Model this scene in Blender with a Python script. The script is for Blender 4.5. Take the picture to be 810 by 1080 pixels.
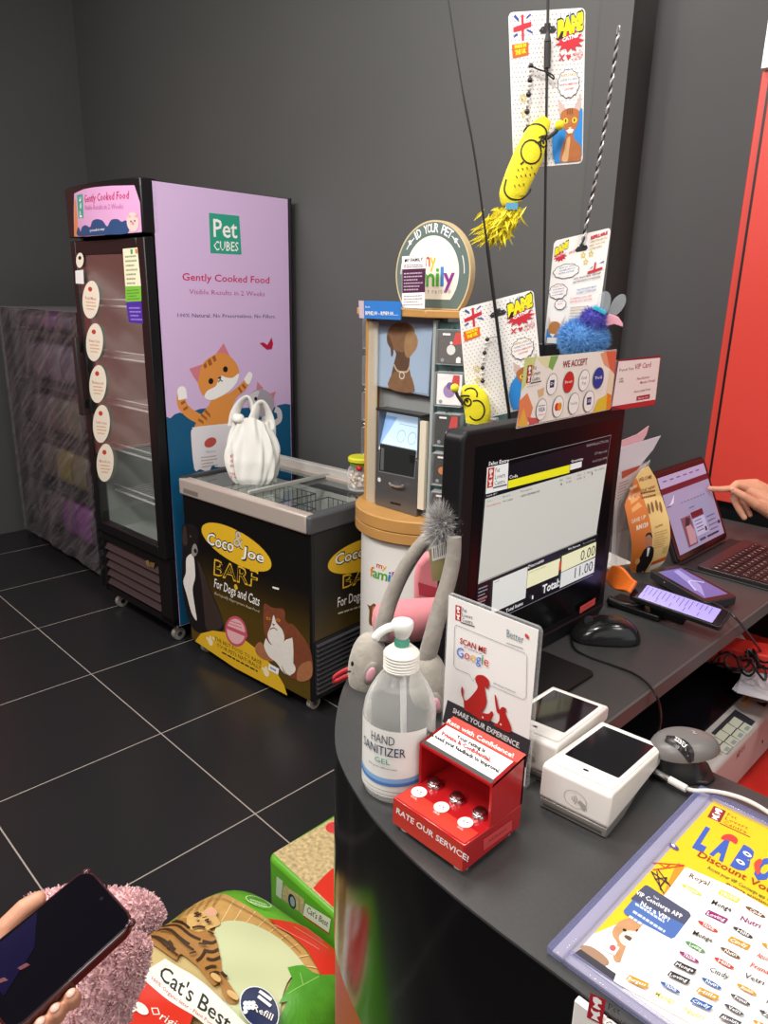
import bpy, bmesh, math, random
from mathutils import Vector as V, Matrix as MX
PI = math.pi
random.seed(7)
SC = bpy.context.scene
COL = SC.collection
for _o in list(bpy.data.objects): bpy.data.objects.remove(_o)

# ---------------------------------------------------------------- camera
FPX, YAW, PITCH, ROLL, CH = 773.345, 0.786941, 0.289005, 0.021698, 1.57936
_cy, _sy, _cp, _sp = math.cos(YAW), math.sin(YAW), math.cos(PITCH), math.sin(PITCH)
FW = V((-_sy*_cp, _cy*_cp, -_sp)); _rt = V((_cy, _sy, 0)); _up = _rt.cross(FW)
RT = _rt*math.cos(ROLL) + _up*math.sin(ROLL); UP = _up*math.cos(ROLL) - _rt*math.sin(ROLL)
CAM = V((0, 0, CH))
cd = bpy.data.cameras.new('camera'); cd.sensor_fit = 'HORIZONTAL'; cd.sensor_width = 36; cd.lens = FPX/810*36; cd.clip_start = .02
co = bpy.data.objects.new('camera', cd); COL.objects.link(co); SC.camera = co
co.matrix_world = MX(((RT.x, UP.x, -FW.x, 0), (RT.y, UP.y, -FW.y, 0), (RT.z, UP.z, -FW.z, CH), (0, 0, 0, 1)))

# ---------------------------------------------------------------- light
W = bpy.data.worlds.new('world'); SC.world = W; W.use_nodes = True
W.node_tree.nodes['Background'].inputs[0].default_value = (1, .98, .96, 1)
W.node_tree.nodes['Background'].inputs[1].default_value = .82
def area(name, loc, tgt, size, power, col=(1, .965, .92)):
    l = bpy.data.lights.new(name, 'AREA'); l.shape = 'DISK'; l.size = size; l.energy = power*.8; l.color = col
    o = bpy.data.objects.new(name, l); COL.objects.link(o); o.location = loc
    o.rotation_euler = (V(tgt)-V(loc)).to_track_quat('-Z', 'Y').to_euler(); return o
area('ceiling_spot_counter', (-.35, .0, 3.0), (-.5, .9, 1.0), .35, 24)
area('ceiling_spot_wing', (.5, 1.1, 3.0), (-.5, 1.3, 1.0), .35, 12)
area('ceiling_spot_freezer', (-1.5, -.2, 3.05), (-2.3, 1.8, .8), .4, 36)
area('ceiling_spot_fridge', (-2.6, -.6, 3.05), (-2.6, 2.2, 1.4), .4, 26)
area('ceiling_spot_bags', (-1.3, -.6, 3.0), (-1.0, .6, .3), .4, 14)
area('fill_panel_back', (-1.3, 1.25, 3.25), (-1.3, 1.2, 0), .9, 34)  # added panel for countertop sheen and a brighter upper wall
area('fill_panel_left', (-3.3, -.4, 3.25), (-3.2, .6, 0), 1.0, 55)  # added broad fill for upright faces, not a known lamp
area('fill_panel_front', (-.6, -1.7, 3.25), (-.8, .3, .8), 1.2, 75)  # added soft fill from behind the camera
area('fill_panel_right', (1.5, .6, 3.25), (-.6, 1.2, 1.0), 1.0, 34)  # added soft fill towards the counter wing
SC.view_settings.view_transform = 'Standard'
SC.view_settings.look = 'None'
SC.view_settings.exposure = 0.0
SC.view_settings.gamma = 1.0
SC.view_settings.use_curve_mapping = False

# ---------------------------------------------------------------- photogrammetry helpers: photo pixel -> point on a real plane
def ray(x, y): return FW + RT*((x-405)/FPX) - UP*((y-540)/FPX)
def hit(x, y, O, N):
    d = ray(x, y); return CAM + d*((V(O)-CAM).dot(N)/d.dot(N))
def at_z(x, y, z): return hit(x, y, V((0, 0, z)), V((0, 0, 1)))
def at_y(x, y, Y): return hit(x, y, V((0, Y, 0)), V((0, 1, 0)))
def at_x(x, y, X): return hit(x, y, V((X, 0, 0)), V((1, 0, 0)))
def at_d(x, y, d): return CAM + ray(x, y)*d

# ---------------------------------------------------------------- materials
def lin(h):
    h = h.lstrip('#'); r = []
    for i in (0, 2, 4):
        c = int(h[i:i+2], 16)/255; r.append(c/12.92 if c <= .04045 else ((c+.055)/1.055)**2.4)
    return (*r, 1)
MATS = {}
def m(hexc, rough=.5, metal=0, noise=0, nscale=40, bump=0, emit=0, trans=0, alpha=1, coat=0, ior=1.45, spec=.5, sheen=0):
    key = (hexc, rough, metal, noise, nscale, bump, emit, trans, alpha, coat, ior, spec, sheen)
    if key in MATS: return MATS[key]
    mt = bpy.data.materials.new('surface_%d' % len(MATS)); mt.use_nodes = True
    nt = mt.node_tree; b = nt.nodes['Principled BSDF']; I = b.inputs
    c = lin(hexc)
    I['Base Color'].default_value = c; I['Roughness'].default_value = rough; I['Metallic'].default_value = metal
    I['IOR'].default_value = ior; I['Specular IOR Level'].default_value = spec
    if trans: I['Transmission Weight'].default_value = trans
    if alpha < 1: I['Alpha'].default_value = alpha
    if coat: I['Coat Weight'].default_value = coat; I['Coat Roughness'].default_value = .1
    if sheen: I['Sheen Weight'].default_value = sheen
    if emit: I['Emission Color'].default_value = c; I['Emission Strength'].default_value = emit
    if noise or bump:
        tc = nt.nodes.new('ShaderNodeTexCoord'); n = nt.nodes.new('ShaderNodeTexNoise')
        n.inputs['Scale'].default_value = nscale; n.inputs['Detail'].default_value = 4
        nt.links.new(tc.outputs['Object'], n.inputs['Vector'])
        if noise:
            mx = nt.nodes.new('ShaderNodeMix'); mx.data_type = 'RGBA'
            mx.inputs['A'].default_value = tuple(v*(1-noise) for v in c[:3])+(1,)
            mx.inputs['B'].default_value = tuple(min(1, v*(1+noise)) for v in c[:3])+(1,)
            nt.links.new(n.outputs['Fac'], mx.inputs['Factor']); nt.links.new(mx.outputs['Result'], I['Base Color'])
        if bump:
            bp = nt.nodes.new('ShaderNodeBump'); bp.inputs['Strength'].default_value = bump; bp.inputs['Distance'].default_value = .004
            nt.links.new(n.outputs['Fac'], bp.inputs['Height']); nt.links.new(bp.outputs['Normal'], I['Normal'])
    MATS[key] = mt; return mt
def clear(hexc='#ffffff', fac=.12, rough=.05, bump=0, nscale=30, streak=None, glass=False):
    """thin clear plastic / glass sheet: mostly see-through, partly glossy"""
    key = ('clear', hexc, fac, rough, bump, nscale, streak, glass)
    if key in MATS: return MATS[key]
    mt = bpy.data.materials.new('clear_sheet_%d' % len(MATS)); mt.use_nodes = True; nt = mt.node_tree
    b = nt.nodes['Principled BSDF']; out = nt.nodes['Material Output']
    b.inputs['Base Color'].default_value = lin(hexc); b.inputs['Roughness'].default_value = rough
    if glass:
        b = nt.nodes.new('ShaderNodeBsdfGlossy'); b.inputs['Color'].default_value = lin(hexc); b.inputs['Roughness'].default_value = rough
    t = nt.nodes.new('ShaderNodeBsdfTransparent'); mx = nt.nodes.new('ShaderNodeMixShader'); mx.inputs[0].default_value = fac
    lw = nt.nodes.new('ShaderNodeLayerWeight'); lw.inputs[0].default_value = .5
    pw = nt.nodes.new('ShaderNodeMath'); pw.operation = 'POWER'; pw.inputs[1].default_value = 4
    ad = nt.nodes.new('ShaderNodeMath'); ad.operation = 'ADD'; ad.use_clamp = True; ad.inputs[1].default_value = fac
    nt.links.new(lw.outputs['Facing'], pw.inputs[0]); nt.links.new(pw.outputs[0], ad.inputs[0]); nt.links.new(ad.outputs[0], mx.inputs[0])
    nt.links.new(t.outputs[0], mx.inputs[1]); nt.links.new(b.outputs[0], mx.inputs[2]); nt.links.new(mx.outputs[0], out.inputs[0])
    if bump or streak:
        tc = nt.nodes.new('ShaderNodeTexCoord'); mp = nt.nodes.new('ShaderNodeMapping'); n = nt.nodes.new('ShaderNodeTexNoise')
        nt.links.new(tc.outputs['Object'], mp.inputs[0]); nt.links.new(mp.outputs[0], n.inputs['Vector'])
        n.inputs['Scale'].default_value = nscale; n.inputs['Detail'].default_value = 6
        if streak:
            mp.inputs['Rotation'].default_value = (0, streak, 0)
            m2 = nt.nodes.new('ShaderNodeMapping'); m2.inputs['Scale'].default_value = (.12, 1, 1.6); nt.links.new(mp.outputs[0], m2.inputs[0]); nt.links.new(m2.outputs[0], n.inputs['Vector'])
            rp = nt.nodes.new('ShaderNodeMapRange'); rp.inputs[1].default_value = .42; rp.inputs[2].default_value = .72; rp.inputs[3].default_value = 0; rp.inputs[4].default_value = .34
            nt.links.new(n.outputs['Fac'], rp.inputs[0]); nt.links.new(rp.outputs[0], ad.inputs[1])
        if bump:
            bp = nt.nodes.new('ShaderNodeBump'); bp.inputs['Strength'].default_value = bump; bp.inputs['Distance'].default_value = .01
            nt.links.new(n.outputs['Fac'], bp.inputs['Height'])
            nt.links.new(bp.outputs['Normal'], b.inputs['Normal'])
    MATS[key] = mt; return mt
def gradz(stops, axis='Z', rough=.35):
    """print whose ink runs from one colour to another over height (object space metres)"""
    mt = bpy.data.materials.new('print_blend_%d' % len(MATS)); mt.use_nodes = True; nt = mt.node_tree
    b = nt.nodes['Principled BSDF']; b.inputs['Roughness'].default_value = rough
    tc = nt.nodes.new('ShaderNodeTexCoord'); sp = nt.nodes.new('ShaderNodeSeparateXYZ'); mr = nt.nodes.new('ShaderNodeMapRange'); cr = nt.nodes.new('ShaderNodeValToRGB')
    nt.links.new(tc.outputs['Object'], sp.inputs[0]); nt.links.new(sp.outputs[axis], mr.inputs[0]); nt.links.new(mr.outputs[0], cr.inputs[0]); nt.links.new(cr.outputs[0], b.inputs['Base Color'])
    lo, hi = stops[0][0], stops[-1][0]; mr.inputs[1].default_value = lo; mr.inputs[2].default_value = hi
    el = cr.color_ramp.elements
    while len(el) < len(stops): el.new(.5)
    for e, (z, h) in zip(el, stops): e.position = (z-lo)/(hi-lo); e.color = lin(h)
    MATS[('g', len(MATS))] = mt; return mt

# ---------------------------------------------------------------- object helpers
FRAME = {}
def tag(o, label, cat, group=None):
    o['label'] = label; o['category'] = cat
    if group: o['group'] = group
    return o
def thing(name, label, cat, loc, rz=0, group=None):
    o = bpy.data.objects.new(name, None); COL.objects.link(o); o.empty_display_size = .05
    M = MX.Translation(V(loc)) @ MX.Rotation(rz, 4, 'Z'); o.matrix_world = M; FRAME[o.name] = M
    return tag(o, label, cat, group)
def finish(me, name, parent=None, at=None, smooth=35, bevel=0, seg=2, subs=0, solid=0, kind=None):
    """link a world-space mesh as one object, under its thing or standing alone at `at`"""
    M = FRAME[parent.name] if parent else MX.Translation(V(at) if at is not None else V((0, 0, 0)))
    me.transform(M.inverted())
    o = bpy.data.objects.new(name, me); COL.objects.link(o)
    if parent: o.parent = parent
    else: o.matrix_world = M
    FRAME[o.name] = M
    if smooth:
        for p in me.polygons: p.use_smooth = True
        try: me.set_sharp_from_angle(angle=math.radians(smooth))
        except Exception: pass
    if solid:
        md = o.modifiers.new('solid', 'SOLIDIFY'); md.thickness = solid; md.offset = 0
    if bevel:
        md = o.modifiers.new('bevel', 'BEVEL'); md.width = bevel; md.segments = seg; md.limit_method = 'ANGLE'; md.angle_limit = math.radians(40)
    if subs:
        md = o.modifiers.new('subd', 'SUBSURF'); md.levels = subs; md.render_levels = subs
    if kind: o['kind'] = kind
    return o
I4 = MX.Identity(4)
def frame(o, rz=0, tilt=None):
    M = MX.Translation(V(o)) @ MX.Rotation(rz, 4, 'Z')
    return M @ tilt if tilt is not None else M
def basis(O, U, Vv, N): return MX(((U.x, Vv.x, N.x, O[0]), (U.y, Vv.y, N.y, O[1]), (U.z, Vv.z, N.z, O[2]), (0, 0, 0, 1)))
class B:
    """collects shapes (world metres, or metres in a frame T) into one mesh"""
    def __init__(s): s.bm = bmesh.new(); s.mats = []
    def mi(s, mt):
        if mt not in s.mats: s.mats.append(mt)
        return s.mats.index(mt)
    def face(s, pts, mt):
        f = s.bm.faces.new([s.bm.verts.new(V(p)) for p in pts]); f.material_index = s.mi(mt); return f
    def box(s, T, x, y, z, mt):
        c = [(x[i], y[j], z[k]) for k in (0, 1) for j in (0, 1) for i in (0, 1)]
        v = [s.bm.verts.new(T @ V(p)) for p in c]; k = s.mi(mt)
        for q in ((0, 2, 3, 1), (4, 5, 7, 6), (0, 1, 5, 4), (2, 6, 7, 3), (0, 4, 6, 2), (1, 3, 7, 5)):
            s.bm.faces.new([v[i] for i in q]).material_index = k
        return s
    def prism(s, T, poly, z0, z1, mt, mt2=None, top=None):
        """outline in the frame's xy raised along its z; top = optional outline for the far end"""
        top = top or poly; k = s.mi(mt); k2 = s.mi(mt2) if mt2 else k
        a = [s.bm.verts.new(T @ V((p[0], p[1], z0))) for p in poly]; b = [s.bm.verts.new(T @ V((p[0], p[1], z1))) for p in top]
        n = len(a)
        s.bm.faces.new(a[::-1]).material_index = k; s.bm.faces.new(b).material_index = k
        for i in range(n): s.bm.faces.new((a[i], a[(i+1) % n], b[(i+1) % n], b[i])).material_index = k2
        return s
    def lathe(s, T, prof, mt, n=32, a0=0, a1=2*PI, close=True, sq=None):
        k = s.mi(mt); full = abs(a1-a0-2*PI) < 1e-6; N = n if full else n+1; rings = []
        for r, z in prof:
            rings.append([s.bm.verts.new(T @ V((r*math.cos(a0+(a1-a0)*i/n), r*math.sin(a0+(a1-a0)*i/n)*(sq or 1), z))) for i in range(N)])
        for a, b in zip(rings, rings[1:]):
            for i in range(n):
                j = (i+1) % N; s.bm.faces.new((a[i], a[j], b[j], b[i])).material_index = k
        if close:
            for rg, fl in ((rings[0], 1), (rings[-1], 0)):
                if len(rg) > 2: s.bm.faces.new(rg[::-1] if fl else rg).material_index = k
        return s
    def tube(s, pts, r, mt, n=8, closed=False, flat=1):
        pts = [V(p) for p in pts]; k = s.mi(mt); N = len(pts); rs = r if isinstance(r, (list, tuple)) else [r]*N
        t0 = (pts[1]-pts[0]).normalized(); up = V((0, 0, 1)) if abs(t0.z) < .9 else V((1, 0, 0))
        u = t0.cross(up).normalized(); rings = []
        for i, p in enumerate(pts):
            t = ((pts[(i+1) % N] if closed or i < N-1 else p) - (pts[i-1] if closed or i > 0 else p)).normalized()
            u = (u - t*u.dot(t)).normalized(); w = t.cross(u)
            rings.append([s.bm.verts.new(p + (u*math.cos(2*PI*j/n) + w*math.sin(2*PI*j/n)*flat)*rs[i]) for j in range(n)])
        for i in range(N if closed else N-1):
            a, b = rings[i], rings[(i+1) % N]
            for j in range(n): s.bm.faces.new((a[j], a[(j+1) % n], b[(j+1) % n], b[j])).material_index = k
        if not closed: s.bm.faces.new(rings[0][::-1]).material_index = k; s.bm.faces.new(rings[-1]).material_index = k
        return s
    def ball(s, c, r, mt, n=16, T=None):
        k = s.mi(mt); r = V(r) if isinstance(r, (tuple, list)) else V((r, r, r)); q = bmesh.ops.create_uvsphere(s.bm, u_segments=n, v_segments=max(6, n//2), radius=1)
        for v in q['verts']:
            p = V((v.co.x*r.x, v.co.y*r.y, v.co.z*r.z)); v.co = V(c) + ((T.to_3x3() @ p) if T else p)
        for f in {f for v in q['verts'] for f in v.link_faces}: f.material_index = k
        return s
    def grid(s, fn, nu, nv, mt, cu=False):
        k = s.mi(mt); g = [[s.bm.verts.new(V(fn(i/nu, j/nv))) for j in range(nv+1)] for i in range(nu if cu else nu+1)]
        for i in range(nu):
            for j in range(nv):
                a, b = g[i], g[(i+1) % len(g)]; s.bm.faces.new((a[j], b[j], b[j+1], a[j+1])).material_index = k
        return s
    def build(s, name, parent=None, **kw):
        me = bpy.data.meshes.new(name); s.bm.normal_update()
        bmesh.ops.recalc_face_normals(s.bm, faces=s.bm.faces) if kw.pop('recalc', True) else None
        s.bm.to_mesh(me); s.bm.free()
        for mt in s.mats: me.materials.append(mt)
        return finish(me, name, parent, **kw)
def rrect(x0, x1, y0, y1, r, n=5):
    out = []
    for cx, cy, a in ((x1-r, y1-r, 0), (x0+r, y1-r, PI/2), (x0+r, y0+r, PI), (x1-r, y0+r, 1.5*PI)):
        out += [(cx+r*math.cos(a+PI/2*i/n), cy+r*math.sin(a+PI/2*i/n)) for i in range(n+1)]
    return out
def crom(pts, n=5, closed=True):
    P = [V(p) for p in pts]; N = len(P); out = []
    for i in range(N if closed else N-1):
        if closed: a, b, c, d = P[i-1], P[i], P[(i+1) % N], P[(i+2) % N]
        else: a, b, c, d = P[max(i-1, 0)], P[i], P[i+1], P[min(i+2, N-1)]
        for k in range(n):
            t = k/n; out.append(.5*((2*b)+(c-a)*t+(2*a-5*b+4*c-d)*t*t+(3*b-a-3*c+d)*t**3))
    if not closed: out.append(P[-1])
    return out

# ---------------------------------------------------------------- printing: flat inks, pictures and lettering on a face
_TXT = {}
def glyphs(s, off, res, sp=1.0):
    key = (s, off, res, sp)
    if key not in _TXT:
        c = bpy.data.curves.new('lettering', 'FONT'); c.body = s; c.resolution_u = res; c.offset = off; c.space_character = sp
        o = bpy.data.objects.new('lettering', c); me = bpy.data.meshes.new_from_object(o)
        _TXT[key] = ([(v.co.x, v.co.y) for v in me.vertices], [tuple(p.vertices) for p in me.polygons])
        bpy.data.objects.remove(o); bpy.data.curves.remove(c); bpy.data.meshes.remove(me)
    return _TXT[key]
class Print:
    def __init__(s, O, U, Vv=None, view=(0, 0, 1), eps=.00004, surf=None, inv=None, lift=.0004):
        s.O = V(O); s.U = V(U).normalized(); s.V = V(Vv if Vv is not None else (0, 0, 1)); s.V = (s.V - s.U*s.V.dot(s.U)).normalized(); s.N = s.U.cross(s.V)
        s.vw = view; s.eps = eps; s.surf = surf; s.inv = inv; s.F = []; s.L = 0; s.lift = lift; s.mats = []
    def view(s, *v): s.vw = v; return s
    def p(s, x, y):
        x, y = s.vw[0]+x/s.vw[2], s.vw[1]+y/s.vw[2]
        if s.inv: return V(s.inv(x, y))
        q = hit(x, y, s.O, s.N)-s.O; return V((q.dot(s.U), q.dot(s.V)))
    def w(s, P): q = V(P)-s.O; return V((q.dot(s.U), q.dot(s.V)))
    def _add(s, verts, faces, mt, layer=None):
        if layer is None: s.L += 1; layer = s.L
        s.F.append((verts, faces, mt, layer))
    def poly(s, pts, mt, sm=0, uv=False, layer=None):
        q = [V(p) if uv else s.p(*p) for p in pts]
        if sm: q = crom(q, sm)
        s._add(q, [tuple(range(len(q)))], mt, layer); return s
    def ell(s, c, A, Bv, mt, n=28, layer=None):
        return s.poly([(c[0]+A[0]*math.cos(t)+Bv[0]*math.sin(t), c[1]+A[1]*math.cos(t)+Bv[1]*math.sin(t)) for t in (2*PI*i/n for i in range(n))], mt, layer=layer)
    def circ(s, c, r, mt, n=28, layer=None):
        o = s.p(*c); return s.poly([(o.x+r*math.cos(2*PI*i/n), o.y+r*math.sin(2*PI*i/n)) for i in range(n)], mt, uv=True, layer=layer)
    def ring(s, c, r, w, mt, n=28):
        o = s.p(*c); vs = []
        for i in range(n):
            a = 2*PI*i/n; vs += [V((o.x+(r-w)*math.cos(a), o.y+(r-w)*math.sin(a))), V((o.x+r*math.cos(a), o.y+r*math.sin(a)))]
        s._add(vs, [(2*i, 2*i+1, 2*((i+1) % n)+1, 2*((i+1) % n)) for i in range(n)], mt); return s
    def line(s, pts, w, mt, sm=0, uv=False, closed=False, layer=None):
        q = [V(p) if uv else s.p(*p) for p in pts]
        if sm: q = crom(q, sm, closed)
        if closed: q = q+[q[0]]
        vs = []; N = len(q); ws = w if isinstance(w, (list, tuple)) else None
        for i, p in enumerate(q):
            t = q[min(i+1, N-1)]-q[max(i-1, 0)]
            if closed and i in (0, N-1): t = q[1]-q[N-2]
            t = t.normalized() if t.length > 1e-9 else V((1, 0)); n = V((-t.y, t.x))
            ww = (ws[0]+(ws[1]-ws[0])*i/(N-1)) if ws else w
            vs += [p+n*ww/2, p-n*ww/2]
        s._add(vs, [(2*i, 2*i+1, 2*i+3, 2*i+2) for i in range(N-1)], mt, layer); return s
    def text(s, t, p0, p1, pt, mt, off=0, res=1, uv=False, sp=1.0, layer=None):
        """t runs from p0 to p1 along its baseline; pt is the cap height point above p0"""
        if off < .05: off *= .5
        vs, fs = glyphs(t, off, res, sp)
        a, b, c = (V(p0), V(p1), V(pt)) if uv else (s.p(*p0), s.p(*p1), s.p(*pt))
        x0 = min(v[0] for v in vs); x1 = max(v[0] for v in vs); e = b-a; h = c-a
        s._add([a + e*((x-x0)/(x1-x0)) + h*(y/.70) for x, y in vs], fs, mt, layer); return s
    def bars(s, p0, p1, p2, n, mt, frac=.45, seed=1, ragged=.3):
        """n lines of print too fine to read, between p0-p1 (first) and p2 (start of the last)"""
        r = random.Random(seed); a, b, c = s.p(*p0), s.p(*p1), s.p(*p2); st = (c-a)/max(n-1, 1); s.L += 1
        hgt = st*frac if n > 1 else (c-a)
        for i in range(n):
            o = a+st*i; e = b-a; x = 0; end = 1-ragged*r.random()
            while x < end:
                l = min(end, x+.05+.09*r.random()); s._add([o+e*x, o+e*l, o+e*l+hgt, o+e*x+hgt], [(0, 1, 2, 3)], mt, s.L); x = l+.025
        return s
    def build(s, name, parent=None, seg=.012, **kw):
        bm = bmesh.new(); lz = bm.verts.layers.float.new('z')
        for verts, faces, mt, L in s.F:
            if mt not in s.mats: s.mats.append(mt)
            k = s.mats.index(mt); vv = [bm.verts.new((v.x, v.y, L)) for v in verts]
            for f in faces:
                try: fc = bm.faces.new([vv[i] for i in f]); fc.material_index = k
                except ValueError: pass
        bm.normal_update()
        fl = [f for f in bm.faces if f.normal.z < 0]
        if fl: bmesh.ops.reverse_faces(bm, faces=fl)
        if s.surf:
            bmesh.ops.triangulate(bm, faces=bm.faces[:])
            for _ in range(8):
                ed = [e for e in bm.edges if (e.verts[0].co-e.verts[1].co).length > seg]
                if not ed: break
                bmesh.ops.subdivide_edges(bm, edges=ed, cuts=1); bmesh.ops.triangulate(bm, faces=[f for f in bm.faces if len(f.verts) > 3])
        for v in bm.verts:
            off = s.lift+s.eps*v.co.z
            v.co = V(s.surf(v.co.x, v.co.y, off)) if s.surf else s.O+s.U*v.co.x+s.V*v.co.y+s.N*off
        me = bpy.data.meshes.new(name); bm.to_mesh(me); bm.free()
        for mt in s.mats: me.materials.append(mt)
        return finish(me, name, parent, smooth=0, **kw)

WHITE = m('#f2efec', .45); BLACK = m('#0c0c0d', .4); INK = m('#151416', .5); CHROME = m('#c8c8c8', .2, 1); STEEL = m('#8d8f92', .35, .9)
RED = m('#c8281e', .4); GREY = m('#8a8a8c', .5); WOOD = m('#b98a4e', .45, noise=.18, nscale=9)
# ================================================================ the setting
def floor_mat():
    mt = bpy.data.materials.new('floor_tiles'); mt.use_nodes = True; nt = mt.node_tree; L = nt.links.new
    b = nt.nodes['Principled BSDF']; tc = nt.nodes.new('ShaderNodeTexCoord'); sp = nt.nodes.new('ShaderNodeSeparateXYZ'); L(tc.outputs['Object'], sp.inputs[0])
    def mth(op, a, c=None, d=None):
        n = nt.nodes.new('ShaderNodeMath'); n.operation = op
        for i, v in enumerate((a, c, d)):
            if v is None: continue
            if isinstance(v, (int, float)): n.inputs[i].default_value = v
            else: L(v, n.inputs[i])
        return n.outputs[0]
    ds = []
    for ax, o in (('X', -4.048), ('Y', 1.0985)):
        f = mth('FRACT', mth('DIVIDE', mth('SUBTRACT', sp.outputs[ax], o-.3), .6)); ds.append(mth('ABSOLUTE', mth('SUBTRACT', f, .5)))
    g = mth('LESS_THAN', mth('MINIMUM', ds[0], ds[1]), .0036)
    n = nt.nodes.new('ShaderNodeTexNoise'); n.inputs['Scale'].default_value = 3; n.inputs['Detail'].default_value = 5; L(tc.outputs['Object'], n.inputs['Vector'])
    mx = nt.nodes.new('ShaderNodeMix'); mx.data_type = 'RGBA'; mx.inputs['A'].default_value = lin('#232224'); mx.inputs['B'].default_value = lin('#a39a92'); L(g, mx.inputs['Factor']); L(mx.outputs['Result'], b.inputs['Base Color'])
    r = nt.nodes.new('ShaderNodeMapRange'); r.inputs[3].default_value = .22; r.inputs[4].default_value = .38; L(n.outputs['Fac'], r.inputs[0]); L(r.outputs[0], b.inputs['Roughness'])
    b.inputs['Specular IOR Level'].default_value = .35
    return mt
s = B(); s.box(I4, (-5.05, 2.2), (-3.2, 2.5), (-.05, 0), floor_mat()); s.build('floor', smooth=0, kind='structure')
WALL = m('#4e4e4d', .62, noise=.12, nscale=1.6, bump=.03)
s = B(); s.box(I4, (-5.15, -1.264), (2.25, 2.5), (0, 3.3), WALL)
s.box(I4, (-1.264, 2.2), (2.39, 2.5), (0, 3.3), m('#424142', .62, noise=.12, nscale=1.6, bump=.03)); s.build('wall_back', smooth=0, kind='structure')
s = B(); s.box(I4, (-1.374, -1.262), (2.244, 2.26), (0, 3.3), m('#4a4949', .6)); s.build('trim_1', smooth=0, bevel=.002, kind='structure')
s = B(); s.box(I4, (-5.15, -5.05), (-3.2, 2.5), (0, 3.3), m('#4a4a4b', .62, noise=.12, nscale=1.6)); s.build('wall_left', smooth=0, kind='structure')
s = B(); s.box(I4, (-5.05, -5.0), (-3.2, 1.3), (.45, 2.3), m('#b86a66', .6)); s.build('unseen_pink_panel', smooth=0, kind='structure')  # unseen pink panel, guessed, placed to tint the fridge door's reflection
s = B(); s.box(I4, (-5.15, 2.2), (-3.3, -3.2), (0, 3.3), m('#6b2a28', .6)); s.build('wall_front', smooth=0, kind='structure')
s = B(); s.box(I4, (-5.15, 2.2), (-3.3, 2.5), (3.3, 3.36), m('#3c3a3b', .8)); s.build('ceiling', smooth=0, kind='structure')

# red cupboard at the right, doors above the counter back
rc = thing('storage_cupboard', 'tall red flat-fronted cupboard behind the counter at the right', 'cupboard', (-.2, 2.2, 0))
REDP = m('#c23a30', .42)
s = B(); s.box(I4, (-.775, -.05), (2.0, 2.385), (1.06, 2.102), REDP); s.build('body', rc, bevel=.003)
s = B(); s.box(I4, (-.757, -.05), (2.01, 2.38), (0.0, 1.06), BLACK); s.build('plinth', rc)
s = B(); s.box(I4, (-.745, -.06), (1.982, 1.9995), (1.065, 2.098), REDP); d = s.build('door', rc, bevel=.002)
s = B(); s.box(I4, (-.756, -.7445), (1.9965, 1.9998), (1.06, 2.10), BLACK); s.build('door_gap', rc)
s = B(); s.box(I4, (-.772, -.756), (1.985, 2.0), (2.104, 2.5), WHITE); s.box(I4, (-.756, -.05), (1.99, 2.385), (2.104, 2.5), BLACK); s.build('white_edged_top_box', rc)

# ================================================================ upright display fridge
FR = MX.Translation((-2.846, 1.522, 0)) @ MX.Rotation(math.radians(2.6), 4, 'Z')
fr = thing('display_fridge', 'tall black glass-door fridge with a lilac cat-picture side panel', 'fridge', (-2.846, 1.522, 0), math.radians(2.6))
BLK = m('#131214', .35)
s = B(); x0 = -.632
s.box(FR, (x0, 0), (0, .025), (.10, .41), BLK); s.box(FR, (x0, -.0), (.62, .69), (.1, 1.985), BLK)
s.box(FR, (x0, x0+.03), (0, .62), (.1, 1.985), BLK); s.box(FR, (-.03, 0), (0, .62), (.1, 1.985), BLK)
s.box(FR, (x0+.03, -.03), (0, .62), (1.79, 1.985), BLK); s.box(FR, (x0+.03, -.03), (.025, .62), (.1, .41), BLK)
s.build('cabinet', fr, bevel=.004)
LINER = m('#b8beb8', .45)
s = B(); s.box(FR, (x0+.03, x0+.045), (.0, .6), (.42, 1.78), LINER); s.box(FR, (-.045, -.03), (.0, .6), (.42, 1.78), LINER); s.box(FR, (x0+.045, -.045), (.595, .61), (.42, 1.78), LINER)
s.box(FR, (x0+.045, -.045), (0, .6), (.41, .425), LINER); s.box(FR, (x0+.045, -.045), (0, .6), (1.765, 1.78), m('#d8d4d0', .4)); s.build('liner', fr, smooth=0)
WIRE = m('#e4e4e2', .3)
for z in (.62, .83, 1.05, 1.27, 1.5):
    s = B(); s.tube([FR @ V((a, .04, z)) for a in (x0+.05, -.05)], .006, WIRE, 6); s.tube([FR @ V((a, .04, z+.03)) for a in (x0+.05, -.05)], .004, WIRE, 6)
    s.tube([FR @ V((a, .56, z)) for a in (x0+.05, -.05)], .005, WIRE, 6)
    for i in range(15): xx = x0+.06+i*(.512/14); s.tube([FR @ V((xx, .04, z)), FR @ V((xx, .56, z))], .0025, WIRE, 5)
    s.build('wire_shelf', fr)
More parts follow.
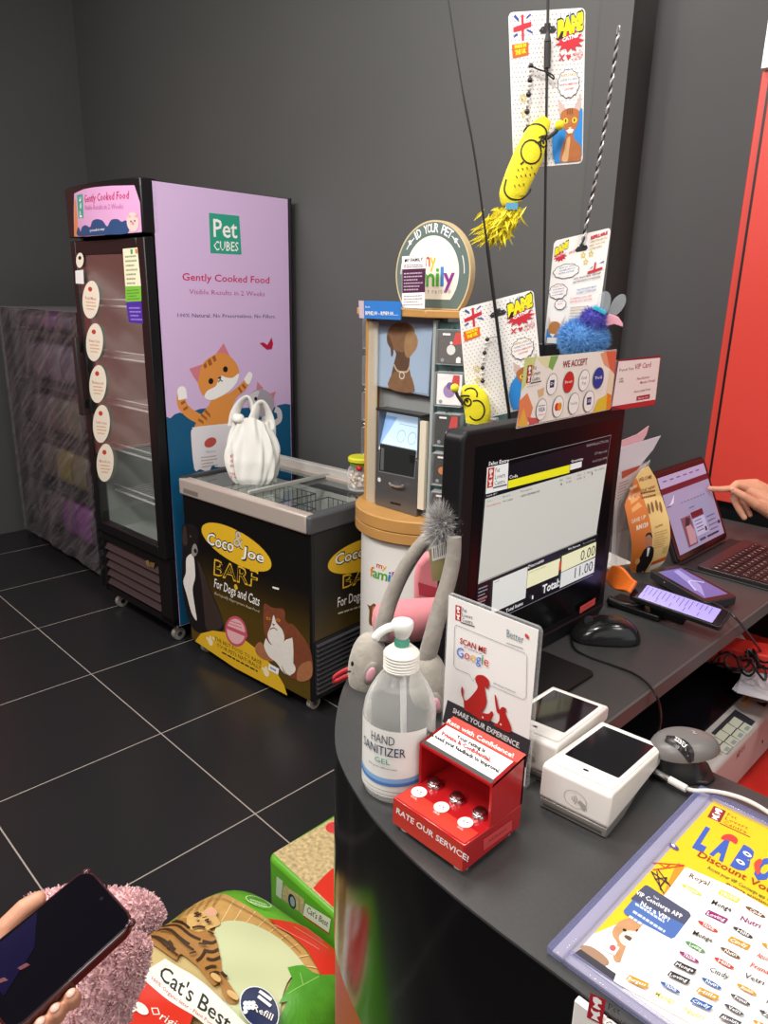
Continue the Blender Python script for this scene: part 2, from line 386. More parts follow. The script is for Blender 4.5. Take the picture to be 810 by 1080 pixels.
# door
dr = B(); yd = (-.05, -.006)
dr.box(FR, (x0, x0+.045), yd, (.425, 1.775), BLK); dr.box(FR, (-.06, 0), yd, (.425, 1.775), BLK); dr.box(FR, (x0+.045, -.06), yd, (1.715, 1.775), BLK); dr.box(FR, (x0+.045, -.06), yd, (.425, .475), BLK)
dr = dr.build('door', fr, bevel=.004)
s = B(); s.box(FR, (x0+.045, -.06), (-.045, -.041), (.475, 1.715), clear('#ffffff', .13, .02, glass=True)); s.build('glass_pane', dr, smooth=0)
s = B(); s.box(FR, (x0-.004, x0+.028), (-.085, -.062), (1.0, 1.36), m('#2a2123', .4)); s.box(FR, (x0, x0+.02), (-.064, -.048), (1.03, 1.07), BLK); s.box(FR, (x0, x0+.02), (-.064, -.048), (1.29, 1.33), BLK); s.build('handle', dr, bevel=.005)
FU = (FR.to_3x3() @ V((1, 0, 0)))
CRM = m('#f4e9d6', .4)
def sticker(): return Print(FR @ V((0, -.05, 0)), FU)
for (x, y), t in (((96, 316), 'Real Meat'), ((99.8, 361), 'Human Grade'), ((103.3, 405), 'Balanced'), ((107, 447), 'Gently Cooked'), ((111, 488), 'Made with Love')):
    c = sticker(); c.ell((x, y), (8.9, 1.2), (1.3, -20), CRM); c.ell((x-.8, y-11), (2.2, .2), (0, -2.6), m('#c8402e'), 12)
    c.text(t, (x-5.8, y-.6), (x+5.5, y+.8), (x-5.9, y-3.6), m('#c05a34'), .01); c.bars((x-5, y+2), (x+5, y+3), (x-4.2, y+9), 3, m('#d9a070'), .35); c.build('sticker', dr)
c = sticker(); c.ell((84.3, 274.5), (4, .2), (.4, -8), CRM, 18); c.ell((84.3, 272), (1.6, 0), (0, -2.2), INK, 10); c.build('sticker', dr)
c = sticker(); c.poly([(79.5, 285.5), (88, 284.5), (88.6, 299.5), (80, 299)], WHITE); c.build('sticker', dr)
c = sticker(); c.poly([(129.5, 262.5), (145, 261), (148.8, 301.5), (132.2, 302)], m('#f3edcf', .4)); c.bars((132, 270), (144, 269), (134, 298), 7, m('#8a9a6a'), .4)
c.poly([(137.5, 263), (140, 263), (140, 268), (138, 268)], m('#3aa05a')); c.poly([(142.5, 262.5), (145, 262.5), (145.3, 267.5), (143, 267.5)], m('#d8843a')); c.build('sticker', dr)
c = sticker(); c.poly([(132.1, 302), (148.8, 301.5), (149.3, 317.5), (132.8, 318.5)], m('#7cc242', .4)); c.bars((134, 306), (147, 305), (134.5, 315), 4, m('#4c8a2a'), .4); c.build('sticker', dr)
c = sticker(); c.poly([(132.9, 318.6), (149.3, 317.6), (151, 341.5), (136, 340)], m('#4b2fa0', .4)); c.bars((136, 324), (148, 324), (138, 336), 4, m('#9a86d8'), .4)
c.build('sticker', dr)
# header light box: bowed front
hd = B(); pr = [(-.636, 0), (.004, 0)]; n = 8
arc = [(x0-.004+.64*i/n, -.05-.035*math.sin(PI*i/n)) for i in range(n+1)]
hd.prism(FR, [(x0-.004, .02)]+arc+[(.004, .02)], 1.79, 1.99, BLK); hd = hd.build('header_box', fr, bevel=.004)
O = FR @ V((0, -.05, 0))
def hsurf(u, v, off):
    i = min(1, max(0, (u+.636)/.64)); return FR @ V((u, -.05-.035*math.sin(PI*i)-off, v))
c = Print(FR @ V((0, -.072, 0)), FU, surf=hsurf, view=(60, 180, 5.786), eps=.0002)
PINKP = m('#dba4cf', .35); MAG = m('#c3195a', .45)
c.poly([(105, 140), (180, 115), (250, 103), (340, 93), (450, 86), (478, 190), (490, 372), (380, 388), (200, 402), (95, 402), (98, 250)], PINKP)
c.poly([(105, 190), (118, 165), (128, 300), (128, 400), (96, 402)], m('#dd8a4a'))
c.poly([(128, 150), (172, 143), (176, 290), (136, 292)], m('#3d9e8e')); c.text('Pet', (165, 285), (160, 160), (146, 286), WHITE, .015)
c.text('Gently Cooked Food', (183, 197), (425, 170), (183, 150), MAG, .015); c.text('Visible Results in 2 Weeks', (186, 242), (400, 232), (186, 212), m('#c56aa8'))
c.poly([(130, 398), (130, 350), (142, 350), (152, 374), (165, 345), (192, 334), (222, 346), (236, 310), (265, 297), (298, 308), (322, 342), (342, 302), (375, 296), (395, 312), (418, 305), (425, 380), (300, 392)], m('#2b4a78'), 3)
c.text('petcubes.my', (222, 374), (308, 364), (222, 358), WHITE, .01)
c.circ((448, 312), .036, m('#e6c6c0')); c.poly([(428, 290), (424, 262), (442, 280)], m('#d8a8a8')); c.poly([(452, 278), (470, 258), (470, 288)], m('#d8a8a8')); c.circ((440, 308), .004, INK, 8); c.circ((458, 304), .004, INK, 8); c.circ((449, 320), .007, m('#cf8f92'), 10)
c.build('header_print', hd, seg=.03)
# lower grille
s = B(); s.box(FR, (x0, 0), (-.03, -.002), (.37, .42), BLK); s.box(FR, (x0, x0+.03), (-.03, -.002), (.1, .37), BLK); s.box(FR, (-.1, 0), (-.03, -.002), (.1, .37), BLK); s.box(FR, (x0, 0), (-.03, -.002), (.095, .125), BLK)
gr = m('#3d3233', .5)
for i in range(5):
    z = .135+i*.047; T = FR @ MX.Translation((0, -.018, z+.018)) @ MX.Rotation(-.6, 4, 'X'); s.box(T, (x0+.03, -.1), (-.006, .006), (-.02, .02), gr)
s.build('vent_grille', fr)
c = Print(FR @ V((0, -.03, 0)), FU, view=(0, 540, 4.5)); c.poly([(690, 232), (705, 228), (712, 262), (697, 254)], m('#c9a06a', .3, .6)); c.poly([(710, 236), (735, 243), (730, 268), (712, 258)], m('#b98d5a', .3, .6)); c.build('badge', fr)
for xx in (x0+.05, -.05):
    for yy in (.02, .6):
        s = B(); s.tube([FR @ V((xx, yy, .1)), FR @ V((xx, yy, .06))], .014, CHROME, 10); s.tube([FR @ V((xx-.012, yy, .031)), FR @ V((xx+.012, yy, .031))], .03, m('#b9b4ad', .3, .5), 16)
        s.tube([FR @ V((xx-.014, yy, .031)), FR @ V((xx+.014, yy, .031))], .012, CHROME, 10); s.build('caster', fr)
# side panel graphic
SV = (FR.to_3x3() @ V((0, 1, 0)))
LIL = m('#d0b3d9', .38)
s = B(); s.box(FR, (.0005, .004), (0.0, .682), (.09, 1.982), LIL); s.build('side_panel', fr, smooth=0)
c = Print(FR @ V((.004, 0, 0)), SV, view=(130, 180, 3.6))
BLU = m('#14567c', .4); ORG = m('#dd8f45', .45); BRN = m('#9a5b28', .5); TEAL = m('#2f9a80', .4); NAVY = m('#3b3a6e', .45); PNK = m('#cf7a86', .45)
wave = [(163, 934), (178, 940), (195, 925), (215, 918), (240, 928), (262, 915), (290, 905), (330, 900), (400, 905), (470, 900), (520, 895), (560, 905), (590, 890), (615, 885), (634, 888)]
c.poly([c.p(*q) for q in wave]+[V((.68, .092)), V((.0, .092))], BLU, uv=True)
c.build('wave_print', fr); c = Print(FR @ V((.004, 0, 0)), SV, view=(130, 180, 3.6)); c.poly([(325, 160), (440, 172), (449, 319), (331, 313)], TEAL); c.text('Pet', (343, 250), (433, 256), (341, 182), WHITE, .025, 2); c.text('CUBES', (343, 302), (437, 306), (343, 266), WHITE, .02)
c.build('logo', fr); c = Print(FR @ V((.004, 0, 0)), SV, view=(130, 180, 3.6)); c.text('Gently Cooked Food', (224, 416), (554, 428), (224, 388), MAG, .02, 2); c.text('Visible Results in 2 Weeks', (250, 468), (537, 477), (250, 449), m('#b0437f'))
c.text('100% Natural. No Preservatives. No Fillers.', (206, 556), (578, 560), (206, 541), NAVY, .008)
c.build('slogan', fr); c = Print(FR @ V((.004, 0, 0)), SV, view=(130, 180, 3.6)); c.poly([(517, 655), (532, 652), (547, 662), (563, 633), (569, 658), (564, 678), (545, 680), (535, 672)], m('#b5123f'))
c.build('butterfly_print', fr); c = Print(FR @ V((.004, 0, 0)), SV, view=(130, 180, 3.6), lift=.0009)
# board, tail, body, head (flat shapes of the printed cat)
c.line([(292, 944), (250, 920), (222, 885), (222, 838)], .044, ORG, 5); c.circ((222, 838), .022, WHITE); c.line([(226, 868), (222, 838)], .044, WHITE); c.line([(219, 885), (234, 876)], .012, BRN); c.line([(228, 908), (244, 897)], .012, BRN)
c.poly([(342, 862), (325, 890), (298, 922), (281, 950), (277, 978), (385, 972), (410, 905), (430, 860), (458, 838), (480, 805), (490, 775), (478, 764), (462, 790), (440, 815), (400, 845)], ORG, 3)
c.poly([(459, 795), (466, 778), (478, 763), (490, 774), (485, 795), (474, 812)], WHITE, 3)
for q in ([(285, 940), (303, 950), (305, 962), (283, 950)], [(298, 922), (317, 938), (318, 950), (293, 930)], [(312, 906), (330, 925), (330, 938), (306, 914)], [(440, 820), (452, 838), (446, 845), (434, 826)], [(455, 808), (466, 822), (461, 830), (449, 815)]): c.poly(q, BRN)
c.poly([(300, 735), (250, 752), (268, 785), (290, 815)], PNK); c.poly([(345, 705), (380, 655), (412, 720)], PNK)
c.poly([(285, 790), (300, 735), (330, 708), (365, 692), (400, 702), (430, 735), (438, 772), (415, 820), (370, 855), (330, 868), (300, 850), (285, 815)], ORG, 3)
c.poly([(308, 860), (318, 836), (350, 818), (362, 790), (372, 778), (390, 785), (415, 786), (438, 770), (430, 805), (400, 838), (360, 862), (330, 871)], WHITE, 3)
for q in ([(303, 738), (313, 728), (318, 744), (308, 752)], [(318, 722), (330, 712), (338, 735), (326, 742)], [(336, 708), (346, 700), (354, 720), (344, 727)]): c.poly(q, BRN)
c.circ((332, 799), .013, INK); c.circ((387, 754), .013, INK); c.poly([(357, 786), (372, 780), (368, 794)], INK); c.line([(367, 794), (360, 803)], .005, INK); c.line([(367, 794), (376, 800)], .005, INK)
GC = m('#a49ca6', .45); c.poly([(505, 830), (508, 800), (530, 825)], PNK); c.poly([(545, 850), (578, 838), (568, 870)], PNK)
c.ell((522, 882), (50, 8), (4, -52), GC); c.poly([(480, 850), (515, 835), (505, 870), (500, 905), (520, 925), (488, 915), (474, 880)], m('#cfc8cd'), 3); c.circ((502, 866), .009, INK); c.circ((537, 884), .009, INK); c.poly([(515, 878), (524, 878), (519, 886)], INK)
c.line([(570, 960), (592, 945), (590, 915), (575, 905)], .03, m('#cfc8cd'), 4)
c.view(180, 380, 2.84); c.poly([(60, 222), (66, 206), (84, 198), (290, 178), (308, 180), (314, 192), (313, 286), (304, 296), (150, 320), (128, 312), (112, 333), (88, 326), (70, 325)], m('#e4dfe2', .4), 3)
c.ell((118, 246), (18, -3), (2, -15), m('#c2514a')); c.text('Nutrition', (106, 278), (134, 275), (106, 270), m('#a08a90')); c.bars((90, 290), (138, 284), (92, 318), 4, m('#b4958c'), .35)
c.build('cat_picture', fr)
s = B()
for yy in (.66,):
    s.box(FR, (.0, .02), (.684, .69), (.1, 1.985), BLK)
s.build('rear_edge', fr)

# ================================================================ chest freezer
FZA = math.radians(4.2)
FZ = MX.Translation((-1.95, 1.579, 0)) @ MX.Rotation(FZA, 4, 'Z')
fz = thing('chest_freezer', 'black glass-top chest freezer with dog and cat pictures on its front', 'freezer', (-1.95, 1.579, 0), FZA)
fx = -.80; fd = .50
s = B(); s.box(FZ, (fx, 0), (0, .035), (.065, .745), BLK); s.box(FZ, (fx, 0), (fd-.03, fd), (.065, .745), BLK); s.box(FZ, (fx, fx+.04), (.035, fd-.03), (.065, .745), BLK); s.box(FZ, (-.04, 0), (.035, fd-.03), (.065, .745), BLK); s.box(FZ, (fx+.04, -.04), (.035, fd-.03), (.065, .10), BLK)
s = s.build('cabinet', fz, bevel=.003)
bg = gradz([(.07, '#5a4613'), (.3, '#4f3d10'), (.45, '#251d0c'), (.52, '#0e0d0e'), (.75, '#0c0c0d')])
ZU = FZ.to_3x3() @ V((1, 0, 0)); ZV = FZ.to_3x3() @ V((0, 1, 0))
c = Print(FZ @ V((0, -.0005, 0)), ZU, view=(180, 480, 3.682))
c.poly([(fx+.012, .068), (-.012, .068), (-.012, .742), (fx+.012, .742)], bg, uv=True)
YEL = m('#e3b528', .4); GOLD = m('#d1a92c', .45); WHT = m('#f4f2ee', .4)
c.ell((256, 357), (136, 70), (4, -64), YEL, 40); c.text('Coco', (141, 345), (243, 378), (144, 298), INK, .06, 2); c.text('Joe', (276, 392), (361, 420), (280, 350), INK, .06, 2)
c.text('Coco', (141, 343), (243, 376), (144, 300), WHT, .03, 2); c.text('Joe', (276, 390), (361, 418), (280, 352), WHT, .03, 2); c.text('&', (243, 352), (281, 366), (247, 286), INK, .04, 2); c.text('&', (244, 351), (280, 364), (248, 288), m('#c9c4b4'), .0, 2)
c.text('BARF', (167, 464), (336, 516), (170, 402), YEL, .03, 2); c.text('BARF', (172, 461), (331, 510), (174, 408), INK, -.015, 2)
c.text('For Dogs and Cats', (169, 512), (344, 586), (172, 478), WHT, .012, 2); c.text('Biologically Appropriate Raw Food', (172, 540), (344, 612), (173, 530), m('#c9c0a8'))
c.circ((254, 512), .012, YEL, 12)
DOG = m('#1a1517', .45, noise=.3, nscale=30); DG2 = m('#3a2d2a', .5, noise=.25, nscale=30); CW = m('#e8e2da', .5, noise=.1, nscale=60)
c.poly([(45, 285), (60, 268), (90, 270), (110, 300), (104, 360), (100, 395), (125, 440), (155, 520), (185, 590), (206, 655), (196, 684), (112, 690), (75, 650), (52, 560), (44, 480), (47, 380)], DOG, 4)
c.poly([(105, 410), (130, 460), (160, 540), (190, 610), (204, 655), (180, 680), (140, 676), (130, 600), (120, 500)], DG2, 4); c.poly([(48, 290), (58, 275), (66, 330), (60, 352), (48, 340)], DG2, 3)
c.poly([(62, 400), (88, 388), (96, 470), (86, 520), (95, 590), (102, 642), (82, 612), (64, 545), (50, 492), (60, 455)], CW, 4); c.poly([(86, 352), (98, 345), (106, 372), (96, 392), (82, 388)], m('#8f8884'), 3); c.ell((97, 372), (6, 2), (0, -9), INK, 12); c.circ((78, 315), .006, m('#6a4526'), 10)
c.poly([(96, 722), (118, 692), (165, 681), (225, 690), (290, 718), (350, 765), (405, 830), (440, 890), (454, 933), (380, 894), (250, 826)], YEL)
c.text('THE BEST FOOD TO RAISE', (172, 717), (354, 815), (172, 703), INK, .01); c.text('YOUR PETS NATURALLY', (180, 742), (352, 834), (180, 728), INK, .01); c.bars((200, 768), (345, 846), (200, 762), 1, INK)
for q in ((155, 724), (372, 843)):
    c.circ(q, .019, m('#f0e2b8'), 14)
    for k in range(3): c.circ((q[0]-12+k*12, q[1]-17+abs(k-1)*4), .008, m('#f0e2b8'), 10)
c.ell((255, 684), (42, 14), (5, -58), m('#c9536a'), 22); c.ell((255, 684), (35, 11), (4, -48), m('#e9b4b4'), 22); c.poly([(218, 660), (298, 692), (300, 708), (220, 674)], m('#c9536a')); c.bars((228, 640), (278, 656), (228, 652), 2, m('#c9536a'), .3)
FUR = m('#7a4128', .6, noise=.35, nscale=45); FURL = m('#a56a45', .6, noise=.3, nscale=45)
c.poly([(330, 742), (352, 726), (385, 770), (400, 800), (360, 792), (335, 770)], FURL, 4); c.poly([(462, 655), (505, 690), (545, 760), (552, 850), (528, 876), (490, 872), (460, 850), (455, 760)], FUR, 4); c.poly([(500, 820), (545, 800), (550, 855), (520, 878), (492, 870)], FURL, 4)
c.poly([(392, 680), (440, 690), (470, 700), (478, 760), (472, 850), (440, 842), (412, 805), (382, 780), (364, 740), (376, 700)], CW, 4)
c.poly([(362, 592), (370, 576), (392, 590), (412, 594), (436, 596), (446, 612), (448, 640), (468, 665), (474, 705), (450, 716), (425, 735), (390, 735), (368, 700), (362, 650)], FUR, 4)
c.poly([(401, 620), (412, 650), (436, 680), (442, 720), (415, 745), (388, 728), (378, 695), (392, 660)], CW, 4); c.ell((381, 634), (9, 2), (0, -6), m('#c87a2a'), 12); c.ell((419, 640), (9, 2), (0, -6), m('#c87a2a'), 12); c.circ((382, 634), .004, INK, 8); c.circ((418, 640), .004, INK, 8)
c.poly([(395, 652), (408, 656), (401, 664)], m('#a8605a')); c.line([(388, 676), (402, 670), (416, 680)], .004, m('#6a4a44'), 3)
c.ell((455, 822), (32, 8), (0, -28), CW, 20); c.poly([(430, 812), (446, 842), (468, 858), (440, 846)], m('#a89c94'))
c.poly([(384, 808), (423, 829), (419, 853), (381, 832)], WHITE); c.poly([(388, 820), (412, 833), (410, 840), (387, 827)], m('#8a9ac0')); c.poly([(397, 509), (423, 516), (421, 523), (398, 516)], WHITE)
c.build('front_print', fz)
c = Print(FZ @ V((.0005, 0, 0)), ZV, view=(180, 480, 3.682))
c.poly([(.012, .32), (fd-.012, .32), (fd-.012, .742), (.012, .742)], bg, uv=True)
c.ell((752, 385), (142, -44), (3, -62), YEL, 40); c.text('Coco', (637, 430), (752, 393), (640, 384), INK, .06, 2); c.text('Coco', (637, 428), (752, 391), (640, 386), WHT, .03, 2); c.text('Joe', (785, 400), (870, 372), (785, 360), WHT, .03, 2)
c.text('BARF', (667, 518), (835, 466), (668, 466), YEL, .03, 2); c.text('BARF', (672, 512), (830, 463), (673, 471), INK, -.015, 2); c.text('For Dogs and Cats', (648, 590), (830, 530), (649, 553), WHT, .012, 2); c.bars((650, 618), (800, 570), (650, 612), 1, m('#c9c0a8'))
c.build('side_print', fz)
s = B(); s.box(FZ, (.0, .004), (.01, fd-.01), (.09, .315), m('#1d1d1f', .5))
for i in range(11): s.box(FZ @ MX.Translation((.006, 0, .1+i*.02)) @ MX.Rotation(.5, 4, 'Y'), (-.006, .008), (.015, fd-.015), (-.003, .003), m('#3a3a3d', .45))
s.build('vent_grille', fz)
for xx in (fx+.05, -.05):
    for yy in (.05, fd-.05):
        s = B(); s.box(FZ, (xx-.018, xx+.018), (yy-.02, yy+.02), (.055, .066), STEEL); s.tube([FZ @ V((xx-.011, yy, .027)), FZ @ V((xx+.011, yy, .027))], .027, m('#a9a69e', .45), 16); s.tube([FZ @ V((xx-.013, yy, .027)), FZ @ V((xx+.013, yy, .027))], .012, STEEL, 10)
        s.box(FZ, (xx-.017, xx-.013), (yy-.01, yy+.01), (.02, .06), STEEL); s.box(FZ, (xx+.013, xx+.017), (yy-.01, yy+.01), (.02, .06), STEEL); s.build('caster', fz)
# lid frame
DGR = m('#4c4e51', .4)
ALU = m('#c0b3a9', .35, .3)
s = B()
s.box(FZ, (-.045, .005), (-.012, fd+.005), (.742, .815), DGR); s.build('lid_side_rail', fz, bevel=.012, seg=3); s = B(); s.box(FZ, (fx-.005, fx+.035), (-.012, fd+.005), (.742, .825), m('#2c2d2f', .4)); s.build('lid_side_rail', fz, bevel=.012, seg=3)
s = B(); s.box(FZ, (fx+.0, -.012), (-.016, .03), (.745, .818), ALU); s = s.build('front_rail', fz, bevel=.009, seg=3)
c = Print(FZ @ V((0, -.0165, 0)), ZU, view=(180, 480, 3.682)); c.poly([(50, 128), (106, 146), (105, 163), (49, 144)], m('#9b8f86', .4, .5)); c.build('rail_plate', fz)
s = B(); s.box(FZ, (fx+.03, -.03), (fd-.03, fd+.006), (.80, .85), m('#c9c6c0', .35, .3)); s.box(FZ, (fx+.03, -.03), (fd-.05, fd-.03), (.80, .82), ALU); s.build('rear_rail', fz, bevel=.004)
s = B(); s.box(FZ, (-.40, -.385), (.03, fd-.03), (.812, .828), m('#b4b3ae', .35, .4)); s.build('centre_rail', fz, bevel=.003)
for a, b, z in ((fx+.03, -.395, .812), (-.39, -.04, .806)):
    s = B(); s.face([FZ @ V(q) for q in ((a, .025, z+.004), (b, .025, z+.004), (b, fd-.03, z+.004), (a, fd-.03, z+.004))], clear('#dfe8e6', .10, .03, glass=True)); s.build('sliding_glass', fz, smooth=0)
# inside: pale tub with wire baskets of frozen packs
TUB = m('#c3c7bf', .5, noise=.15, nscale=8)
s = B(); q = (fx+.04, -.04, .035, fd-.03)
for x, y, z in (((q[0], q[1]), (q[2], q[3]), (.44, .45)), ((q[0], q[0]+.004), (q[2], q[3]), (.45, .744)), ((q[1]-.004, q[1]), (q[2], q[3]), (.45, .744)), ((q[0], q[1]), (q[2], q[2]+.004), (.45, .744)), ((q[0], q[1]), (q[3]-.004, q[3]), (.45, .744))): s.box(FZ, x, y, z, TUB)
s.build('tub', fz, smooth=0)
for a, b in ((-.36, -.07), (-.74, -.44)):
    s = B(); wm = m('#3d4c58', .4)
    for z in (.60, .66, .73):
        s.tube([FZ @ V(p) for p in ((a, .06, z), (b, .06, z), (b, fd-.06, z), (a, fd-.06, z))], .0028, wm, 5, closed=True)
    for i in range(11):
        xx = a+(b-a)*i/10; s.tube([FZ @ V((xx, .06, .73)), FZ @ V((xx, .06, .6)), FZ @ V((xx, fd-.06, .6)), FZ @ V((xx, fd-.06, .73))], .002, wm, 4)
    for i in range(9):
        yy = .06+(fd-.12)*i/8; s.tube([FZ @ V((a, yy, .73)), FZ @ V((a, yy, .6)), FZ @ V((b, yy, .6)), FZ @ V((b, yy, .73))], .002, wm, 4)
    s.build('wire_basket', fz)

# ================================================================ film-wrapped goods rack in the corner
rk = thing('display_rack', 'goods rack wrapped all round in cloudy stretch film beside the fridge', 'rack', (-4.3, 1.85, 0))
RX0, RX1, RY0, RY1, RZ = -4.86, -3.735, 1.545, 2.12, 1.46
DK = m('#1b1a1d', .5)
s = B(); s.box(I4, (RX0+.02, RX1-.02), (RY0+.02, RY1-.02), (.06, .12), DK); s.build('base_deck', rk, bevel=.005)
for x in (RX0+.03, RX1-.03):
    for y in (RY0+.03, RY1-.03):
        s = B(); s.box(I4, (x-.018, x+.018), (y-.018, y+.018), (0.0, RZ-.005), DK); s.build('post', rk)
for z in (.42, .72, 1.02, 1.32):
    s = B(); s.box(I4, (RX0+.03, RX1-.03), (RY0+.05, RY1-.03), (z, z+.015), DK); s.build('shelf', rk)
s = B(); s.box(I4, (RX0+.03, RX1-.03), (RY1-.04, RY1-.025), (.1, RZ-.02), m('#232127', .6)); s.build('back_panel', rk)
def wrap(a, z):
    P = [(RX0, RY0), (RX1, RY0), (RX1, RY1), (RX0, RY1)]; t = (a*4) % 4; i = int(t); f = t-i; p, q = P[i], P[(i+1) % 4]
    n = math.sin(a*61+z*9)*.006+math.sin(a*133-z*23)*.004
    x = p[0]+(q[0]-p[0])*f; y = p[1]+(q[1]-p[1])*f; nx, ny = ((0, -1), (1, 0), (0, 1), (-1, 0))[i]; k = math.sin(PI*f)**.4 if 0 < f < 1 else 0
    return (x+nx*n*k, y+ny*n*k, .075+z*(RZ-.075)+.004*math.sin(a*40)*(z > .99))
FILM = clear('#8f878c', .05, .2, bump=.9, nscale=34, streak=.6)
s = B(); s.grid(wrap, 240, 40, FILM, cu=True); s.box(I4, (RX0, RX1), (RY0, RY1), (RZ, RZ+.001), FILM); s.build('stretch_film', rk, smooth=60)
PK = {0: ['#1b1c22', '#3f333f', '#5a3558', '#4a3c49', '#3b3239'], 1: ['#1b1c23', '#4d424e', '#584a5a', '#514553', '#463c47'], 2: ['#1b1c22', '#44393f', '#4c4440', '#544d3c', '#463e40'], 3: ['#1a1a20', '#3d362e', '#6a5e2c', '#585034', '#443a32'], 4: ['#1c1a20', '#383030', '#57265a', '#66306a', '#3c3038']}
nm = {0: 'topmost', 1: 'second', 2: 'third', 3: 'fourth', 4: 'lowest'}
for r, z in enumerate((1.338, 1.037, .737, .437, .122)):
    hh = (.11, .25, .25, .25, .26)[r]
    for i in range(5):
        cx = RX0+.15+i*.206; s = B()
        def pk(a, b, cx=cx, z=z, hh=hh):
            t = 2*PI*a; w = .095*(1-.12*abs(2*b-1)**6); d = .12*(max(0, 1-abs(2*b-1)**3))**.5+.006
            return (cx+w*max(-1, min(1, 1.25*math.cos(t))), RY0+.17+d*math.sin(t), z+hh*b)
        s.grid(pk, 24, 10, m(PK[r][i], .5, noise=.6, nscale=9), cu=True)
        tag(s.build('food_pack', None, at=(cx, RY0+.17, z), smooth=60), '%s pouch dimly seen through stretch film on the %s shelf of the wrapped rack' % (('dark', 'mauve', 'middle', 'right-hand', 'rightmost')[i], nm[r]), 'pouch', 'pouches inside the wrapped rack')

# ================================================================ white carrier bag on the freezer
LW = FZ @ V((-.53, .17, .817))
bg_ = thing('plastic_bag', 'white knotted-handle plastic carrier bag standing on the chest freezer', 'bag', LW)
PL = m('#dedcd6', .34, bump=.35, nscale=28)
rx_ = (math.cos(YAW), math.sin(YAW))
def bagp(a, b):
    t = 2*PI*a; ca, sa = math.cos(t), math.sin(t); sg = lambda v: math.copysign(abs(v)**.7, v)
    w = .086+.018*math.sin(PI*min(1, b*1.1))-.022*max(0, b-.55)/.45; d = .068-.032*max(0, b-.35)/.65
    f = 1+(.05+.10*b)*math.sin(9*t+3*b)+.04*math.sin(17*t-6*b)
    if b < .08: f *= .86+b*1.75
    x, y = w*sg(ca)*f, d*sg(sa)*f
    return LW+V((rx_[0]*x-rx_[1]*y, rx_[1]*x+rx_[0]*y, .262*b+.012*math.sin(3*t)*b))
s = B(); s.grid(bagp, 96, 30, PL, cu=True); s.face([bagp(i/24, 0) for i in range(24)][::-1], PL); bd = s.build('bag_body', bg_, smooth=70)
def bl(x, y, z): return LW+V((rx_[0]*x-rx_[1]*y, rx_[1]*x+rx_[0]*y, z))
for pts, rr in ((((-.072, .01, .24), (-.066, .0, .285), (-.042, -.005, .33), (-.012, -.01, .352), (.004, -.01, .33), (.008, -.005, .28), (-.0, .0, .24)), [.034, .026, .018, .015, .016, .022, .03]),
                (((.0, -.01, .24), (.018, -.012, .29), (.03, -.012, .325), (.05, -.01, .332), (.066, .0, .30), (.072, .01, .26), (.066, .01, .225)), [.03, .022, .015, .014, .016, .024, .032])):
    s = B(); q = crom([bl(*p) for p in pts], 5, False); n = len(q); r2 = []
    for i in range(n):
        f = i/(n-1)*(len(rr)-1); k = min(int(f), len(rr)-2); r2.append(rr[k]+(rr[k+1]-rr[k])*(f-k))
    s.tube(q, r2, PL, 10, flat=.45); s.build('handle', bg_, smooth=70)
s = B(); s.lathe(MX.Translation(bl(-.05, -.02, .25)), [(.02, 0), (.026, .012), (.022, .028), (.014, .034)], PL, 14); s.build('knot', bg_, smooth=70)
def bsurf(u, v, off):
    p = V(bagp(.75+u/.40, v/.262)); q = V(bagp(.75+u/.40+.001, v/.262)); n = (q-p).cross(V((0, 0, 1))).normalized(); return p+n*(off+.002)
c = Print((0, 0, 0), (1, 0, 0), surf=bsurf); RP = m('#c94a4a', .5)
for y, t in ((.115, 'PET'), (.095, 'LOVERS'), (.075, 'CENTRE'), (.04, 'THANK'), (.025, 'YOU')): c.text(t, (-.062, y), (-.03, y), (-.062, y+.011), RP, .01, uv=True)
c.build('red_print', bd, seg=.006)

# treats jar on the freezer's back corner
JW = FZ @ V((-.13, .40, .817))
j = thing('treat_jar', 'clear jar of pale treats with yellow-green lid beside the plastic bin', 'jar', JW)
T = MX.Translation(JW)
s = B(); s.lathe(T, [(.001, .0005), (.05, .0005), (.056, .008), (.058, .05), (.054, .085), (.044, .098), (.044, .105)], clear('#ffffff', .14, .05), 28, close=False); s.build('glass', j, smooth=60)
s = B(); r = random.Random(3)
for i in range(60):
    a = r.random()*2*PI; q = .042*r.random()**.5; s.ball(JW+V((q*math.cos(a), q*math.sin(a), .012+.062*r.random())), (.009, .007, .008), m(r.choice(['#efe6d8', '#e3d3c0', '#d8c09a', '#c9a9a0']), .6), 8)
o = s.build('treats', j); o['kind'] = 'stuff'
s = B(); s.lathe(T, [(.046, .1), (.048, .112), (.03, .112)], m('#6d8a2c', .4), 24, close=False); s.lathe(T, [(.03, .118), (.054, .118), (.055, .13), (.05, .136), (.001, .136)], m('#d8d62e', .4), 28); s.build('lid', j)
s = B(); s.ball(JW+V((.03, -.04, .098)), (.014, .012, .012), m('#c22127', .4), 10); s.build('red_bow', j)
TW = FZ @ V((-.045, .365, .817))
s = B(); s.lathe(MX.Translation(TW), [(.022, 0), (.024, .004), (.024, .088), (.021, .092), (.001, .092)], m('#8c7436', .35, .3, noise=.3, nscale=30), 24); tag(s.build('treat_tin', None, at=TW), 'slim gold tin standing next to the jar of treats', 'tin')

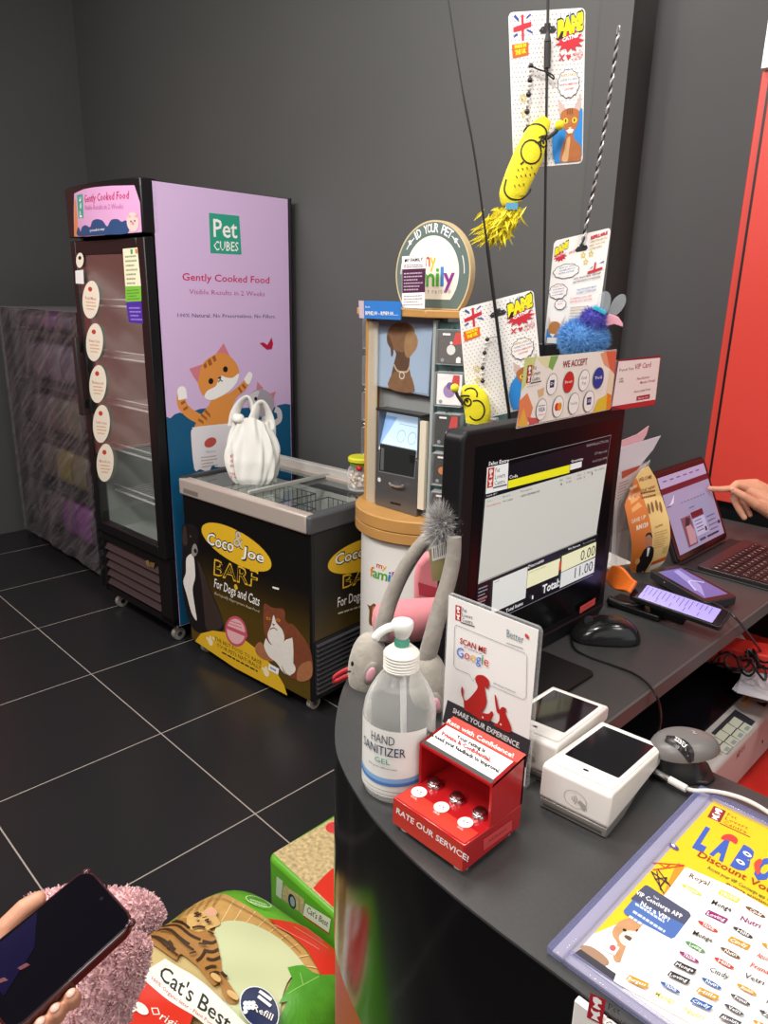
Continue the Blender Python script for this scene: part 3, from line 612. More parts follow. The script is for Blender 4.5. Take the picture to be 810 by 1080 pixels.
# ================================================================ pet tag kiosk
KX, KY, KR = -1.69, 1.885, .245
kc = thing('tag_kiosk', 'pet tag kiosk with a round white top sign and curved timber shelf', 'kiosk', (KX, KY, 0))
KB = MX.Translation((KX, KY, 0))
s = B(); s.lathe(KB, [(.222, 0), (.222, .79)], m('#ece9e4', .4), 56); bs = s.build('white_base', kc)
s = B(); s.lathe(KB, [(.238, .782), (KR, .786), (KR, .818), (.242, .82)], WOOD, 56); s.lathe(KB, [(.238, .822), (KR, .824), (KR, .862), (.24, .866)], WOOD, 56); s.build('timber_shelf', kc, smooth=30)
TEALB = m('#46605f', .5); ACR = clear('#eef2f2', .12, .05); PALE = m('#cfc3ac', .45)
BYF = 1.79
s = B(); s.box(I4, (-1.83, -1.55), (BYF, BYF+.02), (.866, 1.52), m('#8d9090', .5)); s.build('back_panel', kc)
s = B(); s.box(I4, (-1.862, -1.842), (BYF-.04, BYF+.03), (.866, 1.52), WOOD); s.build('side_edge', kc, bevel=.002)
s = B(); s.box(I4, (-1.842, -1.80), (BYF-.045, BYF-.04), (.866, 1.49), clear('#eadfc8', .35, .08)); s.build('side_strip', kc)
Lb = MX.Translation((-1.862, BYF, 0)) @ MX.Rotation(math.radians(118), 4, 'Z')
s = B(); s.box(Lb, (0, .19), (-.012, 0), (.866, 1.52), TEALB); s.build('left_board', kc)
Rb = MX.Translation((-1.555, BYF-.025, 0)) @ MX.Rotation(math.radians(24), 4, 'Z')
s = B(); s.box(Rb, (0, .24), (0, .014), (.866, 1.50), TEALB); s.build('right_board', kc)
s = B(); s.box(Rb, (-.006, .004), (-.02, .014), (.866, 1.505), m('#b7c0be', .3, .3)); s.build('edge_strip', kc)
s = B(); sh = [(-1.9, BYF+.12), (-1.87, BYF-.075), (-1.55, BYF-.085), (-1.36, BYF+.10), (-1.42, BYF+.2), (-1.8, BYF+.2)]
s.prism(I4, sh, 1.512, 1.535, WOOD); s.build('top_shelf', kc, bevel=.003)
# round header sign
Lp, Rp, Tp = at_y(417.5, 286, 1.80), at_y(496.5, 286, 1.80), at_y(457, 232, 1.80)
rr = (Rp.x-Lp.x)/2; SCn = V(((Rp.x+Lp.x)/2, 1.80, Tp.z-rr))
zc = math.asin((1.536-SCn.z)/rr); n = 48
circ = [(rr*math.cos(zc+(PI-2*zc)*i/n), rr*math.sin(zc+(PI-2*zc)*i/n)) for i in range(n+1)]
ST = basis(SCn, V((1, 0, 0)), V((0, 0, 1)), V((0, -1, 0)))
s = B(); s.prism(ST, circ, -.022, 0, m('#c9b48a', .5)); sg = s.build('round_sign', kc)
c = Print(SCn, (1, 0, 0)); cc = lambda k: [(x*k, max(y*k, circ[0][1])) for x, y in [(rr*math.cos(zc+(PI-2*zc)*i/n), rr*math.sin(zc+(PI-2*zc)*i/n)) for i in range(n+1)]]
c.poly(cc(.965), m('#5f6f6b', .45), uv=True); c.poly(cc(.715), m('#eae3d6', .45), uv=True)
for a0, a1 in ((2.55, 2.2), (.6, .95), (3.15, 2.75), (0.0, .4)):
    q = [(rr*.845*math.cos(a0+(a1-a0)*i/10), rr*.845*math.sin(a0+(a1-a0)*i/10)) for i in range(11)]; c.line(q, .003, WHITE, uv=True)
for i, ch in enumerate('ID YOUR PET'):
    if ch == ' ': continue
    a = PI/2+.56-.112*i; o = V((rr*.775*math.cos(a), rr*.775*math.sin(a))); t = V((math.sin(a), -math.cos(a))); nn = V((math.cos(a), math.sin(a))); w = .0105 if ch != 'I' else .004
    c.text(ch, o-t*w/1.25, o+t*w/1.25, o-t*w/1.25+nn*.026, WHITE, .03, 2, uv=True)
for a in (PI/2+.8, PI/2-.8):
    o = V((rr*.84*math.cos(a), rr*.84*math.sin(a))); c.poly([(o.x+.006*math.cos(t*.7), o.y+.005*math.sin(t*.7)) for t in range(9)], WHITE, uv=True)
    for k in (-1, 0, 1): c.poly([(o.x+k*.006+.0028*math.cos(t), o.y+.008-abs(k)*.002+.0028*math.sin(t)) for t in range(7)], WHITE, uv=True)
def ctext(c, word, cols, p0, p1, pt, off=.03):
    a, b, h = c.p(*p0), c.p(*p1), c.p(*pt); vs, _ = glyphs(word, off, 2); W0 = max(v[0] for v in vs)-min(v[0] for v in vs); x0 = 0
    for i, ch in enumerate(word):
        g, _ = glyphs(word[:i+1], off, 2); X1 = max(v[0] for v in g)-min(v[0] for v in vs); gw, _ = glyphs(ch, off, 2); w = max(v[0] for v in gw)-min(v[0] for v in gw)
        s0 = a+(b-a)*((X1-w)/W0); s1 = a+(b-a)*(X1/W0); c.text(ch, s0, s1, s0+(h-a), cols[i], off, 2, uv=True)
LC = dict(r=m('#d0402a', .45), o=m('#e58a1f', .45), y=m('#e8b82a', .45), g=m('#52a83a', .45), b=m('#3a7fc0', .45), p=m('#8a2f8a', .45), k=m('#b03a6a', .45))
c.view(350, 220, 3.173)
ctext(c, 'my', [LC['r'], LC['y']], (303, 190), (349, 196), (303, 143)); ctext(c, 'family', [LC['o'], LC['r'], LC['g'], LC['g'], LC['b'], LC['p']], (248, 262), (412, 258), (248, 200))
c.text('P E T  F R I E N D', (300, 285), (400, 283), (300, 274), m('#8a8a86'))
c.build('sign_print', sg)
# poster, machine
s = B(); P4 = [at_y(*q, BYF-.03) for q in ((394.4, 334), (457, 332), (452, 418), (394.4, 406.5))]
T = basis(P4[3], V((1, 0, 0)), V((0, 0, 1)), V((0, -1, 0)))
s.prism(T, [((q-P4[3]).x, (q-P4[3]).z) for q in P4], -.004, 0, m('#8b9bb0', .4)); po = s.build('poster', kc, smooth=0)
c = Print((0, BYF-.0305, 0), (1, 0, 0), view=(360, 310, 5.786))
c.poly([(200, 250), (560, 200), (540, 400), (528, 612), (200, 555)], m('#9db0c6', .4))
D1 = m('#7d5c42', .5, noise=.3, nscale=50); D2 = m('#5c4433', .5, noise=.3, nscale=50); D3 = m('#9a7855', .5, noise=.2, nscale=50)
c.poly([(320, 430), (335, 370), (330, 340), (400, 350), (418, 390), (415, 450), (432, 530), (440, 600), (295, 570), (303, 510)], D2, 4)
c.poly([(290, 575), (310, 490), (345, 475), (415, 480), (440, 600)], D1, 3)
c.poly([(278, 270), (285, 225), (310, 190), (350, 175), (400, 178), (435, 200), (450, 240), (445, 300), (420, 345), (370, 355), (330, 345), (300, 330), (283, 300)], D1, 4)
c.poly([(395, 250), (420, 225), (450, 240), (468, 285), (460, 330), (440, 360), (412, 390), (392, 375), (385, 320)], D3, 4); c.poly([(280, 250), (300, 270), (318, 335), (315, 375), (305, 380), (300, 330), (282, 300)], D2, 3); c.line([(322, 430), (345, 470), (400, 475), (418, 440)], .006, m('#b9a48a'), 3); c.ring((370, 497), .013, .004, m('#c9c2b4'))
c.build('dog_picture', po)
ST2 = m('#77787a', .38, .7); MY = 1.735
mx0, mx1 = at_y(396.5, 500, MY).x, at_y(440.5, 500, MY).x
zb = .866
s = B(); s.box(I4, (mx0, mx1), (MY, BYF-.005), (zb, 1.06), ST2); s.box(I4, (mx0, mx0+.008), (MY, BYF-.005), (1.06, 1.20), ST2); s.box(I4, (mx1-.008, mx1), (MY, BYF-.005), (1.06, 1.20), ST2); s.box(I4, (mx0, mx1), (BYF-.012, BYF-.005), (1.06, 1.20), ST2)
mc = s.build('engraving_machine', kc, bevel=.002)
s = B(); s.box(I4, (mx0-.004, mx1+.006), (MY-.002, BYF-.004), (1.2, 1.208), m('#2b2a2b', .3)); s.build('top_cover', mc)
s = B(); s.box(I4, (mx1+.003, mx1+.030), (MY, MY+.012), (zb+.03, 1.19), m('#ddd3bd', .4)); s.build('cream_strip', kc)
SP = [V((mx0+.008, MY+.004, 1.065)), V((mx1-.008, MY+.004, 1.065)), V((mx1-.008, MY+.04, 1.195)), V((mx0+.008, MY+.04, 1.195))]
nn = (SP[1]-SP[0]).cross(SP[3]-SP[0]).normalized(); s = B(); s.prism(basis(SP[0], V((1, 0, 0)), nn.cross(V((1, 0, 0))), nn), [(0, 0), ((SP[1]-SP[0]).length, 0), ((SP[1]-SP[0]).length, (SP[3]-SP[0]).length), (0, (SP[3]-SP[0]).length)], -.004, 0, m('#b6cfe6', .2, emit=.5)); sc_ = s.build('touch_screen', mc)
c = Print(SP[0], (1, 0, 0), SP[3]-SP[0]); c.poly([(0, .01), (0, .12), (.055, .12)], m('#86a8d8', .3, emit=.45), uv=True)
for q in (.09, .14): c.line([(q+.018*math.cos(t*.4), .06+.02*math.sin(t*.4)) for t in range(16)], .002, m('#8aa0b8', emit=.3), uv=True)
c.line([(.07, .1), (.18, .098)], .002, m('#8aa0b8', emit=.3), uv=True); c.line([(0.0, .006), (.2, .006)], .01, m('#f2f2f0', emit=.4), uv=True); c.build('screen_graphics', sc_)
c = Print((0, MY, 0), (1, 0, 0), view=(360, 420, 5.786)); GL = m('#2c2e2f', .12)
c.poly([(236, 272), (460, 318), (447, 492), (228, 448)], m('#a9abac', .3, .6)); c.poly([(238, 278), (456, 323), (443, 484), (230, 442)], GL); c.poly([(244, 300), (262, 304), (258, 440), (238, 436)], m('#5d6062', .2)); c.poly([(415, 345), (452, 352), (448, 400), (418, 395)], INK); c.build('window', mc)
s = B(); hp = [at_y(360+x/5.786, 420+y/5.786, MY-.012) for x, y in ((292, 516), (300, 528), (338, 540), (372, 540), (374, 530))]; s.tube(hp, .004, m('#c9c9c8', .25, .8), 8); s.build('handle', mc)
c = Print((0, MY, 0), (1, 0, 0), view=(360, 420, 5.786)); c.poly([(300, 630), (364, 645), (362, 657), (298, 642)], INK); c.build('slot', mc); c = Print((0, MY, 0), (1, 0, 0), view=(360, 420, 5.786)); c.circ((232, 497), .008, m('#dcdcda', .3), 12); c.build('white_button', mc)
# white base print
def cinv(x, y, r=.222):
    d = ray(x, y); ox, oy = CAM.x-KX, CAM.y-KY; a = d.x*d.x+d.y*d.y; b = 2*(ox*d.x+oy*d.y); cc_ = ox*ox+oy*oy-r*r; t = (-b-math.sqrt(max(0, b*b-4*a*cc_)))/(2*a); p = CAM+d*t
    return (r*math.atan2(p.y-KY, p.x-KX), p.z)
def csurf(u, v, off, r=.222): return V((KX+(r+off)*math.cos(u/r), KY+(r+off)*math.sin(u/r), v))
c = Print((0, 0, 0), (1, 0, 0), surf=csurf, inv=cinv, view=(360, 540, 5.4), eps=.0002)
ctext(c, 'my', [LC['r'], LC['y']], (200, 314), (258, 330), (203, 284)); ctext(c, 'family', [LC['o'], LC['g'], LC['g'], LC['b'], LC['p'], LC['p']], (164, 362), (345, 405), (168, 306))
c.build('logo', bs); c = Print((0, 0, 0), (1, 0, 0), surf=csurf, inv=cinv, view=(360, 540, 5.4), eps=.0002); c.poly([(148, 525), (165, 535), (185, 520), (200, 530), (218, 522), (222, 560), (215, 640), (160, 640), (160, 560)], m('#7a4a26', .5), 3); c.poly([(235, 640), (255, 575), (290, 565), (330, 570), (335, 585), (310, 640)], m('#8a5a30', .5), 3); c.poly([(178, 545), (190, 545), (188, 640), (176, 640)], m('#b98450', .5), 3)
c.build('dog_picture', bs)
# info card and price strip
ICO = at_y(437, 330, 1.715); s = B(); P4 = [at_y(*q, 1.715) for q in ((424, 270.5), (449.5, 268.5), (447.5, 325.5), (424, 324))]
s.prism(basis(P4[3], V((1, 0, 0)), V((0, 0, 1)), V((0, -1, 0))), [((q-P4[3]).x, (q-P4[3]).z) for q in P4], -.0015, 0, WHITE)
s.box(I4, (P4[3].x, P4[2].x), (1.70, 1.75), (1.535, 1.539), clear()); ic = s.build('info_card', None, at=(P4[3].x, 1.715, 1.535), smooth=0); tag(ic, 'small white and plum info card standing before the round sign', 'card')
c = Print((0, 1.7145, 0), (1, 0, 0)); PLUM = m('#4a2140', .45)
c.poly([(424.3, 284), (449, 283), (448.3, 308), (424.3, 309)], PLUM); c.text('MY FAMILY', (427, 276.5), (446, 275), (427, 273), INK, .02); c.bars((426, 279.5), (447, 278.5), (426, 281.5), 2, m('#8a8090')); c.bars((426, 288), (446, 287), (426, 305), 6, m('#b9a2b4'), .4); c.bars((426, 312), (446, 311), (426, 321), 4, m('#a9a0a8'), .4)
c.build('card_print', ic)
s = B(); P4 = [at_y(*q, 1.70) for q in ((378.5, 317), (422.5, 318), (422.5, 337.5), (379, 335.5))]
s.prism(basis(P4[3], V((1, 0, 0)), V((0, 0, 1)), V((0, -1, 0))), [((q-P4[3]).x, (q-P4[3]).z) for q in P4], -.003, 0, m('#2f74c0', .4))
pt_ = s.build('price_strip', None, at=P4[3], smooth=0); tag(pt_, 'blue price strip clipped to the left end of the kiosk top shelf', 'price label')
c = Print((0, 1.699, 0), (1, 0, 0), view=(360, 310, 5.786)); c.poly([(106, 40), (138, 42), (140, 150), (110, 146)], m('#b9a9b4', .4)); c.text('From', (147, 86), (175, 84), (147, 74), WHITE, .01); c.text('RM42.00 - RM89.00', (148, 128), (318, 132), (148, 104), WHITE, .03); c.text('each', (320, 132), (345, 132), (320, 124), WHITE); c.build('price_print', pt_)
# blister packs
CB = clear('#ffffff', .06, .06)
def pack(T, w, h, d, card, deco, label, grp, red=True):
    """clear hanging box: frame T has x along the board, y off it (negative = outwards), z up, origin at the box's foot"""
    t = thing('tag_pack', label, 'pet tag pack', T.translation, 0, grp)
    s = B(); s.box(T, (-w/2, w/2), (-d, 0), (0, h), CB); s.build('clear_box', t, bevel=.003)
    s = B(); s.box(T, (-w/2+.004, w/2-.004), (-d*.62, -d*.58), (.004, h-.006), m(card, .5)); s.build('card', t)
    O = T @ V((0, -d*.63, 0)); c = Print(O, T.to_3x3() @ V((1, 0, 0)))
    if red: c.poly([(.004, h*.55), (w*.36, h*.6), (w*.36, h*.92), (.012, h*.92)], RED, uv=True)
    c.line([(-w*.32, h*.86), (-.004, h*.86)], .006, WHITE, uv=True)
    for x, y, r, col in deco: c.poly([(x*w+r*w*math.cos(k*.5), y*h+r*w*1.1*math.sin(k*.5)) for k in range(13)], m(col, .4), uv=True)
    c.poly([(w*.2, h*.06), (w*.36, h*.06), (w*.36, h*.2), (w*.28, h*.24), (w*.2, h*.18)], WHITE, uv=True); c.poly([(-w*.3+.006*math.cos(k*.7), h*.12+.006*math.sin(k*.7)) for k in range(9)], m('#8a8f90'), uv=True); c.build('card_print', t)
    s = B(); s.tube([T @ V((0, -.004-d, h+.006)), T @ V((0, 0, h+.006))], .002, CHROME, 6); s.build('hook', t)
specs = [((485, 345), '#4e4743', [(0, .42, .16, '#d9d9d6'), (0, .62, .05, '#d9d9d6')], 'topmost clear tag pack on the right board, dark card with a silver tag'), ((473, 392), '#ece8e6', [(0, .45, .22, '#9a7ab0'), (.02, .6, .12, '#6a4a8a')], 'clear tag pack with a white card and purple tag, second down the right board'),
         ((473, 437), '#141314', [(0, .4, .06, '#d0d0ce'), (.1, .3, .05, '#9a9a98')], 'clear tag pack with a plain black card, third down the right board'), ((469, 479), '#1a1614', [(-.15, .45, .13, '#c8742a'), (.12, .4, .12, '#e0a030'), (0, .28, .1, '#a04a2a'), (.24, .3, .09, '#caa24a')], 'clear tag pack with orange beads on a black card, fourth down the right board'),
         ((467, 519), '#3a2b2b', [(0, .4, .12, '#c9b8b0')], 'lowest clear tag pack on the right board, half hidden by grey fluff')]
for k, ((px_, py_), card, deco, lab) in enumerate(specs):
    z = 1.375-k*.128; T = Rb @ MX.Translation((.058, -.001, z)); pack(T, .088, .105, .05, card, deco, lab, 'tag packs on the right board')
for k, card in enumerate(('#6a5c5c', '#d8d4d2', '#2a2224', '#7a3030')):
    z = 1.37-k*.128; T = Rb @ MX.Translation((.17, -.001, z)); pack(T, .088, .105, .05, card, [(0, .4, .12, '#b9b4b4')], ('upper', 'second', 'third', 'lowest')[k]+' clear tag pack of the far column on the right board', 'far tag packs on the right board')
for k, (card, lab) in enumerate((('#1d1b1d', 'topmost clear tag pack sticking out at the left of the kiosk'), ('#a9a9ab', 'empty-looking grey tag pack, second down the left of the kiosk'), ('#b8b6b8', 'tag pack with a red corner, third down the left of the kiosk'), ('#1b191b', 'black-card tag pack, lowest at the left of the kiosk'))):
    z = 1.395-k*.125; T = Lb @ MX.Translation((.045, 0, z)) @ MX.Rotation(PI, 4, 'Z'); pack(T, .08, .10, .045, card, [(0, .4, .1, '#8a8088')], lab, 'tag packs on the left board', red=(k in (2,)))

# ================================================================ litter bags on the floor
BA = math.radians(8); BC = V((-1.062, .535, 0)); BW, BL_ = .25, .335
BT = MX.Translation(BC) @ MX.Rotation(BA, 4, 'Z')
lb = thing('litter_bag', 'bulging green cat litter bag with a tabby cat picture, lying before the counter', 'litter bag', BC, BA)
def bpn(x, y): return (abs(x/BW)**5+abs(y/BL_)**5)**.2
def btop(x, y):
    p = min(1, bpn(x, y)); return .09+.122*max(0, 1-p**5)**.5 + .004*math.sin(x*31+y*17)*(1-p) + .003*math.sin(y*43-x*29)*(1-p*p)
GRB = m('#63ad2e', .32, noise=.25, nscale=7, bump=.12)
def bshape(a, b):
    t = 2*PI*a; ca, sa = math.cos(t), math.sin(t); k = (abs(ca)**5+abs(sa)**5)**-.2; p = 1-abs(1-2*b) if True else 0
    x, y = BW*ca*k*p, BL_*sa*k*p; z = btop(x, y) if b >= .5 else .09-.088*max(0, 1-p**6)**.5
    return BT @ V((x, y, z))
s = B(); s.grid(bshape, 96, 64, GRB, cu=True); bmesh.ops.remove_doubles(s.bm, verts=s.bm.verts, dist=.0005); body = s.build('bag_body', lb, smooth=70)
BU, BV_ = BT.to_3x3() @ V((1, 0, 0)), BT.to_3x3() @ V((0, 1, 0))
def bsf(u, v, off):
    p = bpn(u, v)
    if p > .975: u, v = u*.975/p, v*.975/p
    return BT @ V((u, v, btop(u, v)+off))
c = Print(BT @ V((0, 0, .205)), BU, BV_, surf=bsf, view=(90, 920, 3), eps=.00035)
BEI = m('#cdb87e', .4); PALEG = m('#cbd2a4', .4); TAN = m('#c39a58', .45, noise=.2, nscale=60); GR2 = m('#4f9a2a', .35, noise=.3, nscale=30); RDB = m('#d2321f', .35)
c.poly([(175, 205), (270, 150), (420, 120), (520, 165), (640, 225), (730, 320), (690, 420), (610, 560), (420, 640), (100, 660), (0, 600), (-60, 560), (40, 430)], BEI, 3)
c.poly([(178, 205), (225, 160), (290, 120), (345, 75), (405, 50), (440, 52), (475, 80), (560, 130), (640, 185), (700, 250), (745, 322), (712, 318), (650, 240), (580, 192), (500, 165), (420, 170), (330, 150), (240, 180)], TAN, 3)
for i in range(9):
    t = i/8; c.line([(430+t*270, 160+t*140+18*math.sin(PI*t)*-1), (470+t*270, 85+t*215-25*math.sin(PI*t))], .002, m('#e6cf9a', .5))
for i in range(5): c.line([(290+i*28, 135-i*6), (318+i*28, 92-i*9)], .002, m('#9a7038', .5))
c.line([(250, 165), (340, 105), (420, 80), (480, 110), (580, 165), (680, 260)], .002, m('#9a7038', .5), 4)
c.poly([(425, 172), (500, 166), (590, 200), (660, 262), (700, 318), (650, 345), (620, 420), (600, 520), (470, 500), (440, 420), (420, 300), (410, 220)], PALEG, 3)
c.poly([(575, 145), (640, 140), (700, 138), (800, 220), (800, 320), (745, 322), (700, 250), (640, 187)], RDB, 0); c.line([(600, 165), (740, 240)], .003, m('#e07a68')); c.line([(660, 160), (770, 225)], .003, m('#e07a68'))
c.poly([(640, 312), (668, 305), (690, 302), (720, 322), (745, 325), (790, 310), (830, 330), (840, 640), (600, 640), (605, 480), (640, 420), (612, 428), (640, 385), (655, 350)], GR2, 0); c.line([(640, 400), (700, 360), (740, 330)], .002, m('#8ac45a')); c.line([(680, 330), (690, 370)], .002, m('#8ac45a'))
c.line([(548+40*math.cos(i*.35), 86+20*math.sin(i*.35)+6*math.cos(i*.35)) for i in range(18)], .002, m('#d6ecc0'), closed=True); c.bars((520, 84), (575, 92), (522, 94), 2, m('#d6ecc0'), .4)
# tabby cat
CT = m('#a8783c', .5, noise=.2, nscale=60); CTL = m('#d4ae6c', .5, noise=.15, nscale=60); STR = m('#3f2914', .5)
c.poly([(178, 203), (230, 172), (300, 150), (340, 160), (380, 185), (412, 225), (428, 285), (436, 340), (462, 385), (487, 418), (476, 434), (448, 430), (432, 400), (425, 378), (405, 384), (372, 340), (352, 310), (305, 272), (290, 290), (262, 275), (215, 240)], CT, 4)
c.poly([(322, 150), (335, 138), (372, 132), (385, 122), (402, 118), (418, 135), (415, 150), (426, 172), (424, 186), (400, 195), (385, 202), (350, 205), (325, 185)], CTL, 4); c.poly([(375, 132), (400, 122), (415, 132), (410, 150), (392, 148)], m('#d9a58a', .5), 3)
for q in ([(225, 185), (262, 190), (300, 225), (330, 245)], [(245, 172), (290, 180), (330, 215), (365, 232)], [(275, 160), (305, 170), (330, 195)], [(205, 205), (240, 225), (285, 262)], [(262, 262), (275, 250), (265, 235)], [(372, 238), (400, 245), (415, 240)], [(375, 265), (402, 272), (422, 265)], [(385, 292), (405, 298), (428, 290)], [(352, 298), (366, 288), (378, 270)], [(380, 330), (400, 322), (415, 325)], [(395, 352), (412, 345), (425, 350)], [(432, 345), (440, 355), (450, 362)], [(345, 145), (360, 140)], [(350, 152), (368, 145)], [(380, 172), (392, 168)], [(385, 180), (400, 178)], [(340, 200), (360, 195), (380, 200)]): c.line(q, .0062, STR, 4)
for q in ([(215, 215), (250, 250), (295, 285)], [(235, 195), (275, 212), (310, 245), (345, 268)], [(285, 165), (310, 178)], [(390, 215), (408, 225)], [(360, 250), (385, 255)], [(330, 280), (352, 275)]): c.line(q, .004, STR, 4)
c.ell((415, 370), (16, 6), (-4, -14), CTL, 14); c.ell((468, 420), (18, 6), (-4, -12), CTL, 14); c.poly([(352, 178), (365, 176), (360, 184)], INK); c.line([(372, 168), (386, 164)], .003, INK); c.line([(345, 162), (356, 164)], .003, INK); c.poly([(392, 182), (400, 180), (397, 188)], m('#b9705a'))
# brand label, red field, pellets, roundel
PEL = m('#cbb076', .6, noise=.9, nscale=110)
c.poly([(60, 440), (120, 390), (172, 345), (205, 385), (120, 440), (40, 480), (-40, 540)], PEL)
c.poly([(175, 368), (232, 402), (345, 485), (300, 640), (-60, 600), (20, 480)], RDB)
c.poly([(255, 303), (330, 352), (470, 470), (530, 530), (470, 600), (345, 490), (172, 366)], m('#f0ece2', .4)); c.text("Cat's Best", (233, 366), (452, 538), (252, 326), m('#20281f', .45), .018, 2); c.text('100% Organic litter - Plant Power', (212, 376), (420, 540), (217, 366), m('#c04a3a'), .005); c.text('Original', (203, 470), (330, 570), (218, 446), m('#f2e3d8'), .01)
c.ell((133, 447), (32, 6), (-8, -32), m('#f0ece2', .4)); c.line([(120, 465), (135, 445), (148, 432)], .003, m('#7a6a5a')); c.line([(128, 440), (138, 448), (142, 462)], .003, m('#7a6a5a')); c.ell((180, 465), (22, 4), (-6, -20), m('#f0ece2', .4))
c.ell((552, 462), (62, 10), (-6, -64), m('#e6ecee', .4)); c.ell((552, 462), (59, 9), (-6, -61), m('#18264e', .4))
for k in range(7): c.circ((508+(k % 3)*12, 448+(k//3)*14), .005, m('#e6ecee', .4), 8)
c.line([(552, 415), (590, 440)], .006, WHITE); c.line([(548, 430), (588, 458)], .006, WHITE); c.text('Refill', (530, 470), (590, 500), (538, 452), WHITE, .02); c.build('bag_print', body, seg=.012)
# second bag, brick shaped
b2 = thing('litter_bag', 'squared green litter bag showing wood pellets, tucked behind the tabby cat bag', 'litter bag', (-1.05, 1.02, 0))
X0, X1, Y0, Y1, ZT = -1.292, -.86, .893, 1.19, .2
s = B(); s.prism(I4, rrect(X0, X1, Y0, Y1, .02), .002, ZT, GRB); o = s.build('bag_body', b2, bevel=.012, seg=3)
c = Print((0, 0, ZT), (1, 0, 0), (0, 1, 0), view=(270, 850, 4.7), lift=.0006)
q = [c.p(92, 240), c.p(280, 412), c.p(400, 520)]; c.poly([c.p(85, 235), c.p(275, 415), c.p(330, 465), V((X1-.02, Y0+.02)), V((X1-.02, Y1-.03)), c.p(388, 58)], m('#c4ab7c', .6, noise=.9, nscale=95), uv=True)
c.poly([c.p(283, 408), c.p(380, 500), V((X1-.02, Y0+.02)), V((X1-.02, 1.08)), c.p(380, 310), c.p(330, 355)], RDB, uv=True); c.circ((386, 108), .022, m('#cf3a3a'))
c.build('top_print', o)
c = Print((0, Y0, 0), (1, 0, 0), view=(270, 850, 4.7), lift=.0006)
c.poly([(103, 348), (134, 372), (126, 462), (100, 440)], m('#cfd8c4', .4)); c.poly([(136, 385), (240, 462), (236, 540), (130, 462)], m('#c4ab7c', .6, noise=.9, nscale=95)); c.ell((180, 472), (20, 14), (0, -34), m('#1d2d3a')); c.ell((182, 474), (12, 8), (0, -24), m('#9aa8b0'))
c.poly([(246, 482), (372, 560), (362, 628), (234, 540)], m('#efeadd', .4)); c.text("Cat's Best", (252, 525), (356, 600), (258, 497), m('#24281f', .45), .015, 2); c.line([(236, 545), (366, 636)], .004, RDB); c.build('side_print', o)

# ================================================================ the counter
ZC = 1.03
ct = thing('service_counter', 'black curved-end service counter with a raised ledge and red desk behind', 'counter', (-.3, 1.0, 0))
EDGE = [(1.3, .452), (-.29, .452), (-.348, .4535), (-.401, .458), (-.45, .466), (-.489, .475), (-.534, .4905), (-.565, .504), (-.603, .525), (-.652, .567), (-.71, .632), (-.752, .70), (-.783, .78), (-.80, .87), (-.805, 1.0)]
CURV = [EDGE[0]]+[(p.x, p.y) for p in crom(EDGE[1:], 4, False)]
TOPM = m('#3a3a3a', .40, noise=.22, nscale=240, spec=.6); WING = m('#2a2728', .3, spec=.45)
out = CURV+[(-.805, 1.945), (-.403, 1.945), (-.403, .83), (1.3, .83)]
s = B(); s.prism(I4, out, ZC-.024, ZC, TOPM); s.build('worktop', ct)
s = B(); s.box(I4, (-.4035, -.398), (.83, 1.945), (ZC-.025, ZC-.0005), m('#4c4a49', .45)); s.build('grey_edge_strip', ct)
def skirt(off, z0, z1, mt, name, bev=0):
    n = len(CURV); ins = []
    P = CURV+[(-.805, 1.945)]
    for i, p in enumerate(P):
        a, b = V(P[max(0, i-1)]), V(P[min(len(P)-1, i+1)]); t = (b-a).normalized(); nn = V((t.y, -t.x)); ins.append((V(p)-nn*off, V(p)-nn*(off-.018)))
    s = B()
    poly = [tuple(q[0]) for q in ins]+[tuple(q[1]) for q in ins][::-1]
    k = s.mi(mt); vs = [[s.bm.verts.new((q.x, q.y, z)) for q in (a, b)] for a, b in ins for z in (z0, z1)]
    for i in range(len(ins)-1):
        a0, a1, b0, b1 = vs[2*i], vs[2*i+1], vs[2*i+2], vs[2*i+3]
        for q in ((a0[0], b0[0], b1[0], a1[0]), (a0[1], a1[1], b1[1], b0[1]), (a0[0], a0[1], b0[1], b0[0]), (a1[0], b1[0], b1[1], a1[1])): s.bm.faces.new(q).material_index = k
    s.bm.faces.new((vs[0][0], vs[1][0], vs[1][1], vs[0][1])).material_index = k; s.bm.faces.new((vs[-2][0], vs[-2][1], vs[-1][1], vs[-1][0])).material_index = k
    s.build(name, ct, smooth=40)
skirt(.0008, .713, ZC-.0025, m('#0e0d0e', .13, spec=.55), 'black_apron'); skirt(-.001, 0, .713, m('#b8442c', .45), 'red_plinth')
s = B(); s.box(I4, (-.66, 1.25), (.62, 1.92), (.725, .75), m('#c9291f', .38)); s.build('red_desk', ct)
s = B(); s.box(I4, (-.78, -.76), (.8, 1.94), (0, ZC-.024), BLACK); s.box(I4, (-.78, -.41), (1.925, 1.942), (.75, ZC-.024), BLACK); s.build('inner_panel', ct)

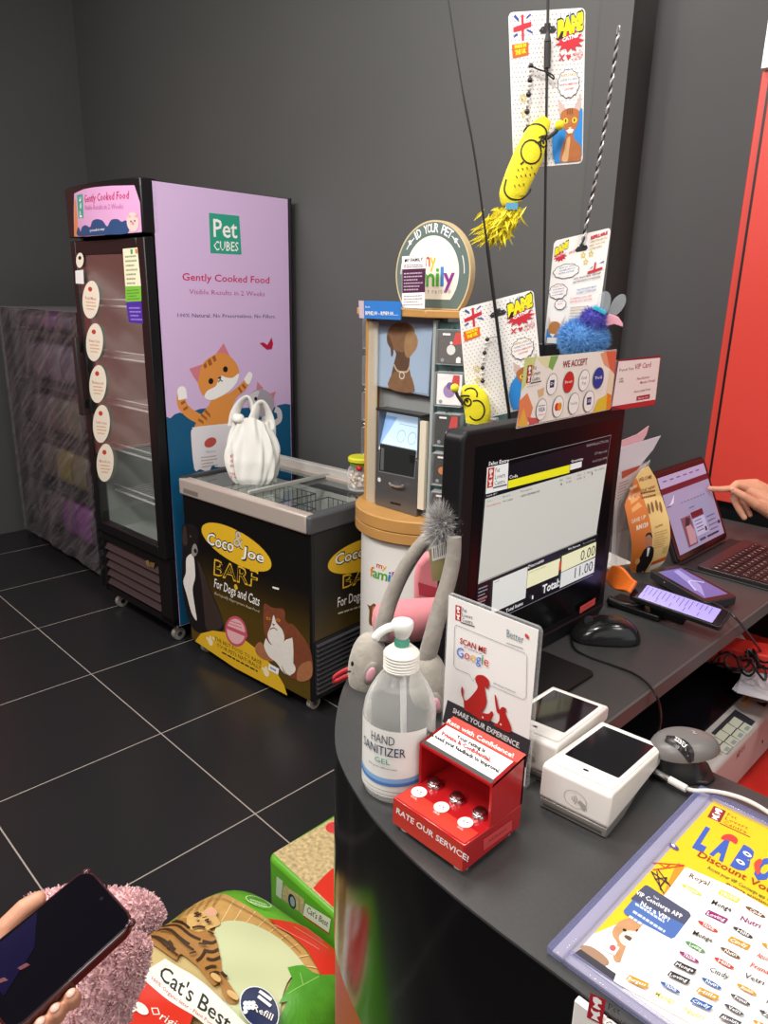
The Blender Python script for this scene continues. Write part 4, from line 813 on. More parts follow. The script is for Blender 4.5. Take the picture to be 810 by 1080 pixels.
def plc(c, p0, p1, pt, red, ink, bold=.0):
    """the shop's mark: red tile with two white animals, three lines of name, a rule. p0 lower left, p1 lower right, pt upper left (view units)"""
    a, b, t = c.p(*p0), c.p(*p1), c.p(*pt); e, h = b-a, t-a; P = lambda x, y: a+e*x+h*y
    c.poly([P(0, .08), P(.3, .08), P(.3, 1), P(0, 1)], red, uv=True)
    c.poly([P(x, y) for x, y in ((.06, .9), (.13, .95), (.22, .9), (.24, .78), (.18, .76), (.16, .68), (.24, .6), (.2, .55), (.08, .55), (.12, .68), (.07, .76))], WHITE, uv=True)
    c.poly([P(x, y) for x, y in ((.06, .5), (.1, .42), (.18, .44), (.22, .5), (.24, .36), (.18, .26), (.24, .14), (.08, .14), (.12, .28), (.06, .38))], WHITE, uv=True)
    for k, (w, x1) in enumerate((('Pet', .58), ('Lovers', .88), ('Centre', .9))):
        y = .72-.3*k; c.text(w, P(.36, y), P(x1, y), P(.36, y+.23), ink, bold, 1, uv=True)
    c.poly([P(.3, .0), P(1, .0), P(1, .06), P(.3, .06)], ink, uv=True)

# ---------------------------------------------------------------- rating box
rb = thing('rating_box', 'red acrylic RATE OUR SERVICE box with three steel push buttons', 'rating box', (-.4065, .52, ZC))
RB = m('#b81d22', .16, coat=.5); RBL = m('#c43a2c', .35)
X0, X1, YF, YM, YB = -.4555, -.3575, .477, .516, .572; ZB, ZL, ZF, ZT = ZC+.006, ZC+.038, ZC+.087, ZC+.095
TX = MX(((0, 0, 1, 0), (1, 0, 0, 0), (0, 1, 0, 0), (0, 0, 0, 1)))   # outline in (Y, Z), raised along X
s = B(); s.prism(TX, [(YF, ZB), (YB, ZB), (YB, ZL-.003), (YF, ZL)], X0, X1, RB); s.build('base_case', rb, bevel=.0012)
s = B()
for a, b in ((X0, X0+.003), (X1-.003, X1)): s.prism(TX, [(YM+.001, ZL-.001), (YB, ZL-.003), (YB, ZT), (YM, ZF)], a, b, RB)
s.prism(TX, [(YB-.003, ZL-.003), (YB, ZL-.003), (YB, ZT), (YB-.003, ZT-.001)], X0, X1, RB); s.prism(TX, [(YM, ZF), (YB, ZT), (YB, ZT-.003), (YM, ZF-.003)], X0, X1, RB); hd_ = s.build('hood', rb)
for x in (X0+.012, X1-.012):
    for y in (YF+.012, YB-.012):
        s = B(); s.lathe(MX.Translation((x, y, ZC)), [(.008, 0), (.009, .003), (.008, .0062)], m('#e8e4dc', .5), 14); s.build('foot', rb)
c = Print((0, YF, 0), (1, 0, 0), view=(400, 730, 4.765)); c.poly([(X0+.001, ZB+.001), (X1-.001, ZB+.001), (X1-.001, ZL-.001), (X0+.001, ZL-.001)], RBL, uv=True)
c.text('RATE OUR SERVICE!', (86, 604), (447, 852), (90, 578), WHITE, .035, 2); c.build('front_label', rb)
nrm = V((0, YB-YM, ZT-ZF)).normalized()
c = Print((0, YM, ZF), (1, 0, 0), nrm, view=(400, 730, 4.765)); q = (YB-YM)/nrm.y
c.poly([(X0, q*.72), (X1, q*.72), (X1, q), (X0, q)], RBL, uv=True); c.poly([(X0+.004, q*.1), (X1-.004, q*.1), (X1-.004, q*.70), (X0+.004, q*.70)], WHITE, uv=True)
c.poly([(X0+.002, 0.001), (X1-.002, 0.001), (X1-.002, q*.11), (X0+.002, q*.11)], m('#3a3a38', .4), uv=True)
c.text('Rate with Confidence!', (340, 155), (672, 333), (348, 136), WHITE, .025, 2); c.text('Your rating is', (386, 230), (532, 307), (390, 212), INK, .05); c.text('Private & Confidential.', (313, 217), (562, 356), (318, 198), m('#a8201c'), .055)
c.text('We need your feedback to improve!', (236, 208), (602, 410), (241, 190), INK, .05); c.text('Thank you for choosing us', (262, 254), (500, 390), (265, 245), WHITE, .01); c.build('top_label', hd_)
c = Print((0, YF, ZL), (1, 0, 0), (0, .095, -.003), view=(400, 730, 4.765)); c.poly([(X0+.002, .002), (X1-.002, .002), (X1-.002, .024), (X0+.002, .024)], RBL, uv=True)
for (x, y), t in (((200, 503), 'POOR'), ((313, 580), 'AVERAGE'), ((433, 658), 'GOOD')):
    c.ell((x, y), (40, 4), (-4, 27), m('#f0ece6', .4), 24); c.circ((x-9, y-6), .0009, INK, 8); c.circ((x+9, y+1), .0009, INK, 8)
    c.line([(x-13, y+8), (x, y+13 if t == 'GOOD' else y+9), (x+12, y+15 if t != 'GOOD' else y+12)], .0006, INK, 3); c.text(t, (x-42, y+26), (x-14, y+43), (x-38, y+16), WHITE, .01)
c.build('face_label', rb)
for k, (x, y) in enumerate(((278, 449), (391, 523), (507, 600))):
    p = hit(400+x/4.765, 730+y/4.765, V((0, YF, ZL+.004)), V((0, 0, 1))); s = B(); s.lathe(MX.Translation((p.x, p.y, ZL-.002)), [(.0085, 0), (.0085, .004), (.0078, .0055), (.0062, .006), (.0058, .0085), (.004, .0092), (.0005, .0093)], CHROME, 24); s.build('push_button', rb, smooth=50)
c = Print((X1, 0, 0), (0, 1, 0), view=(400, 730, 4.765)); c.poly([(522, 740), (665, 640), (665, 690), (522, 797)], m('#d64a4c', .4)); c.text('RATE-BOX', (550, 752), (640, 690), (550, 742), INK, .01); c.build('side_label', rb)
s = B(); s.tube([(X0-.0, .54, ZL+.012), (X0-.004, .54, ZL+.018), (X0-.004, .54, ZL+.03), (X0, .54, ZL+.034)], .003, RB, 8); s.build('side_clip', rb)

# ---------------------------------------------------------------- hand sanitiser
BX, BY = -.5005, .531; bt = thing('sanitizer_bottle', 'clear pump bottle of hand sanitizer gel beside the red rating box', 'bottle', (BX, BY, ZC)); TB = MX.Translation((BX, BY, ZC))
GELM = bpy.data.materials.new('clear_gel'); GELM.use_nodes = True; _b = GELM.node_tree.nodes['Principled BSDF'].inputs; _b['Base Color'].default_value = (.93, .95, .93, 1); _b['Roughness'].default_value = .03; _b['Transmission Weight'].default_value = 1; _b['IOR'].default_value = 1.33
prof = [(.0005, .004), (.034, .002), (.0395, .006), (.041, .014), (.041, .104), (.0392, .114), (.0345, .126), (.0285, .137), (.022, .146), (.0175, .152), (.0155, .156), (.0152, .16)]
s = B(); s.lathe(TB, prof, clear('#f4f6f2', .13, .04), 56, close=False); bb = s.build('bottle_body', bt, smooth=60)
s = B(); s.lathe(TB, [(.0005, .006), (.0375, .006), (.0392, .014), (.0392, .103), (.0372, .113), (.0325, .125), (.027, .135), (.0005, .135)], clear('#f4f6ee', .06, .1, bump=.5, nscale=45), 48, close=False); s.build('gel', bt, smooth=60)
PUMP = m('#ece9e0', .4)
s = B(); s.lathe(TB, [(.0, .153), (.0195, .153), (.0202, .155)]+[q for i in range(5) for q in ((.0194, .1555+i*.0036), (.0202, .1573+i*.0036))]+[(.0194, .1735), (.0155, .177), (.0115, .1805), (.0002, .181)], PUMP, 40); s.build('screw_cap', bt, smooth=30)
s = B(); s.lathe(TB, [(.0072, .179), (.0085, .182), (.0085, .187), (.0072, .189), (.0002, .189)], m('#4fa38a', .3), 24); s.build('green_collar', bt)
s = B(); PUM2 = m('#e2e2da', .3); s.lathe(TB, [(.0055, .188), (.0088, .193), (.0118, .2005), (.0125, .2075), (.011, .2095), (.0002, .21)], PUM2, 28)
L = lambda r_, u_, z: V((BX, BY, ZC+z))+V((_rt.x, _rt.y, 0))*r_+V((FW.x, FW.y, 0)).normalized()*u_
s.tube(crom([L(-.004, 0, .203), L(-.014, -.004, .2035), L(-.022, -.008, .201), L(-.027, -.010, .197), L(-.030, -.011, .192)], 3, False), [.005]*12+[.0038], PUM2, 10); s.build('pump_head', bt, smooth=50)
s = B(); s.tube([(BX+.003, BY, ZC+.152), (BX+.006, BY+.004, ZC+.02)], .0035, m('#e4e6e2', .4), 10); s.build('dip_tube', bt)
def binv(x, y, r=.0412):
    d = ray(x, y); ox, oy = CAM.x-BX, CAM.y-BY; a = d.x*d.x+d.y*d.y; b = 2*(ox*d.x+oy*d.y); k = ox*ox+oy*oy-r*r; t = (-b-math.sqrt(max(0, b*b-4*a*k)))/(2*a); p = CAM+d*t
    return (r*((math.atan2(p.y-BY, p.x-BX)+2*PI) % (2*PI)), p.z)
def bsurf_(u, v, off, r=.0412): return V((BX+(r+off)*math.cos(u/r), BY+(r+off)*math.sin(u/r), v))
c = Print((0, 0, 0), (1, 0, 0), surf=bsurf_, inv=binv, view=(380, 640, 5.143), eps=.0003); LB = m('#efeee8', .4)
u0, u1 = .0412*3.25, .0412*6.25; N = 30
c.poly([(u0+(u1-u0)*i/N, ZC+.014) for i in range(N+1)]+[(u1-(u1-u0)*i/N, ZC+.098) for i in range(N+1)], LB, uv=True)
for dz, w, h in ((.0345, .007, '#8fb4e0'), (.0305, .004, '#4f86cc')): c.line([(u0+(u1-u0)*i/24, ZC+dz+.006*(1-2*i/24)**2) for i in range(25)], w, m(h, .4), uv=True)
TXT = m('#4a4a58', .5); uc = .0412*((math.atan2(-BY, -BX)) % (2*PI))-.0125

c.text('HAND', (uc-.020, ZC+.0815), (uc+.008, ZC+.0815), (uc-.020, ZC+.0925), TXT, -.01, 2, uv=True); c.text('SANITIZER', (uc-.034, ZC+.0675), (uc+.020, ZC+.0675), (uc-.034, ZC+.0785), m('#2c3a5c', .5), .0, 2, uv=True)
c.text('GEL', (uc-.014, ZC+.057), (uc+.004, ZC+.057), (uc-.014, ZC+.0635), m('#6fae98', .5), .01, 2, uv=True); c.text('Kills germs without water', (uc-.022, ZC+.051), (uc+.012, ZC+.051), (uc-.022, ZC+.0535), TXT, uv=True)
for z in (.0235, .019): c.line([(uc-.03, ZC+z), (uc+.025, ZC+z)], .0007, m('#a8a69e'), uv=True)
c.build('label', bt, seg=.006)

# ---------------------------------------------------------------- review sign
SY = .635; QS = [at_y(*q, SY) for q in ((473.9, 630), (568.6, 662), (566, 800))]; x0, x1, zt = QS[0].x, QS[1].x, (QS[0].z+QS[1].z)/2
sg2 = thing('review_sign', 'acrylic SCAN ME review sign with a red dog and cat, standing behind the rating box', 'sign', ((x0+x1)/2, SY, ZC))
s = B(); T = basis((x0, SY, ZC), V((1, 0, 0)), V((0, 0, 1)), V((0, -1, 0))); s.prism(T, rrect(-.003, x1-x0+.003, .001, zt-ZC+.003, .006), -.004, 0, clear('#f2f4f4', .12, .03)); s.build('acrylic_sheet', sg2)
s = B(); s.box(I4, (x0, x1), (SY-.0, SY+.05), (ZC, ZC+.003), clear('#f2f4f4', .12, .03)); s.build('acrylic_foot', sg2)
s = B(); s.prism(T, [(.0, .004), (x1-x0, .004), (x1-x0, zt-ZC), (.0, zt-ZC)], .0002, .001, m('#eeebe8', .35)); pp = s.build('paper', sg2)
c = Print((0, SY-.001, 0), (1, 0, 0), view=(460, 620, 5.4)); RDP = m('#b5231f', .4); DGR2 = m('#38353a', .4)
q = [c.p(68, 635), c.p(545, 870)]; c.poly([c.p(66, 637), c.p(540, 868), V((x1, ZC+.03)), V((x0, ZC+.03))], DGR2, uv=True)
plc(c, (110, 188), (220, 222), (112, 96), RDP, m('#3a3a3c')); c.text('Better', (404, 278), (500, 318), (404, 232), m('#7a8a92'), .0, 2); c.ell((519, 275), (12, 6), (-2, -14), m('#cf4a3a'), 14); c.line([(402, 312), (498, 345)], .0008, m('#8a8a8a'))
bub = [(108, 222), (116, 210), (505, 370), (520, 388), (515, 620), (500, 636), (320, 558), (228, 508), (212, 530), (192, 492), (118, 460), (102, 440)]
c.line(bub, .0006, m('#8a8a90'), closed=True)
c.text('SCAN ME', (136, 312), (286, 374), (140, 282), RDP, .035, 2); c.text('to review us on', (160, 338), (262, 380), (162, 328), INK, .005)
GC2 = [m('#3f74d8'), m('#d84a3a'), m('#e8b02a'), m('#3f74d8'), m('#3aa05a'), m('#d84a3a')]; ctext(c, 'Google', GC2, (118, 386), (300, 448), (122, 332), .0)
c.text('NTT Mutiara Damansara', (328, 545), (455, 598), (330, 536), INK, .0)
c.poly([(160, 640), (150, 610), (145, 580), (152, 560), (158, 575), (158, 615), (175, 640), (225, 590), (240, 560), (228, 530), (228, 505), (245, 494), (275, 498), (300, 520), (306, 545), (296, 575), (280, 560), (285, 600), (290, 650), (275, 690), (250, 720), (235, 735), (190, 705), (165, 690)], RDP, 3)
c.poly([(240, 735), (262, 710), (300, 715), (318, 700), (328, 710), (322, 735), (305, 760), (285, 752), (250, 748)], RDP, 3)
c.poly([(348, 700), (336, 612), (346, 618), (362, 690), (378, 676), (402, 685), (398, 712), (410, 740), (430, 790), (425, 822), (370, 800), (330, 775), (360, 760), (364, 720)], RDP, 3)
for q in ((330, 740), (372, 775), (350, 765), (270, 735)): c.circ(q, .0014, m('#f0d8d4'), 8)
c.text('SHARE YOUR EXPERIENCE.', (98, 706), (478, 912), (104, 680), WHITE, .03, 2); c.bars((100, 728), (470, 925), (101, 736), 1, m('#c9c6c6')); c.build('sign_print', pp)

# ---------------------------------------------------------------- card terminals
def terminal(o, rz, label):
    t = thing('card_terminal', label, 'card terminal', o, rz, 'card terminals on the ledge'); T = MX.Translation(V(o)) @ MX.Rotation(rz, 4, 'Z')
    CW_ = m('#e6e1da', .35); W2 = .0405; L2 = .16
    TY = T @ MX(((0, 0, 1, 0), (1, 0, 0, 0), (0, 1, 0, 0), (0, 0, 0, 1)))
    side = [(.0, .016), (.003, .0135), (.03, .0135), (.055, .0135), (.10, .014), (L2-.004, .016), (L2, .02), (L2, .032), (L2-.003, .036), (.006, .056), (.001, .053)]
    s = B(); s.prism(TY, side, -W2, W2, CW_); bd = s.build('body', t, bevel=.0035, seg=3)
    s = B(); s.prism(TY, [(.002, .002), (.004, 0), (.05, 0), (.08, .010), (.11, .0145), (.055, .0134), (.03, .0134), (.001, .0134)], -W2+.0012, W2-.0012, m('#98938d', .3, .4)); s.prism(TY, [(.11, 0), (.15, 0), (.15, .016), (.11, .015)], -W2+.008, W2-.008, m('#4a4846', .4)); s.build('grey_underside', t, bevel=.0015)
    e = V((0, L2-.009, -.020)).normalized(); O = T @ V((0, .006, .056)); U = T.to_3x3() @ V((1, 0, 0)); Vv = T.to_3x3() @ e
    c = Print(O, U, Vv, eps=.0001); LL = .15
    c.poly(rrect(-W2+.003, W2-.003, .004, LL-.002, .006), m('#d8d4ce', .3), uv=True); c.poly(rrect(-W2+.0045, W2-.0045, .0055, LL-.0035, .006), m('#f0ede8', .25), uv=True)
    c.build('face_plate', bd)
    c = Print(O+Vv*0+U.cross(Vv)*.0006, U, Vv); c.poly(rrect(-W2+.0085, W2-.0085, .032, LL-.010, .002), m('#100f13', .08, spec=.6), uv=True); c.build('touch_screen', bd)
    c = Print(O+U.cross(Vv)*.0006, U, Vv); c.circ((0, 0), 0, INK) if False else None; c.poly([(.0035*math.cos(i*.5), .019+.0022*math.sin(i*.5)) for i in range(13)], INK, uv=True); c.build('camera_window', bd)
    O2 = T @ V((0, .0, .0)); c = Print(T @ V((0, .0008, 0)), U); c.line([(-W2+.006, .0065), (W2-.006, .0065)], .003, m('#4a4642', .4), uv=True); c.build('card_slot', bd)
    ln = m('#a8a296', .5); c = Print(O2, U); oc = V((.002, .032)); c.line([oc+V((.013*math.cos(i*.35), .010*math.sin(i*.35))) for i in range(18)], .0006, ln, uv=True, closed=True)
    for r in (.003, .0055, .008): c.line([oc+V((-.006+r*math.cos(a), r*math.sin(a))) for a in (-.7, -.35, 0, .35, .7)], .0009, ln, uv=True)
    c.poly([oc+V(p) for p in ((.006, .002), (.012, -.001), (.014, -.006), (.010, -.009), (.006, -.004), (.003, -.002))], ln, uv=True); c.build('contactless_mark', bd)
    return t
terminal((-.3265, .6235, ZC), math.radians(5), 'white touch-screen card terminal with the contactless symbol facing out, nearest the flyer')
terminal((-.4125, .654, ZC), math.radians(7), 'white touch-screen card terminal half hidden behind the review sign')

# ---------------------------------------------------------------- point-of-sale monitor
MXX = -.585; my0, my1, mz0, mz1 = .722, 1.150, ZC+.012, 1.412
mo = thing('checkout_monitor', 'black touch monitor showing a sales entry screen with total 11.00', 'monitor', (MXX, .93, ZC))
TM = basis((MXX, 0, 0), V((0, 1, 0)), V((0, 0, 1)), V((1, 0, 0)))
BEZ = m('#121214', .42, spec=.35)
s = B(); s.prism(TM, rrect(my0, my1, mz0, mz1, .014), -.034, 0, BEZ); s.prism(TM, rrect(my0+.095, my1-.05, mz0+.05, mz1-.06, .02), -.085, -.034, BEZ); bz = s.build('housing', mo, bevel=.005, seg=3)
c = Print((MXX, 0, 0), (0, 1, 0), view=(500, 450, 5.062)); SCR = m('#0f1016', .12, spec=.6)
c.poly(rrect(my0+.028, my1-.02, mz0+.022, mz1-.022, .002), m('#0a0a0d', .2, spec=.35), uv=True); sp_ = c.build('screen_glass', bz)
c = Print((MXX+.0006, 0, 0), (0, 1, 0), view=(500, 450, 5.062))
def em(h, k=.9): return m(h, .35, emit=k)
EG, EW, EY, EB, ER = em('#b4b8b2', .55), em('#c6cac8', .6), em('#c9c81a', .62), em('#d2d4b0', .6), em('#b8302a', .6)
DK_ = m('#0e0f18', .25, emit=.4); TW_ = em('#d8dade', .6); TK = m('#14151c', .4)
c.poly([(57, 240), (730, 50), (630, 800), (150, 1010), (5, 985)], DK_); c.line([(185, 178), (730, 45)], .0007, em('#8a8c90', .5)); c.line([(170, 1005), (632, 790)], .0007, em('#8a8c90', .5)); c.line([(730, 45), (705, 200)], .0005, em('#8a8c90', .4))
c.text('Sales Entry', (75, 208), (185, 188), (77, 188), TW_, .015); c.poly([(68, 218), (182, 193), (176, 330), (60, 360)], EW); plc(c, (66, 338), (172, 312), (74, 222), m('#a8241e', .4, emit=.4), TK)
c.text('Code', (184, 278), (230, 268), (185, 260), TW_, .01); c.poly([(180, 288), (508, 203), (506, 245), (177, 330)], EY); c.text('Quantity', (515, 190), (580, 175), (516, 178), TW_, .01); c.poly([(511, 200), (572, 184), (570, 215), (508, 232)], EW)
c.text('NAVALACTION', (598, 108), (712, 82), (599, 94), em('#8a8c90', .5)); c.text('27-Apr-26', (640, 150), (706, 135), (641, 137), em('#8a8c90', .5)); c.text('4:07:20 PM', (628, 192), (704, 172), (629, 180), em('#8a8c90', .5))
c.text('Search SKU', (62, 374), (118, 358), (63, 366), TW_); c.poly([(56, 385), (705, 197), (648, 575), (18, 840)], EG)
c.text('Code', (64, 402), (90, 395), (65, 396), TK); c.text('Brand', (150, 378), (186, 368), (151, 370), TK); c.text('Description', (244, 350), (305, 334), (245, 341), TK); c.text('1VLOR00150', (62, 430), (138, 410), (63, 420), ER, .01); c.text('MY CARD', (150, 404), (204, 389), (151, 395), TK); c.text('NEW MEMBERSHIP', (246, 376), (346, 348), (247, 365), TK)
for x, y, t, w in ((452, 290, 'Qty', 18), (490, 280, 'Price', 24), (548, 264, 'Disc', 20), (582, 254, 'T', 6), (598, 249, 'Amt', 30), (640, 236, 'Description', 50)): c.text(t, (x, y), (x+w, y-w*.27), (x, y-8), TK)
for x, y, t, w in ((458, 312, '1', 5), (488, 302, '11.00', 26), (544, 284, '0.00', 24), (580, 274, 'S', 6), (622, 256, '1', 5)): c.text(t, (x, y), (x+w, y-w*.27), (x, y-11), TK)
c.line([(22, 832), (650, 572)], .002, em('#8e918c', .4))
c.poly([(96, 822), (281, 745), (268, 912), (86, 995)], EW); c.text('Staff', (104, 832), (128, 822), (105, 826), TK); c.text('Discounts', (284, 756), (366, 718), (285, 738), TW_, .02); c.poly([(281, 770), (455, 700), (442, 790), (273, 862)], EB); c.text('Code  Description', (286, 782), (380, 744), (287, 775), TK)
c.text('Total Items', (162, 992), (254, 948), (164, 972), TW_, .025); c.text('1', (302, 920), (309, 917), (303, 900), TW_, .01); c.text('Total:', (356, 890), (448, 848), (360, 846), TW_, .045, 2)
c.text('Net Amount', (496, 658), (560, 634), (497, 646), TW_, .01); c.text('Rounding', (575, 628), (640, 602), (576, 618), em('#8a8c90', .5))
c.poly([(462, 690), (645, 613), (640, 690), (458, 775)], EB); c.poly([(458, 778), (640, 696), (632, 775), (450, 860)], EW); c.poly([(448, 718), (462, 712), (458, 760), (444, 766)], em('#b84a2a', .5))
c.text('0.00', (560, 716), (636, 682), (565, 660), TK, .0, 2); c.text('11.00', (528, 806), (624, 764), (533, 752), TK, .0, 2)
c.bars((16, 862), (66, 842), (8, 975), 7, em('#8a8c94', .5), .35); c.line([(14, 930), (60, 908)], .0012, ER); c.build('sales_screen', bz)
s = B(); s.prism(TM, [(my0+.02, ZC+.001), (my1-.03, ZC+.001), (my1-.006, mz0+.012), (my0+.006, mz0+.012)], -.03, .004, BEZ); s.build('chin', mo, bevel=.002)
c = Print((MXX+.0045, 0, 0), (0, 1, 0), view=(500, 450, 5.062)); c.poly([(565, 962), (648, 912), (643, 948), (562, 998)], m('#d84f4a', .45)); c.text('SALES-POS', (582, 972), (632, 942), (583, 963), m('#5a1a1a'), .01); c.build('red_sticker', mo)
s = B(); s.prism(I4, rrect(-.59, -.478, .775, .94, .012), ZC, ZC+.005, BEZ); s.build('stand_plate', mo, bevel=.0015)
s = B(); s.prism(I4, rrect(-.74, -.625, .80, .99, .015), ZC, ZC+.012, BEZ); s.prism(I4, rrect(-.70, -.66, .85, .97, .01), ZC+.012, ZC+.25, BEZ); s.build('stand', mo, bevel=.003)

# signs clipped to the monitor top
XS = -.578; Q = [at_x(*q, XS) for q in ((545, 452), (643, 432), (650.5, 368.5), (558.5, 378.5))]
s = B(); TS = basis((XS, 0, 0), V((0, 1, 0)), V((0, 0, 1)), V((1, 0, 0)))
acc = thing('payment_sign', 'WE ACCEPT payment sign in a clear sleeve fixed to the monitor top', 'sign', Q[0])
s.prism(TS, [(q.y, q.z) for q in Q], -.002, .0005, clear('#f4f4f4', .16, .05)); s.build('sleeve', acc)
c = Print((XS+.0006, 0, 0), (0, 1, 0), view=(540, 365, 5.0625)); c.poly([(68, 62), (556, 24), (522, 335), (24, 432)], m('#f1ece2', .35))
for p, h in (([(68, 62), (130, 57), (100, 170), (48, 240)], '#cfd98a'), ([(205, 55), (248, 50), (215, 130), (190, 110)], '#7fae5a'), ([(130, 60), (205, 54), (190, 120), (160, 100)], '#e3e2b0'), ([(490, 30), (556, 24), (545, 150), (520, 120), (480, 70)], '#d8674a'), ([(470, 40), (500, 30), (520, 120), (490, 100)], '#e8a07a'), ([(520, 120), (545, 150), (530, 265), (495, 280), (510, 190)], '#ecd9b8'), ([(40, 290), (80, 250), (110, 330), (90, 400), (26, 430)], '#e5875a'), ([(80, 380), (150, 385), (140, 408), (90, 420)], '#cf5a58'), ([(24, 432), (60, 330), (85, 425)], '#e8b04a'), ([(455, 285), (505, 260), (500, 340), (428, 356)], '#e2c23a'), ([(505, 250), (530, 262), (523, 335), (500, 340)], '#e8842a'), ([(135, 235), (170, 220), (165, 260), (140, 275)], '#dcb48a')): c.poly(p, m(h, .38))
plc(c, (72, 206), (152, 190), (82, 104), m('#a82b28', .4), m('#3a3a3c')); c.text('A Happier Pet', (76, 220), (140, 208), (77, 214), m('#8a6a6a'))
c.text('WE ACCEPT', (268, 116), (398, 98), (270, 80), m('#8f2a3a', .4), .02, 2)
lg = [((210, 203), '#f6f4f0', '#1d2a5a', 'eWallet'), ((298, 192), '#cf2f28', '#cf2f28', 'Boost'), ((380, 182), '#f6f4f0', '#8aa890', 'Grab Pay'), ((456, 170), '#1f3f9a', '#1f3f9a', 'TnG'), ((152, 338), '#f6f4f0', '#1d2a7a', 'VISA'), ((240, 322), '#f6f4f0', '#d8452a', ''), ((324, 306), '#f6f4f0', '#9a9a9a', 'UnionPay'), ((404, 294), '#f6f4f0', '#2a2a6a', 'JCB')]
for (x, y), f, k, t in lg:
    c.ell((x, y), (29, -4), (6, -58), m('#6a6a66', .4), 26); c.ell((x, y), (27, -4), (5.5, -55), m(f, .35), 26)
    if not t: c.ell((x-7, y+2), (12, -2), (2, -22), m('#d8352a', .4), 18); c.ell((x+7, y), (12, -2), (2, -22), m('#e8962a', .4), 18)
    elif t == 'VISA': c.line([(x-19, y-18), (x+20, y-24)], .0008, INK); c.text(t, (x-18, y+14), (x+17, y+8), (x-16, y-10), m(k, .4), .03); c.line([(x-19, y+30), (x+16, y+24)], .0008, m('#d8902a'))
    elif t in ('eWallet', 'JCB'): c.poly([(x-11, y-20), (x+13, y-24), (x+9, y+16), (x-13, y+20)], m(k, .4)); c.text('JCB' if t == 'JCB' else 'D', (x-8, y+6), (x+8, y+3), (x-7, y-10), WHITE, .02)
    elif t == 'Grab Pay': c.text('Grab', (x-17, y-2), (x+15, y-8), (x-15, y-20), m('#6a7a70'), .0); c.text('Pay', (x-12, y+26), (x+10, y+20), (x-11, y+8), m('#6a7a70'), .0)
    else: c.text(t, (x-20, y+8), (x+18, y+2), (x-19, y-7), WHITE if f != '#f6f4f0' else m(k), .02)
c.build('sign_print', acc)
Q = [at_x(*q, XS) for q in ((645, 430), (690.5, 425.5), (697.5, 376), (651, 380))]
vp = thing('card_sign', 'small VIP Card sign with a red strip right of the payment sign', 'sign', Q[0])
s = B(); s.prism(TS, [(q.y, q.z) for q in Q], -.0035, -.001, clear('#f0dede', .25, .05)); s.build('sleeve', vp)
c = Print((XS-.0008, 0, 0), (0, 1, 0), view=(540, 365, 5.0625)); MR = m('#a32330', .4)
c.poly([(562, 72), (796, 50), (762, 316), (528, 345)], m('#7d2a33', .4)); c.poly([(568, 82), (790, 62), (764, 285), (532, 322)], m('#f1e6e2', .35)); c.poly([(534, 322), (764, 287), (760, 312), (590, 338)], m('#b82c34', .4))
c.text('Present Your', (572, 136), (648, 126), (573, 120), INK, .01); c.text('VIP Card', (652, 126), (738, 112), (656, 96), MR, .02); c.text('New Exclusive', (665, 182), (732, 170), (667, 168), MR, .012); c.text('Member Pricing!', (682, 202), (762, 188), (684, 188), MR, .012); c.text('New Loyalty Points', (650, 250), (736, 234), (652, 238), MR, .012)
c.poly([(664, 268), (735, 256), (732, 280), (662, 292)], MR); c.text('Sign up now', (670, 284), (725, 274), (671, 274), WHITE, .01); c.circ((745, 264), .003, WHITE, 12); c.text('SCAN', (568, 182), (590, 178), (569, 172), INK, .0); c.text('HERE', (570, 196), (592, 192), (571, 186), INK, .0); c.build('sign_print', vp)

# ---------------------------------------------------------------- mouse
mc0, mc1 = V((-.574, 1.022, ZC)), V((-.487, 1.098, ZC)); ma = math.atan2(mc1.y-mc0.y, mc1.x-mc0.x); cm = (mc0+mc1)/2
ms = thing('computer_mouse', 'glossy black corded mouse on the counter in front of the monitor', 'mouse', cm, ma); TMo = MX.Translation(cm) @ MX.Rotation(ma, 4, 'Z')
def mshape(a, b):
    t = 2*PI*a; hl, hw = .0575, .031; k = math.sin(PI*b/2) if b < 1 else 1
    x, y = hl*math.copysign(abs(math.cos(t))**.75, math.cos(t))*(1-.0*b), hw*math.copysign(abs(math.sin(t))**.75, math.sin(t))
    ph = b*PI/2; r = math.cos(ph)**.55 if b < 1 else 0; zt = .036*(1-.35*((x*r-.012)/hl)**2)
    return TMo @ V((x*r, y*r*(1-.08*math.cos(t)), .004+zt*math.sin(ph)**1.0))
s = B(); s.grid(mshape, 48, 14, m('#1b1b1d', .2, coat=.3), cu=True); bmesh.ops.remove_doubles(s.bm, verts=s.bm.verts, dist=.0002); s.build('shell', ms, smooth=80)
s = B(); s.prism(TMo, [(.056*math.copysign(abs(math.cos(i*PI/16))**.75, math.cos(i*PI/16)), .030*math.copysign(abs(math.sin(i*PI/16))**.75, math.sin(i*PI/16))) for i in range(32)], 0, .0045, BLACK); s.build('underside', ms)
s = B(); s.tube([TMo @ V((-.03, -.003, .033)), TMo @ V((-.03, .003, .033))], .0075, m('#2c2c2e', .5), 16); s.build('scroll_wheel', ms)
s = B(); s.tube(crom([TMo @ V((-.056, 0, .008)), at_z(602, 671, ZC+.004), at_z(606, 684, ZC+.003), at_z(622, 693, ZC+.002), at_z(645, 701, ZC+.002), at_z(668, 710, ZC+.003), at_z(684, 722, ZC+.004), at_z(694, 738, ZC-.004), at_z(697, 756, .98), at_z(694, 775, .93), at_z(688, 800, .80)], 5, False), .0018, BLACK, 8); s.build('cord', ms)

